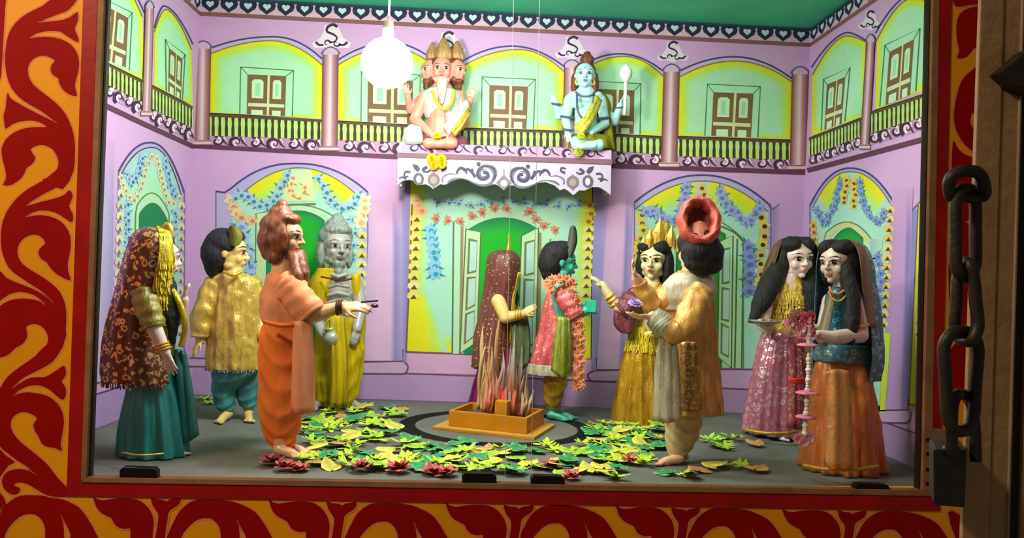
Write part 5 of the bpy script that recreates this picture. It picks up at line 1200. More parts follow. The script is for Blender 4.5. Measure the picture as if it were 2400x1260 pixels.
def fringe(F, row, a0, a1, n, ln, r, mat, parent, scale=1.0, name='fringe', flare=.0):
    vs = []; fs = []; many = row if isinstance(row[0], (list, tuple)) else [row]
    for row in many:
      for i in range(n):
        a = math.radians(lerp(a0, a1, (i + rnd.random()) / n)); c = V((row[0] + row[3] * scale * math.cos(a), row[1] + row[4] * scale * math.sin(a), row[2] + .004)); b0 = len(vs); l = ln * rnd.uniform(.7, 1.15)
        e = c - V((rnd.uniform(-.004, .004) - flare * math.cos(a), -flare * math.sin(a), l))
        for p, q in ((c, r), (e, r * 1.4)): vs += [p + V((q * math.cos(2 * PI * k / 4), q * math.sin(2 * PI * k / 4), 0)) for k in range(4)]
        fs += [(b0 + k, b0 + (k + 1) % 4, b0 + 4 + (k + 1) % 4, b0 + 4 + k) for k in range(4)] + [(b0 + 4, b0 + 5, b0 + 6, b0 + 7)]
    return mk(name, vs, fs, mat, parent)
fringe(F, F.rows(veil_rows[:5], 6)[3::2], 302, 332, 12, .045, .0022, TINSEL, ve, 1.04, 'tinsel_strands', .006)
fringe(F, fr_pts, 70, 325, 90, .022, .0016, SEQ, ve)
F.tube('gold_bun_ornament', [F.P(384, 545, -.02), F.P(392, 528, -.02), F.P(398, 540, -.02), F.P(396, 556, -.02)], 9 * F.s, GOLD)
for q in range(3): F.ringband('bangle', F.P(385 - q * 3, 818 - q * 6, -.10), V((.4, 0, -1)), 14.5 * F.s, 2.6 * F.s, GOLD)
F.tube('gold_garland', [F.P(404, 680, -.01), F.P(416, 700, -.02), F.P(428, 730, -.02), F.P(434, 760, -.01), F.P(430, 790, 0), F.P(424, 812, 0)], 7 * F.s, TINSEL)
F.tube('anklet', [F.P(286, 1060, -.19), F.P(330, 1066, -.22), F.P(384, 1062, -.19)], 2 * F.s, GOLD)

# ---- 2  boy in the golden tunic
F = Fig('boy_statue', 'statue of boy in shiny golden tunic, navy hair with green feather, pleated teal dhoti', 548, 984)
F.head(534, 592, 98, 100)
F.limb([F.P(545, 630), F.P(546, 665), F.P(546, 740), F.P(546, 850)], [21, 40, 46, 44])
F.limb([F.P(530, 860, .01), F.P(528, 920, .01), F.P(530, 970, .01)], [16, 14, 12]); F.limb([F.P(570, 860, .03), F.P(580, 920, .035), F.P(584, 962, .035)], [16, 14, 12])
F.limb([F.P(500, 670), F.P(476, 740, -.04), F.P(470, 796, -.05)], [20, 17, 12]); F.hand(F.P(470, 794, -.05), V((-.35, -.2, -.8)), V((-.7, -.6, .3)), 48 * F.s, -1, .3, .2)
F.limb([F.P(592, 670, .05), F.P(606, 740, .04), F.P(616, 790, 0)], [20, 16, 12])
F.foot(F.P(534, 988, 0), (-.1, -1), 66 * F.s); F.foot(F.P(580, 980, .03), (.35, -.9), 64 * F.s)
b = F.body(SK_GOLD); F.faces(b)
F.hairblob('hair', [((0, .10, .22), (.46, .44, .38)), ((0, -.05, .42), (.36, .33, .17)), ((0, .26, -.02), (.46, .36, .46)), ((0, .30, -.26), (.32, .24, .34))], NAVYH, .0055, amp=.003)
feather(F, (550, 576), (546, 528), 24, C(150, 160, 60), C(120, 110, 50), -.07)
F.cloth('dhoti', [(516, 588, 838, .75), (500, 600, 872, .75), (498, 556, 910, .8), (504, 550, 944, .85), (514, 546, 962, .85)], TDHOTI, 60, sub=12, disp=ufold(30, .09, -PI / 2), wr=.004)
F.cloth('dhoti_leg', [(545, 604, 860, .75, .02), (552, 606, 905, .8, .03), (558, 602, 940, .85, .03), (570, 598, 956, .85, .03)], TDHOTI, 50, sub=12, disp=ufold(26, .09, -PI / 2, 1.0), wr=.004)
k = F.cloth('tunic', [(520, 566, 634, .8), (500, 594, 652, .62), (492, 604, 680, .6), (488, 606, 740, .66), (486, 608, 800, .68), (484, 610, 850, .7), (484, 610, 862, .7)], GKURTA, 120, pleat=9, amp=.045, amp0=.02, wr=.009, wrs=24, sub=8)
F.sleeve('sleeve', [F.P(506, 668), F.P(488, 705, -.02), F.P(474, 745, -.04), F.P(470, 790, -.05)], [27, 26, 24, 20], GKURTA, wr=.01, parent=k); F.sleeve('sleeve', [F.P(590, 668, .05), F.P(602, 715, .05), F.P(610, 760, .04)], [25, 23, 20], GKURTA, parent=k)
fringe(F, F.rows([(484, 610, 862, .7), (484, 610, 864, .7)], 1)[0], 180, 360, 50, .014, .0016, SHAWL, k)
F.tube('collar', [F.P(524, 636, -.06), F.P(545, 644, -.085), F.P(566, 636, -.06)], 4 * F.s, GOLD)

# ---- 3  sage in orange with brown beard
F = Fig('sage_statue', 'statue of brown bearded sage in peach cape and orange dhoti, one arm stretched forward', 664, 1064)
F.head(666, 556, 100, 82)
F.limb([F.P(664, 600), F.P(664, 640), F.P(666, 700), F.P(668, 760), F.P(668, 800)], [24, 40, 52, 46, 48])
F.limb([F.P(658, 800, -.02), F.P(656, 930, -.02), F.P(656, 1045, -.02)], [30, 22, 15]); F.limb([F.P(684, 800, .02), F.P(676, 930, .02), F.P(672, 1035, .02)], [30, 22, 15])
F.limb([F.P(684, 670, -.06), F.P(728, 740, -.10), F.P(800, 718, -.10)], [26, 20, 13]); F.hand(F.P(800, 718, -.10), V((1, -.1, .06)), V((.05, -.6, .8)), 74 * F.s, 1, .35, .05)
F.limb([F.P(680, 680, .10), F.P(724, 745, .13), F.P(780, 724, .10)], [24, 19, 13]); F.hand(F.P(780, 724, .10), V((1, -.3, .05)), V((.05, .4, .9)), 66 * F.s, -1, .4, .05)
F.foot(F.P(652, 1066, -.03), (1, -.35), 74 * F.s); F.foot(F.P(674, 1058, .025), (1, -.2), 66 * F.s)
b = F.body(SK_TAN); F.faces(b, brow=C(50, 24, 16), lip=C(150, 60, 50))
F.hairblob('hair', [((0, .16, .24), (.46, .42, .36)), ((0, -.05, .42), (.36, .33, .17)), ((0, .26, -.05), (.48, .34, .48)), ((.0, .22, -.32), (.40, .30, .30)), ((0, .10, .52), (.30, .30, .24)), ((0, .08, .74), (.15, .15, .16)), ((.34, .0, -.04), (.12, .24, .36)), ((-.34, .0, -.04), (.12, .24, .36)), ((-.2, .12, -.45), (.22, .22, .2)), ((.2, .12, -.45), (.22, .22, .2))], BROWNH, .006, amp=.004)
F.hairblob('beard', [((0, -.24, -.38), (.20, .16, .12)), ((.2, -.10, -.30), (.10, .15, .14)), ((-.2, -.10, -.30), (.10, .15, .14)), ((0, -.33, -.20), (.12, .06, .03))], BROWNH, .0045, chains=[([F.P(702, 598, -.02), F.P(712, 640, -.05), F.P(718, 700, -.06)], [16 * F.s, 14 * F.s, 4 * F.s]), ([F.P(688, 600, -.04), F.P(698, 645, -.09), F.P(706, 684, -.10)], [13 * F.s, 13 * F.s, 5 * F.s])], amp=.003)
F.cloth('dhoti', [(624, 722, 745, .72), (614, 728, 790, .72), (608, 726, 850, .75), (608, 718, 920, .78), (612, 704, 980, .8), (626, 692, 1025, .85), (638, 688, 1046, .9)], ORANGE, 84, pleat=4, amp=.02, sub=12, disp=ufold(44, .08, -PI / 2 + .3), wr=.006)
c = F.cloth('cape', [(646, 696, 628, .85), (624, 712, 650, .75), (612, 728, 690, .72), (612, 730, 730, .72), (620, 724, 758, .74)], PEACHC, 72, pleat=5, amp=.02, disp=lambda a, t: .03 * math.sin(16 * t + 3 * math.sin(a)), wr=.01)
F.sleeve('sleeve', [F.P(680, 672, -.07), F.P(704, 702, -.09), F.P(734, 738, -.10)], [34, 36, 36], PEACHC, ringamp=.05, parent=c)
F.sleeve('sleeve', [F.P(676, 680, .10), F.P(700, 712, .12), F.P(724, 740, .13)], [30, 31, 30], PEACHC, parent=c)
F.sheet('waist_flap', [[F.P(686, 752, -.13), F.P(708, 752, -.14), F.P(728, 754, -.10)], [F.P(686, 850, -.14), F.P(710, 852, -.16), F.P(734, 850, -.11)], [F.P(684, 966, -.14), F.P(710, 970, -.16), F.P(735, 966, -.11)]], PEACHC, .006, 5, wave=.007, wf=2)
F.tube('waist_band', [F.P(618, 752, -.11), F.P(660, 762, -.15), F.P(722, 756, -.10)], 5 * F.s, ORANGE)
F.ringband('bracelet', F.P(792, 720, -.10), V((1, 0, 0)), 15 * F.s, 4 * F.s, plain('dark_beads', C(84, 44, 30), .5)); F.ringband('bracelet', F.P(800, 718, -.10), V((1, 0, 0)), 14 * F.s, 3 * F.s, plain('dark_beads', C(84, 44, 30), .5))
Fs = F
ld = empty('ladle', F.P(866, 712, -.11), 'small dark ritual ladle held in the fingers of the orange robed sage', 'ladle')
tube('handle', [F.P(846, 708, -.115), F.P(862, 706, -.115), F.P(886, 704, -.115)], 2.4 * F.s, plain('dark_metal', C(74, 66, 70), .35, .6), ld); sphere('bowl', F.P(878, 716, -.115), (9 * F.s, 9 * F.s, 5 * F.s), plain('dark_metal', C(74, 66, 70), .35, .6), ld)

# ---- 4  grey old sage in yellow
F = Fig('old_sage_statue', 'statue of ash grey old sage in yellow robes standing before the green doorway', 788, 956)
F.head(789, 578, 94, 28, gaunt=1.0)
F.limb([F.P(792, 612), F.P(792, 650), F.P(792, 700), F.P(790, 760)], [18, 34, 42, 40])
for yy in (668, 688, 706): F.limb([F.P(770, yy + 4, -.10), F.P(792, yy - 2, -.115), F.P(816, yy + 3, -.09)], [5, 5, 5])
F.limb([F.P(776, 642, -.05), F.P(792, 648, -.075), F.P(812, 642, -.05)], [5, 5, 5])
F.limb([F.P(770, 770, .01), F.P(766, 880, .01), F.P(762, 950)], [20, 15, 11]); F.limb([F.P(806, 770, .02), F.P(808, 880, .02), F.P(814, 945, .02)], [20, 15, 11])
F.limb([F.P(752, 655), F.P(736, 730, -.04), F.P(758, 782, -.12)], [19, 16, 11]); F.hand(F.P(756, 772, -.12), V((.5, -.3, -.6)), V((-.4, -.8, .1)), 50 * F.s, 1, .5, .1)
F.limb([F.P(832, 655, .04), F.P(846, 720, 0), F.P(836, 770, -.06)], [18, 15, 11]); F.hand(F.P(836, 770, -.06), V((-.1, -.3, -.9)), V((.6, -.7, .1)), 46 * F.s, -1, .4, .1)
F.foot(F.P(748, 962, 0), (-.1, -1), 62 * F.s); F.foot(F.P(822, 950, .02), (.6, -.7), 62 * F.s)
b = F.body(SK_GREY); F.faces(b, brow=C(90, 90, 92), lip=C(120, 104, 100), big=1.0)
F.hairblob('hair', [((0, .12, .24), (.44, .42, .34)), ((0, -.05, .42), (.36, .33, .17)), ((0, .25, 0), (.44, .32, .42)), ((0, .04, .52), (.30, .28, .22)), ((0, .02, .70), (.16, .16, .14)), ((-.36, .10, -.2), (.12, .16, .34)), ((.36, .10, -.2), (.12, .16, .34))], GREYH, .0055, amp=.003)
F.hairblob('beard', [((0, -.26, -.42), (.17, .13, .12)), ((.2, -.10, -.33), (.09, .14, .13)), ((-.2, -.10, -.33), (.09, .14, .13)), ((0, -.25, -.58), (.11, .09, .16))], GREYH, .0045, amp=.003)
F.cloth('dhoti', [(746, 842, 742, .62), (738, 850, 800, .66), (734, 848, 860, .7), (738, 834, 920, .7), (744, 822, 950, .7)], YELC, 130, pleat=12, amp=.07, sub=12, disp=ufold(30, .05, -PI / 2 - .4), wr=.006)
F.sheet('front_pleat', [[F.P(770, 740, -.14), F.P(788, 738, -.16), F.P(806, 742, -.14)], [F.P(776, 850, -.16), F.P(794, 850, -.18), F.P(812, 850, -.15)], [F.P(774, 950, -.15), F.P(794, 956, -.17), F.P(812, 950, -.14)]], YELC, .006, 5, wave=.012, wf=3)
F.cloth('shawl', [(744, 796, 628, 1.0, -.01), (728, 790, 660, 1.0, -.01), (724, 776, 700, 1.0, -.02), (724, 768, 738, 1.0, -.04)], YELC, 40, pleat=5, amp=.06, wr=.008)
F.cloth('shawl_end', [(824, 844, 642, 1.3, .02), (826, 852, 700, 1.3, .02), (824, 856, 760, 1.2, .02), (820, 850, 840, 1.1, .02)], YELC, 30, pleat=4, amp=.06, wr=.006)
F.beads('bead_string', [F.P(752, 648, -.10), F.P(772, 652, -.13), F.P(800, 658, -.125), F.P(826, 652, -.09)], 2.4 * F.s, plain('dark_beads', C(84, 44, 30), .5), 24)
flowers_joined('flower_bunch', [(F.P(744 + 7 * i, 712 + (i % 2) * 6, -.14), 10 * F.s, (0, -1, .2)) for i in range(4)], plain('coral_petals', C(226, 112, 96), .5), F.root)
wp = empty('water_pot', F.P(776, 800, -.16), 'small silvery water pot held low by the ash grey sage', 'pot'); pm = plain('silvery_pot', C(176, 180, 172), .3, .4)
sphere('pot_body', F.P(778, 792, -.165), (17 * F.s, 17 * F.s, 17 * F.s), pm, wp); cyl('pot_neck', F.P(774, 776, -.165), F.P(773, 768, -.165), 8 * F.s, 11 * F.s, pm, wp); tube('pot_handle', [F.P(764, 778, -.165), F.P(762, 758, -.165), F.P(774, 748, -.165), F.P(784, 758, -.165), F.P(786, 778, -.165)], 1.8 * F.s, pm, wp)

# ---- 5  bride behind the altar
F = Fig('bride_statue', 'statue of bride in long maroon net veil standing behind the fire altar', 1172, 966)
F.head(1182, 640, 84, 122, female=True)
F.limb([F.P(1178, 672), F.P(1172, 700), F.P(1168, 760), F.P(1168, 820)], [16, 32, 38, 40]); F.limb([F.P(1166, 820), F.P(1166, 940)], [40, 24])
F.limb([F.P(1168, 705, -.07), F.P(1184, 744, -.10), F.P(1224, 736, -.09)], [17, 14, 10]); F.hand(F.P(1222, 736, -.09), V((.8, 0, .55)), V((-.3, -.9, .3)), 40 * F.s, 1, .25, .08)
F.limb([F.P(1196, 705, .05), F.P(1216, 745, .06), F.P(1236, 732, 0)], [15, 12, 9]); F.hand(F.P(1232, 732, 0), V((.7, -.3, .6)), V((.3, .9, .1)), 36 * F.s, -1, .25, .08)
F.foot(F.P(1190, 966, 0), (1, -.2), 40 * F.s)
b = F.body(SK_GOLD, .0045); F.faces(b)
F.hairblob('hair', [((0, .06, .12), (.40, .42, .40)), ((0, .14, -.1), (.38, .32, .40))], BLACKH, .006, chains=[([F.P(1198, 660), F.P(1204, 700), F.P(1206, 735)], [12 * F.s, 13 * F.s, 6 * F.s])])
F.cloth('skirt', [(1140, 1204, 792, .9), (1124, 1214, 850, .9), (1106, 1228, 920, .9), (1096, 1236, 962, .9)], MAGC, 110, pleat=14, amp=.05, wr=.005)
F.cloth('blouse', [(1158, 1200, 684, .8), (1150, 1212, 702, .72), (1150, 1210, 745, .75), (1144, 1204, 790, .85), (1140, 1204, 806, .9)], foil('olive_gold_blouse', C(150, 140, 40), C(90, 84, 16), .4, .5, 40, .6), 40, wr=.005)
F.sheet('sari_end', [[F.P(1196, 742, -.08), F.P(1214, 740, -.06), F.P(1236, 744, -.04)], [F.P(1200, 790, -.1), F.P(1220, 800, -.09), F.P(1242, 790, -.06)], [F.P(1202, 850, -.1), F.P(1222, 866, -.1), F.P(1240, 850, -.08)]], cloth('grey_green_net', C(92, 106, 72), C(52, 64, 44), 40, .6), .004, 4, wave=.006, wf=3)
vr = [(1164, 1202, 586, .9), (1144, 1222, 600, 1.0), (1136, 1224, 636, 1.0), (1130, 1212, 690, .95), (1120, 1206, 745, .92), (1110, 1204, 800, .9), (1106, 1204, 862, .9)]
ve = F.cloth('veil', vr, SEQ2, 80, 60, 328, pleat=9, amp=.05, amp0=.006, wr=.005, thick=.003, sub=5)
F.cloth('veil_border', vr[2:6], TINSEL, 8, 316, 330, scale=1.02, thick=.003, sub=5, wr=.006, wrs=40, parent=ve)
F.tube('crown_spike', [F.P(1188, 598, -.01), F.P(1193, 575, -.01), F.P(1193, 546, -.01)], [6 * F.s, 5 * F.s, 3 * F.s, 1.2 * F.s], GOLD)
for q in range(3): F.ringband('bangle', F.P(1206 + q * 6, 738 - q, -.095), V((1, 0, 0)), 11 * F.s, 2 * F.s, GOLD)

# ---- 6  groom with teal skin
F = Fig('groom_statue', 'statue of teal skinned groom in pink brocade coat with a peach flower garland', 1304, 982)
F.head(1312, 614, 86, 98)
F.limb([F.P(1312, 645), F.P(1312, 675), F.P(1310, 740), F.P(1306, 820), F.P(1304, 860)], [17, 33, 38, 38, 36])
F.limb([F.P(1296, 860, 0), F.P(1296, 972, 0)], [13, 9]); F.limb([F.P(1308, 860, .015), F.P(1304, 968, .02)], [13, 9])
F.limb([F.P(1326, 690, -.08), F.P(1346, 742, -.10), F.P(1378, 724, -.10)], [17, 14, 10]); F.hand(F.P(1366, 724, -.10), V((1, -.1, -.05)), V((0, -.9, .4)), 40 * F.s, 1, .5, .08)
F.limb([F.P(1330, 690, .06), F.P(1352, 730, .08), F.P(1376, 716, .02)], [16, 13, 10]); F.hand(F.P(1366, 716, .02), V((1, -.1, 0)), V((0, .9, .4)), 38 * F.s, -1, .5, .08)
F.foot(F.P(1290, 984, -.02), (.9, -.4), 54 * F.s); F.foot(F.P(1306, 979, .025), (.9, -.3), 52 * F.s)
b = F.body(SK_TEAL); F.faces(b, brow=C(14, 60, 64), white=C(200, 230, 225), lip=C(30, 100, 100))
F.hairblob('hair', [((0, .12, .20), (.44, .42, .38)), ((0, -.05, .42), (.36, .33, .17)), ((0, .26, -.02), (.42, .34, .44)), ((0, .28, -.24), (.34, .24, .32))], BLACKH, .0055, amp=.003)
feather(F, (1334, 602), (1343, 528), 17, C(110, 120, 110), C(90, 84, 80), -.05)
F.cloth('dhoti', [(1280, 1330, 840, .8), (1274, 1330, 890, .8), (1276, 1318, 930, .85), (1284, 1312, 958, .9)], DGOLD, 60, sub=12, disp=ufold(30, .09, -PI / 2), wr=.005)
c = F.cloth('coat', [(1290, 1336, 666, .8), (1280, 1346, 690, .72), (1270, 1348, 740, .75), (1258, 1348, 790, .8), (1246, 1344, 840, .85), (1240, 1340, 868, .85)], PINKF, 84, pleat=8, amp=.05, wr=.012)
F.sleeve('sleeve', [F.P(1322, 690, -.08), F.P(1338, 720, -.10), F.P(1352, 742, -.11)], [23, 22, 19], PINKF, parent=c); F.sleeve('sleeve', [F.P(1328, 690, .06), F.P(1344, 716, .08), F.P(1356, 728, .07)], [21, 19, 17], PINKF, parent=c)
F.sheet('sash', [[F.P(1304, 744, -.14), F.P(1318, 742, -.15), F.P(1334, 746, -.12)], [F.P(1300, 800, -.16), F.P(1318, 805, -.17), F.P(1336, 800, -.13)], [F.P(1294, 868, -.16), F.P(1316, 884, -.17), F.P(1336, 868, -.12)]], GREENF, .006, 5, wave=.01, wf=3)
F.cloth('hem_trim', [(1243, 1342, 852, .85), (1239, 1341, 866, .86), (1238, 1341, 876, .86)], SHAWL, 84, 150, 330, pleat=8, amp=.05, amp0=.05, scale=1.03, thick=.003)
FLP = plain('peach_petals', C(226, 152, 112), .5, 0, .15, 60)
sp = []
for x, y, d in [(1284, 664, -.10), (1296, 656, -.12), (1312, 654, -.13), (1328, 656, -.12), (1342, 662, -.09), (1290, 678, -.12), (1336, 676, -.11), (1344, 690, -.10)]: sp.append((F.P(x, y, d), 15 * F.s, (rnd.uniform(-.4, .4), -1, .2)))
P_ = cr([(1346, 700, 0), (1352, 740, 0), (1356, 780, 0), (1358, 830, 0), (1354, 880, 0), (1356, 905, 0)], 4)
for i, p in enumerate(P_): sp.append((F.P(p.x + (5 if i % 2 else -4), p.y, -.12), 14 * F.s, (rnd.uniform(-.6, .6), -1, rnd.uniform(-.2, .4))))
flowers_joined('garland', sp, FLP, F.root, 9, 3)
F.tube('garland_cord', [F.P(1344, 680, -.09), F.P(1352, 740, -.11), F.P(1356, 800, -.11), F.P(1356, 900, -.11)], 3 * F.s, plain('garland_green', C(60, 90, 40), .6))
gb = hexa('gift_box', [F.P(1376, 702, -.13), F.P(1398, 704, -.13), F.P(1396, 732, -.13), F.P(1374, 730, -.13)], (0, .05, 0), plain('turquoise_box', C(50, 190, 160), .4, 0, .08, 30), None, .002); tag(gb, 'small turquoise box in the hands of the teal skinned groom', 'box')

# ---- 7  crowned queen
F = Fig('queen_statue', 'statue of crowned queen in gold skirt and maroon net sleeves, arm stretched to the groom', 1512, 984)
F.head(1532, 612, 88, -24, female=True)
F.limb([F.P(1530, 645), F.P(1524, 675), F.P(1516, 740), F.P(1512, 800)], [16, 32, 36, 38]); F.limb([F.P(1512, 800), F.P(1512, 960)], [40, 24])
F.limb([F.P(1494, 690, -.04), F.P(1452, 726, -.08), F.P(1412, 668, -.08)], [17, 14, 10]); F.hand(F.P(1414, 672, -.08), V((-.6, -.1, .6)), V((-.3, -.3, .9)), 42 * F.s, -1, .35, .1)
F.limb([F.P(1556, 690, .02), F.P(1566, 745, -.02), F.P(1540, 780, -.1)], [16, 13, 10]); F.hand(F.P(1540, 780, -.1), V((-.8, -.5, .1)), V((-.3, -.2, .9)), 40 * F.s, 1, .4, .08)
b = F.body(SK_CREAM); F.faces(b, tilak=lambda a, patch, line, o: patch(a, [(.03 * math.cos(2 * PI * i / 8), .10 + .03 * math.sin(2 * PI * i / 8)) for i in range(8)], C(170, 30, 40), o))
F.hairblob('hair', [((0, .16, .14), (.46, .42, .42)), ((.20, -.05, .36), (.23, .33, .21)), ((-.20, -.05, .36), (.23, .33, .21)), ((-.36, .06, -.12), (.14, .22, .40)), ((.38, .06, -.16), (.16, .24, .50)), ((0, .28, -.2), (.42, .26, .5))], BLACKH, .0055, chains=[([F.P(1562, 635, .02), F.P(1566, 670, 0), F.P(1562, 700, -.02)], [12 * F.s, 13 * F.s, 7 * F.s])])
cw = F.cloth('crown', [(1514, 1568, 588, .9, .02), (1510, 1576, 570, .9, .02), (1518, 1580, 552, .9, .02), (1532, 1574, 536, .9, .02), (1550, 1566, 520, .9, .02)], GOLD, 60, pleat=9, amp=.08, amp0=.08, wr=.004, wrs=50)
for i, (x, y, h, w) in enumerate(((1508, 590, 40, 15), (1522, 580, 46, 17), (1544, 572, 64, 22), (1572, 578, 52, 18), (1588, 590, 44, 14))):
    c0 = F.P(x, y, -.03 - .02 * math.cos((i - 2) * .8)); vs = [c0 + V((-w / 2 * F.s, 0, 0)), c0 + V((0, -.008, 0)), c0 + V((w / 2 * F.s, 0, 0)), c0 + V((w * .62 * F.s, .002, h * .45 * F.s)), c0 + V((w * .1 * F.s, .004, h * F.s)), c0 + V((-w * .62 * F.s, .002, h * .45 * F.s)), c0 + V((0, .008, h * .3 * F.s)), c0 + V((0, -.012, h * .45 * F.s))]
    mk('crown_leaf', vs, [(0, 1, 7, 5), (1, 2, 3, 7), (7, 3, 4), (5, 7, 4), (0, 5, 6), (5, 4, 6), (4, 3, 6), (3, 2, 6), (2, 1, 6), (1, 0, 6)], GOLD, cw)
F.cloth('skirt', [(1476, 1546, 770, .85), (1462, 1556, 830, .88), (1448, 1570, 910, .9), (1438, 1582, 975, .9), (1438, 1584, 986, .9)], DGOLD, 140, pleat=13, amp=.08, wr=.006)
F.cloth('blouse', [(1504, 1552, 660, .8), (1488, 1562, 680, .7), (1486, 1556, 730, .75), (1478, 1546, 782, .82)], GBLOUSE, 50, wr=.008)
F.sleeve('sleeve', [F.P(1496, 690, -.04), F.P(1474, 712, -.07), F.P(1450, 730, -.08)], [22, 25, 24], MBLOUSE); F.sheet('sleeve_drape', [[F.P(1486, 704, -.08), F.P(1462, 722, -.1), F.P(1440, 726, -.1)], [F.P(1490, 742, -.09), F.P(1468, 752, -.11), F.P(1440, 760, -.1)], [F.P(1486, 776, -.09), F.P(1472, 782, -.11), F.P(1456, 778, -.1)]], MBLOUSE, .004, 4, wave=.006, wf=2)
for q in range(3): F.ringband('bangle', F.P(1428 + q * 6, 694 + q * 9, -.08), V((-.6, 0, .8)), 12 * F.s, 2.4 * F.s, GOLD)
F.beads('necklace', [F.P(1512, 655, -.06), F.P(1518, 672, -.09), F.P(1534, 682, -.095), F.P(1550, 668, -.07)], 3 * F.s, GOLD, 16)
fringe(F, F.rows([(1474, 1548, 766, .86), (1470, 1552, 786, .86), (1466, 1554, 808, .88)], 2), 190, 300, 34, .034, .0024, TINSEL, F.root, 1.04, 'waist_fringe', .006)

# ---- 8  man in the bronze coat with the tipped red turban
F = Fig('king_statue', 'statue of black haired man in bronze coat with tipped red turban, seen from behind', 1592, 1086)
F.head(1631, 588, 104, -164)
F.limb([F.P(1622, 628), F.P(1616, 668), F.P(1612, 740), F.P(1612, 850)], [22, 44, 50, 48])
F.limb([F.P(1598, 850, -.015), F.P(1590, 980, -.015), F.P(1586, 1078, -.01)], [24, 16, 12]); F.limb([F.P(1618, 850, .02), F.P(1606, 980, .02), F.P(1594, 1070, .02)], [24, 16, 12])
F.limb([F.P(1632, 690, -.12), F.P(1590, 778, -.16), F.P(1530, 742, -.14)], [24, 19, 13]); F.hand(F.P(1528, 742, -.14), V((-1, -.1, -.02)), V((0, -.3, -1)), 62 * F.s, -1, .35, .08)
F.limb([F.P(1580, 680, .02), F.P(1530, 716, -.02), F.P(1492, 652, -.05)], [22, 17, 12]); F.hand(F.P(1492, 654, -.05), V((-.35, -.1, .9)), V((-.8, .3, -.2)), 56 * F.s, 1, .4, .12)
F.foot(F.P(1592, 1088, -.02), (-1, -.25), 70 * F.s); F.foot(F.P(1604, 1084, .03), (-1, -.1), 62 * F.s)
b = F.body(SK_PEACH); F.faces(b)
F.hairblob('hair', [((0, .10, .16), (.48, .46, .40)), ((0, .28, -.06), (.52, .36, .44)), ((0, .34, -.30), (.48, .26, .24)), ((-.3, .1, -.1), (.2, .3, .36))], BLACKH, .0065, amp=.004)
F.cloth('dhoti', [(1556, 1648, 940, .7), (1558, 1644, 990, .75), (1560, 1632, 1030, .8), (1566, 1612, 1062, .9), (1572, 1604, 1074, .9)], BEIGE, 70, sub=12, disp=ufold(34, .09, -PI / 2 + .3), wr=.005)
c = F.cloth('coat', [(1592, 1652, 634, .85), (1566, 1668, 656, .72), (1552, 1674, 700, .7), (1548, 1676, 770, .7), (1540, 1682, 850, .72), (1536, 1690, 930, .75), (1538, 1692, 966, .75)], COAT, 110, pleat=10, amp=.05, wr=.008)
F.sleeve('sleeve', [F.P(1636, 692, -.13), F.P(1618, 740, -.16), F.P(1590, 776, -.175), F.P(1558, 764, -.165), F.P(1534, 746, -.145)], [29, 29, 28, 25, 20], COAT, 28, .01, ringamp=.07, parent=c)
F.sleeve('sleeve', [F.P(1584, 682, .02), F.P(1556, 704, -.01), F.P(1530, 712, -.02), F.P(1512, 684, -.035), F.P(1499, 662, -.045)], [28, 27, 25, 21, 17], COAT, 24, .008, parent=c)
F.sleeve('cuff', [F.P(1556, 764, -.165), F.P(1542, 752, -.152), F.P(1530, 744, -.142)], [28, 26, 22], SHAWL, ringamp=.1, ringf=60, parent=c)
F.cloth('shawl', [(1606, 1650, 632, .85), (1574, 1668, 648, .72), (1556, 1674, 672, .74), (1548, 1666, 704, .76), (1544, 1646, 726, .78)], foil('pale_shoulder_shawl', C(196, 190, 166), C(146, 138, 114), .5, .2, 60, .4, (1, 1, .2), C(236, 224, 190), .85, 70), 80, scale=1.09, pleat=7, amp=.02, disp=lambda a, t: .03 * math.sin(22 * t + 2.5 * math.cos(a)), wr=.006)
F.sheet('shawl_end', [[F.P(1548, 770, -.155), F.P(1564, 774, -.175), F.P(1580, 782, -.18)], [F.P(1538, 860, -.13), F.P(1564, 862, -.165), F.P(1590, 866, -.175)], [F.P(1534, 985, -.13), F.P(1564, 990, -.17), F.P(1594, 985, -.18)]], SHAWL, .006, 6, wave=.007, wf=3)
F.sheet('coat_panel', [[F.P(1594, 800, -.088), F.P(1612, 800, -.098), F.P(1632, 800, -.100)], [F.P(1592, 880, -.098), F.P(1614, 880, -.108), F.P(1638, 880, -.108)], [F.P(1590, 962, -.112), F.P(1614, 964, -.122), F.P(1642, 962, -.120)]], sequin('bronze_panel_brocade', C(160, 112, 54), C(236, 206, 130), 60, 6, .16), .004, 6, parent=c, wave=.003, wf=2)
# the turban: a wide rolled ring tipped back so that its hollow shows
tc0 = F.P(1638, 520, -.05); ax = V((-.10, -.95, .26)).normalized(); tt = V((1, .25, .0)); tt = (tt - ax * tt.dot(ax)).normalized(); uu = ax.cross(tt); vs = []; fs = []; nA, nB = 48, 18
for i in range(nA):
    a = 2 * PI * i / nA; rd = tt * math.cos(a) * 38 + uu * math.sin(a) * 49
    dr = (tt * math.cos(a) + uu * math.sin(a)).normalized(); th = 12 + 2.0 * math.sin(9 * a)
    for k in range(nB):
        q = 2 * PI * k / nB; e = 1 + .07 * math.sin(5 * q + 7 * a); vs.append(tc0 + rd * F.s + (dr * math.cos(q) * th * e + ax * math.sin(q) * 26 * e) * F.s)
for i in range(nA):
    for k in range(nB): fs.append((i * nB + k, ((i + 1) % nA) * nB + k, ((i + 1) % nA) * nB + (k + 1) % nB, i * nB + (k + 1) % nB))
tb = mk('turban', vs, fs, REDT, F.root, True)
vs = []; fs = []
for j in range(7):
    t = j / 6; rr = 1 - t
    for i in range(nA): a = 2 * PI * i / nA; vs.append(tc0 - ax * (18 + 10 * math.sqrt(t)) * F.s + (tt * math.cos(a) * 34 + uu * math.sin(a) * 45) * rr * F.s)
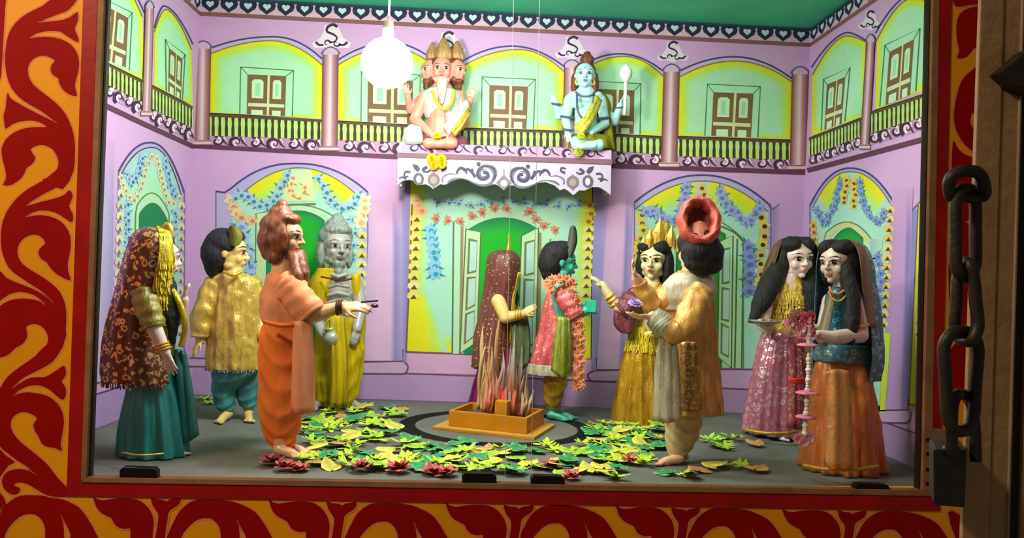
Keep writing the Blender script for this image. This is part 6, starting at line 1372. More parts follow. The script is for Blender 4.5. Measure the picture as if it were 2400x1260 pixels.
for j in range(6):
    for i in range(nA): fs.append((j * nA + i, j * nA + (i + 1) % nA, (j + 1) * nA + (i + 1) % nA, (j + 1) * nA + i))
mk('turban_lining', vs, fs, foil('turban_inside', C(150, 56, 44), C(96, 30, 26), .6, .05, 30, .3), tb, True)
F.sheet('turban_fold', [[tc0 + V((-20, 0, -8)) * F.s - ax * 10 * F.s, tc0 + V((0, -6, 2)) * F.s - ax * 4 * F.s, tc0 + V((22, 0, -6)) * F.s - ax * 10 * F.s], [tc0 + V((-22, -8, -26)) * F.s - ax * 6 * F.s, tc0 + V((2, -14, -24)) * F.s, tc0 + V((26, -8, -24)) * F.s - ax * 6 * F.s], [tc0 + V((-16, -14, -42)) * F.s - ax * 2 * F.s, tc0 + V((4, -18, -44)) * F.s + ax * 4 * F.s, tc0 + V((22, -14, -40)) * F.s - ax * 2 * F.s]], foil('turban_peach', C(226, 140, 110), C(190, 100, 76), .5, .1, 30, .4), .006, 4, parent=tb)
fl = flower_mesh('lotus', F.P(1488, 712, -.17), 17 * F.s, plain('lilac_petals', C(190, 164, 226), .45, 0, .1, 60), None, 10, 3, (0, -.5, 1)); tag(fl, 'small lilac lotus flower resting on the open palm of the turbaned man', 'flower')

# ---- 9  woman in the rose skirt with the plate
F = Fig('attendant_statue', 'statue of long haired woman in rose brocade skirt carrying a silver plate', 1822, 1020)
F.head(1866, 606, 92, 10, 4, -4, female=True)
F.limb([F.P(1856, 640), F.P(1846, 678), F.P(1838, 740), F.P(1832, 800)], [16, 38, 42, 44]); F.limb([F.P(1828, 800), F.P(1826, 980)], [46, 26])
F.limb([F.P(1796, 705, -.02), F.P(1788, 760, -.06), F.P(1800, 772, -.16)], [18, 15, 11]); F.hand(F.P(1812, 768, -.17), V((-1, -.4, .05)), V((0, -.3, -1)), 44 * F.s, 1, .3, .1)
F.limb([F.P(1888, 705, .0), F.P(1904, 765, -.06), F.P(1866, 772, -.16)], [18, 15, 11]); F.hand(F.P(1868, 770, -.16), V((-.9, -.3, .2)), V((0, -.4, -1)), 44 * F.s, -1, .35, .1)
F.foot(F.P(1826, 1018, -.05), (-.1, -1), 56 * F.s); F.foot(F.P(1866, 1014, -.02), (.3, -1), 56 * F.s)
b = F.body(SK_WHITE, .0036); F.faces(b, lip=C(206, 130, 120), big=1.2)
F.hairblob('hair', [((0, .16, .18), (.46, .42, .40)), ((.20, -.05, .36), (.23, .33, .21)), ((-.20, -.05, .36), (.23, .33, .21)), ((-.36, .08, -.1), (.15, .24, .44)), ((.38, .08, -.1), (.15, .24, .44)), ((0, .3, -.25), (.46, .26, .55))], BLACKH, .006, chains=[([F.P(1826, 620, 0), F.P(1806, 665, -.03), F.P(1784, 710, -.06), F.P(1766, 745, -.08)], [18 * F.s, 26 * F.s, 22 * F.s, 10 * F.s]), ([F.P(1896, 630, .02), F.P(1898, 680, -.02), F.P(1896, 730, -.05)], [20 * F.s, 28 * F.s, 14 * F.s])])
F.cloth('skirt', [(1790, 1884, 776, .8), (1776, 1894, 830, .84), (1762, 1902, 900, .86), (1748, 1908, 980, .88), (1744, 1912, 1012, .88)], PSKIRT, 140, pleat=11, amp=.08, wr=.008)
F.cloth('blouse', [(1834, 1878, 656, .85), (1800, 1892, 684, .7), (1794, 1888, 730, .72), (1792, 1884, 784, .8)], GBLOUSE, 60, pleat=8, amp=.03, wr=.012, wrs=30)
fringe(F, F.rows([(1812, 1888, 684, .76), (1800, 1892, 700, .74), (1796, 1890, 730, .74)], 3), 190, 350, 40, .03, .0026, GBLOUSE, F.root, 1.03, 'leaf_fringe', .006)
F.cloth('collar', [(1840, 1876, 640, .9), (1836, 1880, 662, .9), (1826, 1884, 684, .9)], GOLD, 40, wr=.003)
vr = [(1848, 1886, 555, .9, .02), (1822, 1908, 568, 1.0, .02), (1804, 1922, 604, 1.0, .02), (1784, 1932, 660, .95, .02), (1768, 1936, 720, .9, .02), (1758, 1932, 760, .9, .02)]
F.cloth('veil', vr, BROWNNET, 64, -28, 205, pleat=7, amp=.03, wr=.005, thick=.003, sub=5)
F.sheet('front_panel', [[F.P(1848, 790, -.19), F.P(1866, 792, -.20), F.P(1884, 790, -.18)], [F.P(1850, 880, -.21), F.P(1870, 882, -.23), F.P(1890, 880, -.2)], [F.P(1846, 1000, -.23), F.P(1872, 1006, -.25), F.P(1900, 1000, -.22)]], sequin('pink_red_panel', C(170, 70, 84), C(230, 190, 170), 44, 6, .14), .005, 5, wave=.01, wf=3)
tube('hem_trim', [F.P(1746, 1006, -.12), F.P(1790, 1014, -.21), F.P(1850, 1014, -.215), F.P(1900, 1006, -.15)], 3.5 * F.s, GOLD, F.root)
pl = empty('offering_plate', F.P(1798, 766, -.2), 'round silver plate of offerings held by the woman in rose skirt', 'plate')
def lathe(name, c, prof, mat, parent, n=40):
    vs = []; fs = []
    for r, z in prof: vs += [V(c) + V((r * math.cos(2 * PI * k / n), r * math.sin(2 * PI * k / n), z)) for k in range(n)]
    for i in range(len(prof) - 1):
        for k in range(n): fs.append((i * n + k, i * n + (k + 1) % n, (i + 1) * n + (k + 1) % n, (i + 1) * n + k))
    return mk(name, vs, fs, mat, parent, True)
SILV = foil('silver_filigree', C(196, 186, 184), C(120, 104, 104), .3, .7, 60, .5, (1, 1, 1))
lathe('dish', F.P(1794, 756, -.2), [(.0005, -.006), (.034, -.006), (.058, .003), (.066, .007), (.066, .010), (.056, .006), (.034, -.002), (.0005, -.002)], SILV, pl)
for i, (dx, dy) in enumerate(((-.025, -.01), (.01, -.02), (.028, .005), (-.005, .018))): lathe('cup', F.P(1794, 754, -.2) + V((dx, dy, 0)), [(.0005, 0), (.008, 0), (.011, .012), (.0095, .012), (.007, .003), (.0005, .003)], plain('cup_brass', C(176, 140, 110), .35, .5) if i % 2 else SILV, pl, 14)

# ---- 10  woman in the copper skirt with the blue veil
F = Fig('companion_statue', 'statue of woman in copper silk skirt under long blue green veil, rightmost figure', 1972, 1100)
F.head(1964, 616, 98, -58, 3, 0, female=True)
F.limb([F.P(1972, 655), F.P(1978, 692), F.P(1976, 760), F.P(1972, 830)], [18, 40, 44, 48]); F.limb([F.P(1972, 830), F.P(1972, 1060)], [50, 30])
F.limb([F.P(2002, 705, -.06), F.P(2016, 784, -.1), F.P(1952, 790, -.17), F.P(1918, 784, -.18)], [22, 19, 15, 11]); F.hand(F.P(1920, 784, -.18), V((-1, -.15, .15)), V((0, -.6, .8)), 50 * F.s, -1, .4, .08)
F.limb([F.P(1946, 705, .06), F.P(1930, 770, .03), F.P(1900, 774, -.04)], [20, 16, 11]); F.hand(F.P(1902, 774, -.04), V((-1, -.2, .15)), V((0, .5, .8)), 46 * F.s, 1, .4, .08)
b = F.body(SK_WHITE, .0036); F.faces(b, lip=C(206, 130, 120), big=1.2)
F.hairblob('hair', [((0, .13, .17), (.42, .40, .38)), ((.20, -.05, .36), (.23, .33, .21)), ((-.20, -.05, .36), (.23, .33, .21)), ((-.36, .06, -.1), (.12, .20, .42)), ((.35, .06, -.1), (.14, .22, .46)), ((0, .22, -.25), (.40, .24, .55))], BLACKH, .006, chains=[([F.P(1984, 630, -.06), F.P(1994, 690, -.09), F.P(1996, 750, -.12), F.P(1992, 800, -.14)], [16 * F.s, 21 * F.s, 20 * F.s, 10 * F.s])])
F.cloth('skirt', [(1924, 2030, 822, .8), (1908, 2040, 880, .84), (1894, 2052, 960, .86), (1884, 2060, 1050, .88), (1880, 2066, 1098, .88)], COPPER, 140, pleat=10, amp=.08, wr=.01)
F.sheet('front_panel', [[F.P(1936, 866, -.23), F.P(1960, 864, -.245), F.P(1986, 868, -.235)], [F.P(1938, 960, -.25), F.P(1966, 962, -.265), F.P(1994, 960, -.25)], [F.P(1936, 1094, -.27), F.P(1966, 1098, -.285), F.P(2000, 1094, -.265)]], COPPERP, .005, 6, wave=.006, wf=2)
F.cloth('blouse', [(1950, 2000, 672, .85), (1934, 2014, 700, .7), (1932, 2012, 745, .72), (1928, 2018, 800, .76), (1922, 2030, 836, .8)], TBLOUSE, 60, wr=.006)
F.cloth('waist_wrap', [(1922, 2032, 806, .84), (1914, 2038, 826, .87), (1910, 2042, 846, .88)], BVEIL, 60, pleat=7, amp=.04, wr=.008)
F.sheet('sari_band', [[F.P(1944, 684, -.05), F.P(1952, 686, -.075), F.P(1962, 690, -.085)], [F.P(1930, 736, -.085), F.P(1938, 738, -.105), F.P(1949, 742, -.115)], [F.P(1914, 800, -.10), F.P(1924, 806, -.13), F.P(1938, 812, -.14)]], foil('olive_gold_band', C(116, 104, 56), C(76, 66, 30), .45, .4, 40, .5), .005, 5)
vr = [(1952, 2000, 560, .9, .02), (1930, 2026, 576, 1.0, .02), (1920, 2040, 612, 1.05, .02), (1916, 2050, 680, 1.0, .02), (1912, 2060, 760, 1.0, .01), (1912, 2066, 830, .95, .0), (1912, 2060, 885, .92, .0)]
ve = F.cloth('veil', vr, BVEIL, 72, -72, 160, pleat=7, amp=.035, wr=.006, thick=.003, sub=5)
F.cloth('veil_border', vr[:5], foil('bronze_net_border', C(120, 92, 56), C(80, 58, 34), .45, .4, 50, .5), 14, -84, -60, scale=1.015, thick=.004, sub=5, wr=.004, parent=ve)
F.beads('necklace', [F.P(1944, 672, -.07), F.P(1950, 684, -.10), F.P(1966, 688, -.11), F.P(1984, 676, -.09)], 3.6 * F.s, plain('coral_beads', C(206, 130, 100), .35), 14); F.beads('necklace', [F.P(1942, 682, -.08), F.P(1952, 700, -.11), F.P(1970, 704, -.12), F.P(1988, 686, -.1)], 2.6 * F.s, GOLD, 20)
F.tube('armlet', [F.P(2000, 758, -.12), F.P(2016, 764, -.135), F.P(2034, 760, -.11)], 4 * F.s, GOLD)
F.tube('hem_trim', [F.P(1884, 1090, -.14), F.P(1930, 1098, -.245), F.P(2000, 1100, -.26), F.P(2058, 1092, -.15)], 4 * F.s, foil('yellow_hem', C(206, 170, 50), C(130, 100, 20), .4, .5, 40, .5))
# pink bouquet and the hanging bead string between the two women
bq = empty('bouquet', F.P(1876, 762, -.19), 'bunch of pink cloth flowers in the hands of the copper skirted woman', 'bouquet')
for i, (x, y, r) in enumerate(((1862, 744, 20), (1884, 752, 22), (1874, 772, 20), (1898, 742, 16), (1850, 760, 15), (1896, 774, 16))):
    flower_mesh('cloth_flower', F.P(x, y, -.20 - .004 * (i % 3)), r * F.s, plain('rose_pink_petals' if i % 2 else 'pale_pink_petals', C(226, 120, 140) if i % 2 else C(236, 176, 186), .5, 0, .1, 50), bq, 10, 3, (rnd.uniform(-.4, .4), -1, rnd.uniform(-.1, .4)))
hs = empty('bead_tassel', F.P(1890, 1020, -.22), 'long string of white beads with pink discs hanging from the pink bouquet', 'tassel')
PB = plain('white_beads', C(226, 216, 206), .35); PD = plain('pink_discs', C(216, 116, 142), .45, 0, .1, 40)
P_ = cr([F.P(1896, 764, -.215), F.P(1896, 850, -.225), F.P(1892, 930, -.23), F.P(1886, 1016, -.235)], 10)
bm = bmesh.new()
for i, p in enumerate(P_):
    bmesh.ops.create_icosphere(bm, subdivisions=2, radius=(5.2 if i % 3 else 7) * F.s, matrix=Matrix.Translation(p))
me = bpy.data.meshes.new('beads'); bm.to_mesh(me); bm.free(); me.materials.append(PB); me.polygons.foreach_set('use_smooth', [True] * len(me.polygons)); place('beads', me, hs)
for x, y, r in ((1894, 806, 24), (1893, 918, 26), (1888, 974, 22)): lathe('disc', F.P(x, y, -.225), [(.0005, .004), (r * F.s * .6, .003), (r * F.s, -.003), (r * F.s, -.006), (r * F.s * .5, -.002), (.0005, -.001)], PD, hs, 20)
for i, (x, y) in enumerate(((1872, 1026), (1884, 1034), (1896, 1026))): flower_mesh('end_flower', F.P(x, y, -.235), 15 * F.s, plain('pale_pink_petals', C(236, 176, 186), .5, 0, .1, 50), hs, 8, 2, (0, -1, -.2))
rb = F.sheet('ribbon', [[F.P(1848, 884, -.25), F.P(1868, 886, -.26), F.P(1886, 884, -.25)], [F.P(1850, 896, -.25), F.P(1868, 900, -.26), F.P(1884, 898, -.25)]], plain('red_ribbon', C(214, 62, 44), .45), .004, 3, parent=hs)

# ---- 11  bust with three faces over the canopy
F = Fig('seated_statue', 'pink skinned seated statue with three crowned bearded heads, on the canopy beside the lamp', 0, 0, at=onY(1030, 345, YC + .085))
HS = []
for x, y, h, yaw, d in ((1036, 166, 66, 2, -.02), (1012, 168, 60, -58, .01), (1068, 168, 60, 50, .01)):
    F.head(x, y, h, yaw, d=d); HS.append((F.hM.copy(), F.hh, yaw))
F.limb([F.P(1036, 190), F.P(1036, 215), F.P(1034, 260), F.P(1032, 315)], [16, 28, 30, 34], True)
F.limb([F.P(996, 225), F.P(972, 280, -.02), F.P(1008, 312, -.10)], [15, 13, 9]); F.hand(F.P(1006, 312, -.10), V((.9, -.3, -.1)), V((0, -.7, .7)), 34 * F.s, 1, .5, .08)
F.limb([F.P(1074, 225), F.P(1090, 284, -.02), F.P(1056, 314, -.10)], [15, 13, 9]); F.hand(F.P(1058, 314, -.10), V((-.9, -.3, -.1)), V((0, -.7, .7)), 34 * F.s, -1, .5, .08)
F.limb([F.P(1080, 232, .03), F.P(1094, 262, .03), F.P(1102, 234, .0)], [12, 10, 8]); F.hand(F.P(1102, 236, .0), V((.25, -.1, 1)), V((.1, .9, .1)), 34 * F.s, 1, .2, .14)
F.limb([F.P(988, 232, .03), F.P(962, 258, .03), F.P(956, 226, .0)], [12, 10, 8]); F.hand(F.P(956, 228, .0), V((-.25, -.1, 1)), V((-.1, .9, .1)), 34 * F.s, -1, .2, .14)
F.limb([F.P(1000, 326, -.04), F.P(1004, 336, -.10), F.P(1040, 336, -.12)], [14, 13, 9]); F.limb([F.P(1062, 326, -.04), F.P(1060, 336, -.10), F.P(1026, 338, -.12)], [14, 13, 9])
b = F.body(SK_PINK, .0036)
for M_, hh_, yw in HS: F.faces(b, M_, hh_, lip=C(190, 70, 66), brow=C(90, 50, 40))
for i, (M_, hh_, yw) in enumerate(HS):
    F.hairblob('hair', [((0, .14, .2), (.43, .40, .36)), ((0, .26, -.1), (.42, .3, .4))], AUBH, .006, M_, hh_)
    if i: F.hairblob('beard', [((0, -.22, -.42), (.2, .16, .14)), ((.2, -.08, -.32), (.1, .15, .14)), ((-.2, -.08, -.32), (.1, .15, .14)), ((0, -.22, -.62), (.13, .11, .2))], AUBH, .005, M_, hh_)
F.hM, F.hh = HS[0][0], HS[0][1]
F.hairblob('beard', [((0, -.24, -.40), (.2, .15, .12)), ((.2, -.08, -.32), (.09, .14, .13)), ((-.2, -.08, -.32), (.09, .14, .13))], plain('pale_beard', C(236, 196, 180), .6, 0, .08, 60, .3, 0, 90), .005, chains=[([F.P(1036, 190, -.06), F.P(1036, 214, -.08), F.P(1036, 240, -.085)], [13 * F.s, 11 * F.s, 4 * F.s])])
for (x, y, h, w, d) in ((1040, 140, 52, 40, -.01), (1014, 140, 40, 30, .02), (1072, 140, 44, 32, .02)):
    F.cloth('crown', [(x - w / 2, x + w / 2, y, .9, d), (x - w * .52, x + w * .52, y - h * .25, .9, d), (x - w * .36, x + w * .36, y - h * .6, .9, d), (x - w * .1, x + w * .1, y - h, .9, d)], foil('worn_gold', C(196, 150, 92), C(130, 90, 56), .35, .6, 60, .6), 36, pleat=8, amp=.07, amp0=.07)
F.cloth('shawl', [(1008, 1064, 208, .8), (990, 1082, 224, .66), (992, 1078, 250, .66), (1000, 1056, 280, .7)], WHITEF, 60, 180, 262, pleat=6, amp=.03, wr=.006, scale=1.05)
F.cloth('shawl', [(1008, 1064, 208, .8), (990, 1082, 224, .66), (992, 1078, 250, .66), (996, 1074, 290, .7)], WHITEF, 40, 278, 360, pleat=6, amp=.03, wr=.006, scale=1.05)
F.sheet('sash', [[F.P(1092, 232, -.06), F.P(1098, 244, -.06), F.P(1100, 256, -.05)], [F.P(1066, 262, -.10), F.P(1072, 276, -.11), F.P(1078, 288, -.10)], [F.P(1040, 296, -.12), F.P(1046, 306, -.13), F.P(1052, 318, -.12)]], WHITEF, .005, 5, wave=.003, wf=2)
F.sheet('tinsel_edge', [[F.P(1098, 250, -.062), F.P(1100, 256, -.062), F.P(1102, 262, -.06)], [F.P(1076, 280, -.115), F.P(1080, 288, -.115), F.P(1084, 296, -.11)], [F.P(1056, 304, -.13), F.P(1060, 312, -.13), F.P(1066, 320, -.12)]], GOLD, .005, 4, wave=.004, wf=2)
F.tube('gold_necklace', [F.P(1014, 214, -.09), F.P(1024, 240, -.12), F.P(1040, 256, -.125), F.P(1058, 240, -.11), F.P(1064, 214, -.08)], 4 * F.s, plain('saffron_cord', C(226, 176, 60), .5))
F.cloth('lap_cloth', [(972, 1090, 318, .62, -.02), (960, 1098, 332, .66, -.02), (960, 1098, 345, .66, -.02)], cloth('red_violet_cloth', C(150, 84, 110), C(96, 40, 66), 40, .6), 60, pleat=9, amp=.04, wr=.006)
F.sheet('knee_scarf', [[F.P(950, 300, -.08), F.P(968, 292, -.1), F.P(986, 300, -.1)], [F.P(944, 322, -.08), F.P(966, 324, -.11), F.P(990, 322, -.11)], [F.P(940, 334, -.06), F.P(964, 338, -.09), F.P(990, 336, -.09)]], WHITEF, .005, 4, wave=.006, wf=2)

# ---- 12  pale blue four-armed bust with the mace
F = Fig('seated_statue', 'pale blue four armed seated statue with brown topknot, on the canopy beside the mace', 0, 0, at=onY(1380, 352, YC + .085))
F.head(1371, 178, 62, -6, d=-.02)
F.limb([F.P(1371, 202), F.P(1372, 224), F.P(1372, 262), F.P(1374, 320)], [13, 26, 26, 30], True); F.limb([F.P(1344, 228), F.P(1400, 228)], [15, 15]); F.limb([F.P(1356, 244, -.03), F.P(1388, 244, -.03)], [14, 14])
F.limb([F.P(1334, 234), F.P(1326, 280, -.02), F.P(1331, 308, -.06)], [13, 11, 8]); F.hand(F.P(1331, 306, -.06), V((.1, -.3, -1)), V((-.4, -.9, .2)), 30 * F.s, 1, .2, .1)
F.limb([F.P(1408, 234), F.P(1418, 290, -.02), F.P(1386, 310, -.09)], [13, 11, 8]); F.hand(F.P(1388, 308, -.09), V((-.9, -.3, .1)), V((0, -.6, -.8)), 32 * F.s, 1, .35, .1)
F.limb([F.P(1336, 244, .03), F.P(1310, 272, .03), F.P(1302, 240, .01)], [11, 10, 8]); F.hand(F.P(1303, 242, .01), V((-.5, -.1, .8)), V((.5, .8, 0)), 30 * F.s, 1, .3, .12)
F.limb([F.P(1408, 244, .03), F.P(1440, 286, .03), F.P(1453, 248, .0)], [11, 10, 8]); F.hand(F.P(1453, 250, .0), V((.35, -.1, 1)), V((-.6, .6, .1)), 32 * F.s, -1, 1.0, .06)
F.limb([F.P(1350, 330, -.04), F.P(1352, 340, -.10), F.P(1392, 340, -.12)], [14, 13, 9]); F.limb([F.P(1406, 328, -.04), F.P(1404, 340, -.10), F.P(1366, 342, -.12)], [14, 13, 9])
b = F.body(SK_BLUE, .0034); F.faces(b, lip=C(90, 110, 140), brow=C(50, 80, 110), white=C(170, 206, 220), big=1.0, tilak=lambda a, patch, line, o: (line(a, [(-.04, .14), (-.03, .22), (-.05, .30)], .02, .012, C(70, 110, 150), o), line(a, [(.04, .14), (.03, .22), (.05, .30)], .02, .012, C(70, 110, 150), o)))
F.hairblob('hair', [((0, .14, .24), (.42, .40, .32)), ((0, .28, 0), (.44, .3, .42)), ((.40, .14, -.3), (.14, .2, .5)), ((-.40, .14, -.3), (.12, .2, .45)), ((.06, .05, .62), (.27, .26, .22)), ((.06, .03, .80), (.16, .16, .14))], AUBH, .0055)
DKB = plain('slate_beads', C(84, 100, 116), .5, 0, .15, 60)
for pts in ([(1350, 216, -.07), (1360, 224, -.10), (1374, 226, -.105), (1388, 222, -.1), (1394, 214, -.07)], [(1352, 222, -.07), (1354, 258, -.11), (1366, 278, -.12), (1380, 272, -.12), (1390, 240, -.11), (1392, 220, -.07)]): F.tube('necklace', [F.P(*p) for p in pts], 2.6 * F.s, DKB)
for x, y, r in ((1329, 274, 14.5), (1414, 276, 14.5), (1331, 304, 11), (1392, 308, 11), (1304, 244, 10), (1452, 252, 10)): F.ringband('armlet', F.P(x, y, -.02 if y < 300 and 1320 < x < 1420 else (-.06 if y > 300 else .01)), V((.1 if x < 1400 else -.2, -.2, 1)), r * F.s, 2.6 * F.s, DKB)
sash = foil('yellow_green_sash', C(200, 196, 40), C(110, 116, 10), .4, .4, 44, .8, (1, 1, 1), C(60, 80, 20), .88, 34)
F.sheet('sash', [[F.P(1394, 222, -.09), F.P(1402, 228, -.09), F.P(1410, 236, -.07)], [F.P(1372, 268, -.13), F.P(1380, 276, -.14), F.P(1388, 284, -.13)], [F.P(1344, 298, -.12), F.P(1354, 308, -.13), F.P(1364, 316, -.13)]], sash, .005, 6, wave=.003, wf=2)
F.cloth('shoulder_drape', [(1392, 1420, 220, 1.2, .02), (1396, 1430, 240, 1.2, .03), (1404, 1436, 290, 1.2, .03), (1408, 1438, 335, 1.2, .0)], OLIVEC, 30, pleat=5, amp=.06, wr=.006); F.cloth('shoulder_drape', [(1322, 1342, 228, 1.2, .02), (1318, 1340, 248, 1.2, .03), (1322, 1336, 262, 1.2, .03)], OLIVEC, 24, pleat=4, amp=.06)
F.cloth('lap_cloth', [(1340, 1424, 318, .8, -.02), (1334, 1438, 334, .8, -.02), (1334, 1440, 351, .8, -.02)], OLIVEC, 70, pleat=11, amp=.05, wr=.006)
for q in (-1, 1): F.tube('earring', [F.P(1371 + q * 19, 184, -.03), F.P(1371 + q * 22, 194, -.03), F.P(1371 + q * 18, 200, -.03)], 2.6 * F.s, GOLD)
mc = empty('mace', F.P(1464, 268, -.03), 'white mace held upright in the raised hand of the pale blue statue', 'mace'); MW = plain('white_mace_paint', C(244, 246, 246), .4, 0, .02, 20)
cc = F.P(1464, 270, -.03); up = (F.P(1468, 150, -.03) - cc); L = up.length; ax = up.normalized(); t_ = ax.orthogonal().normalized(); u_ = ax.cross(t_)
def rod(name, prof, mat, parent, n=24):
    vs = []; fs = []
    for h, r in prof: vs += [cc + ax * h * L + (t_ * math.cos(2 * PI * k / n) + u_ * math.sin(2 * PI * k / n)) * r * F.s * (1 + .05 * math.cos(8 * 2 * PI * k / n) * (r > 8)) for k in range(n)]
    for i in range(len(prof) - 1):
        for k in range(n): fs.append((i * n + k, i * n + (k + 1) % n, (i + 1) * n + (k + 1) % n, (i + 1) * n + k))
    fs += [tuple(range(n))[::-1], tuple(range((len(prof) - 1) * n, len(prof) * n))]
    return mk(name, vs, fs, mat, parent, True)
rod('shaft', [(0, 3.6), (.3, 4), (.66, 4.4)], MW, mc); rod('mace_head', [(.64, 4), (.68, 8), (.74, 12), (.82, 14.5), (.90, 13), (.95, 8), (.98, 5.5), (1.0, 1)], MW, mc)
# marigolds laid before the seated statues
MAR = plain('marigold_petals', C(226, 196, 24), .5, 0, .15, 60); MAR2 = plain('lime_marigold_petals', C(196, 206, 30), .5, 0, .15, 60)
spots = ((1012, 372, 13, 'uppermost left marigold of the cluster hanging below the three headed statue'), (1034, 374, 13, 'uppermost right marigold of the cluster hanging below the three headed statue'), (1016, 388, 11, 'lowest left marigold of the cluster hanging on the canopy frieze'), (1036, 386, 10, 'lowest right marigold of the cluster hanging on the canopy frieze'))
for x, y, r, lb in spots: tag(flower_mesh('marigold', onY(x, y, YC - .022), r * .0021, MAR, None, 14, 4), lb, 'flower', 'marigolds on the canopy frieze')
tag(flower_mesh('marigold', onY(1356, 355, YC - .022), 12 * .0021, MAR2, None, 14, 4), 'single lime yellow marigold on the canopy frieze below the pale blue statue', 'flower', 'marigolds on the canopy frieze')
tag(flower_mesh('marigold', F.P(1362, 318, -.16), 9 * F.s, MAR2, None, 12, 3, (0, -.8, .5)), 'yellow marigold lying in the lower hand of the pale blue statue', 'flower')
tag(flower_mesh('marigold', onY(1024, 318, YC - .05), 10 * F.s, MAR, None, 12, 3, (0, -.8, .5)), 'orange yellow marigold resting in the lap of the three headed statue', 'flower')
# ------------------------------------------------------------------ cloth leaves and blossoms strewn over the floor
def leaf_mesh(name, kind, col, seed):
    r = random.Random(seed); vs = []; fs = []; cs = []; dk = mix(col, (0, 0, 0, 1), .35); lt = mix(col, C(250, 250, 170), .35)
    def lam(c, a, L, w, lift, n=5, serr=0.0):
        """one blade with a raised midrib"""
        b = len(vs); ca, sa = math.cos(a), math.sin(a); cu = r.uniform(-.12, .2)
        for i in range(n + 1):
            t = i / n; ww = w * math.sin(PI * (t * .92 + .06)) ** .8 * (1 + serr * (i % 2)); z = lift * t + cu * L * t * t
            for u, dz in ((-1, -.10 * w), (0, .12 * w), (1, -.10 * w)):
                x, y = L * t, ww * u; vs.append(Vector((c[0] + x * ca - y * sa, c[1] + x * sa + y * ca, c[2] + z + dz + .012 * w))); cs.append(mix(col, lt, r.random() * .8) if u else dk)
        for i in range(n):
            for k in (0, 1): fs.append((b + i * 3 + k, b + i * 3 + k + 1, b + (i + 1) * 3 + k + 1, b + (i + 1) * 3 + k))
    if kind == 'sprig':
        for i in range(11):
            lam((r.uniform(-.012, .012), r.uniform(-.008, .008), 0), 2 * PI * i / 11 + r.uniform(-.3, .3), r.uniform(.030, .052), r.uniform(.006, .0095), r.uniform(.001, .010), 4, .25)
    elif kind == 'broad':
        for a, L, w in ((0, .062, .024), (.95, .05, .02), (-.95, .05, .02), (2.0, .036, .016), (-2.0, .036, .016)): lam((0, 0, 0), a + r.uniform(-.12, .12), L, w, r.uniform(0, .006), 5, .18)
    elif kind == 'oval':
        lam((-.045, 0, 0), 0, .092, .027, .004, 7, .10)
        if r.random() < .6: lam((-.04, 0, 0), r.choice((.8, -.8)), .06, .02, .004, 6, .1)
    elif kind == 'blossom':
        for i in range(8): lam((0, 0, .002), 2 * PI * i / 8 + r.uniform(-.1, .1), .036, .015, .004 + .014 * (i % 2), 4)
        for i in range(5): lam((0, 0, .006), 2 * PI * i / 5 + .3, .022, .010, .016, 3)
    zm = min(v.z for v in vs)
    me = bpy.data.meshes.new(name); me.from_pydata([(v.x, v.y, v.z - zm) for v in vs], [], fs)
    a = me.color_attributes.new('Col', 'FLOAT_COLOR', 'POINT'); a.data.foreach_set('color', [x for c in cs for x in c])
    me.materials.append(M_leaf); me.polygons.foreach_set('use_smooth', [True] * len(me.polygons)); return me
M_leaf = vcol('leaf_cloth', .5, .12, 60, .1, .4)
KINDS = {'lime': ('sprig', C(200, 240, 36), 'bright lime spiky cloth leaf sprig'), 'green': ('broad', C(14, 158, 92), 'dark emerald lobed cloth leaf'), 'pale': ('oval', C(236, 222, 84), 'pale yellow oval cloth leaf'),
         'peach': ('oval', C(224, 160, 90), 'peach tinted oval cloth leaf'), 'mid': ('broad', C(168, 218, 46), 'yellow green lobed cloth leaf'), 'red': ('blossom', C(206, 52, 84), 'crimson cloth blossom')}
NM = {'sprig': 'leaf_sprig', 'broad': 'lobed_leaf', 'oval': 'oval_leaf', 'blossom': 'fallen_blossom'}
LM = {k: [leaf_mesh(NM[v[0]], v[0], v[1], sum(map(ord, k)) % 7 + 11 * i + len(k)) for i in range(3)] for k, v in KINDS.items()}
MARKS = [((668, 1066), 'the orange sage'), ((790, 956), 'the old sage'), ((930, 1000), "the floor ring's left edge"), ((1150, 1032), 'the fire altar'), ((1123, 1120), 'the left middle glass clip'), ((1284, 1125), 'the right middle glass clip'), ((1386, 1003), "the floor ring's right edge"), ((1510, 985), 'the crowned queen'), ((1568, 1090), 'the turbaned man'), ((1304, 980), 'the teal groom'), ((1800, 1016), 'the rose skirted woman'), ((800, 1120), 'the window sill'), ((900, 1124), 'the window sill below the altar ring'), ((1420, 1136), 'the sill right of the clips'), ((1700, 1142), 'the sill right of the turbaned man')]
def near(px, py):
    (mx, my), nm = min(MARKS, key=lambda m: ((m[0][0] - px) / 1.6) ** 2 + ((m[0][1] - py) * 1.3) ** 2); dx, dy = px - mx, (py - my) * 2
    if abs(dx) > abs(dy): d = abs(dx); s_ = 'right of' if dx > 0 else 'left of'
    else: d = abs(dy); s_ = 'in front of' if dy > 0 else 'behind'
    return ('just ' if d < 55 else 'a step ' if d < 120 else 'further ') + s_, nm
ZONES = {'left': 'left of the black floor ring', 'front': 'in front of the fire altar by the sill', 'right': 'between the fire altar and the turbaned man', 'far': 'on the bare floor right of the turbaned man'}
FEET = [(onF(672, 1062), .10), (onF(1572, 1090), .10), (onF(1300, 980), .07), (onF(1512, 984), .17), (onF(1600, 1086), .07), (onF(790, 956), .14), (onF(1172, 962), .12)]
acx, acy = A_ + ux * Lx / 2 + uy * Ly / 2, None
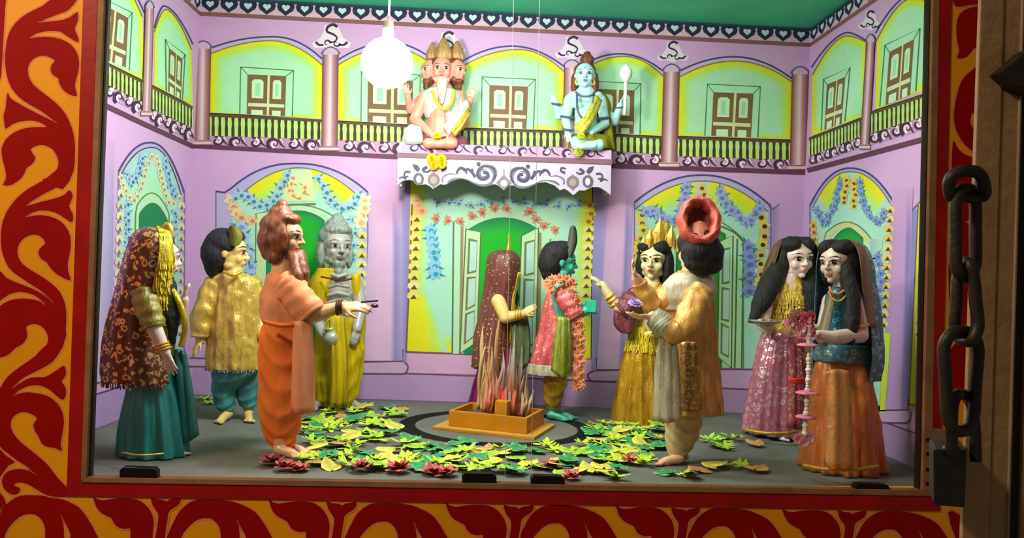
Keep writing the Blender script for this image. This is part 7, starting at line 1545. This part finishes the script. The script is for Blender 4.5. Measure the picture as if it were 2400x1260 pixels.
def drop(kind, px, py, zone, sc=1.0, z=None, rot=None):
    c = onF(px, py)
    if any((c - f).length < r for f, r in FEET): return False
    q = c - A_; qx, qy = q.dot(ux), q.dot(uy)
    if -.04 < qx < Lx + .04 and -.04 < qy < Ly + .04: return False
    k, col, lb = KINDS[kind]; me = rnd.choice(LM[kind]); o = bpy.data.objects.new(NM[k], me); COL.objects.link(o)
    c.z = .0015 + (rnd.random() * .012 if z is None else z); o.location = c
    o.rotation_euler = (rnd.uniform(-.14, .14), rnd.uniform(-.14, .14), rnd.uniform(0, 6.28) if rot is None else rot); s_ = sc * rnd.uniform(.85, 1.2); o.scale = (s_,) * 3
    o.location.z += .045 * s_ * max(abs(o.rotation_euler[0]), abs(o.rotation_euler[1])) * .7
    side, lm = near(px, py); w = lb + ' ' + side + ' ' + lm
    if len(w.split()) > 16: w = lb.replace('cloth ', '') + ' ' + side + ' ' + lm
    tag(o, w, 'blossom' if k == 'blossom' else 'leaf', (lb.replace('leaf', 'leaves') if not lb.endswith('sprig') and k != 'blossom' else lb + 's') + ' ' + side + ' ' + lm); return True
def strew(zone, n, poly, wts):
    xs = [p[0] for p in poly]; ys = [p[1] for p in poly]; c = 0; tries = 0; got = []
    while c < n and tries < n * 60:
        tries += 1; x, y = rnd.uniform(min(xs), max(xs)), rnd.uniform(min(ys), max(ys)); ins = False
        for i in range(len(poly)):
            (x1, y1), (x2, y2) = poly[i - 1], poly[i]
            if (y1 > y) != (y2 > y) and x < (x2 - x1) * (y - y1) / (y2 - y1) + x1: ins = not ins
        if not ins or any(abs(x - a) < 17 and abs(y - b) < 9 for a, b in got): continue
        k = rnd.choices(list(wts), list(wts.values()))[0]
        if drop(k, x, y, zone): got.append((x, y)); c += 1
W1 = {'lime': 6, 'green': 2.6, 'pale': 2.4, 'mid': 2.8, 'peach': 1}
strew('left', 58, [(700, 985), (850, 955), (940, 960), (925, 1000), (950, 1030), (1010, 1052), (980, 1100), (870, 1102), (720, 1098), (700, 1060), (735, 1020)], W1)
strew('front', 62, [(960, 1040), (1160, 1056), (1350, 1046), (1480, 1050), (1500, 1090), (1440, 1124), (1250, 1112), (1080, 1104), (960, 1100)], W1)
strew('right', 42, [(1400, 985), (1470, 975), (1560, 1000), (1555, 1060), (1500, 1100), (1400, 1060), (1392, 1010)], {'lime': 5, 'green': 4, 'pale': 1.5, 'mid': 2})
strew('far', 5, [(1660, 1030), (1720, 1030), (1720, 1052), (1660, 1060)], {'lime': 3, 'green': 1.5})
for k, x, y in (('peach', 1765, 1046), ('lime', 1700, 1094), ('pale', 1672, 1100), ('lime', 1740, 1098), ('peach', 1780, 1106), ('peach', 1640, 1106), ('pale', 1622, 1122), ('green', 1570, 1112), ('lime', 1610, 1118), ('lime', 1690, 1036)): drop(k, x, y, 'far')
for x, y, z in ((636, 1092, 'left'), (668, 1104, 'left'), (700, 1104, 'left'), (846, 1106, 'left'), (934, 1108, 'front'), (1012, 1112, 'front'), (1046, 1116, 'front'), (1286, 1100, 'front'), (1338, 1124, 'front'), (1478, 1088, 'right')): drop('red', x, y, z, 1.1)
for k, x, y in (('green', 715, 990), ('green', 745, 1000), ('lime', 715, 1015), ('green', 730, 1022), ('lime', 720, 1078), ('pale', 770, 1098), ('green', 770, 1078), ('peach', 800, 992), ('green', 830, 990), ('peach', 1130, 1056), ('green', 1085, 1038), ('mid', 1205, 1056), ('lime', 1130, 1095), ('green', 1210, 1110), ('pale', 1150, 1088), ('pale', 1410, 1105), ('pale', 1480, 1066), ('green', 1475, 980), ('green', 1490, 970), ('lime', 1490, 996), ('peach', 940, 960), ('mid', 860, 960), ('green', 900, 958), ('mid', 905, 1000)): drop(k, x, y, 'left' if x < 1000 else ('front' if x < 1380 else 'right'))
for x, y in ((480, 936), (492, 946)): tag(leaf_o := bpy.data.objects.new('leaf_sprig', LM['lime'][0]), 'stray lime leaf sprig on the floor behind the boy in gold', 'leaf', 'stray leaves behind the boy'); COL.objects.link(leaf_o); leaf_o.location = onF(x, y) + Vector((0, 0, .002)); leaf_o.rotation_euler = (0, 0, x)
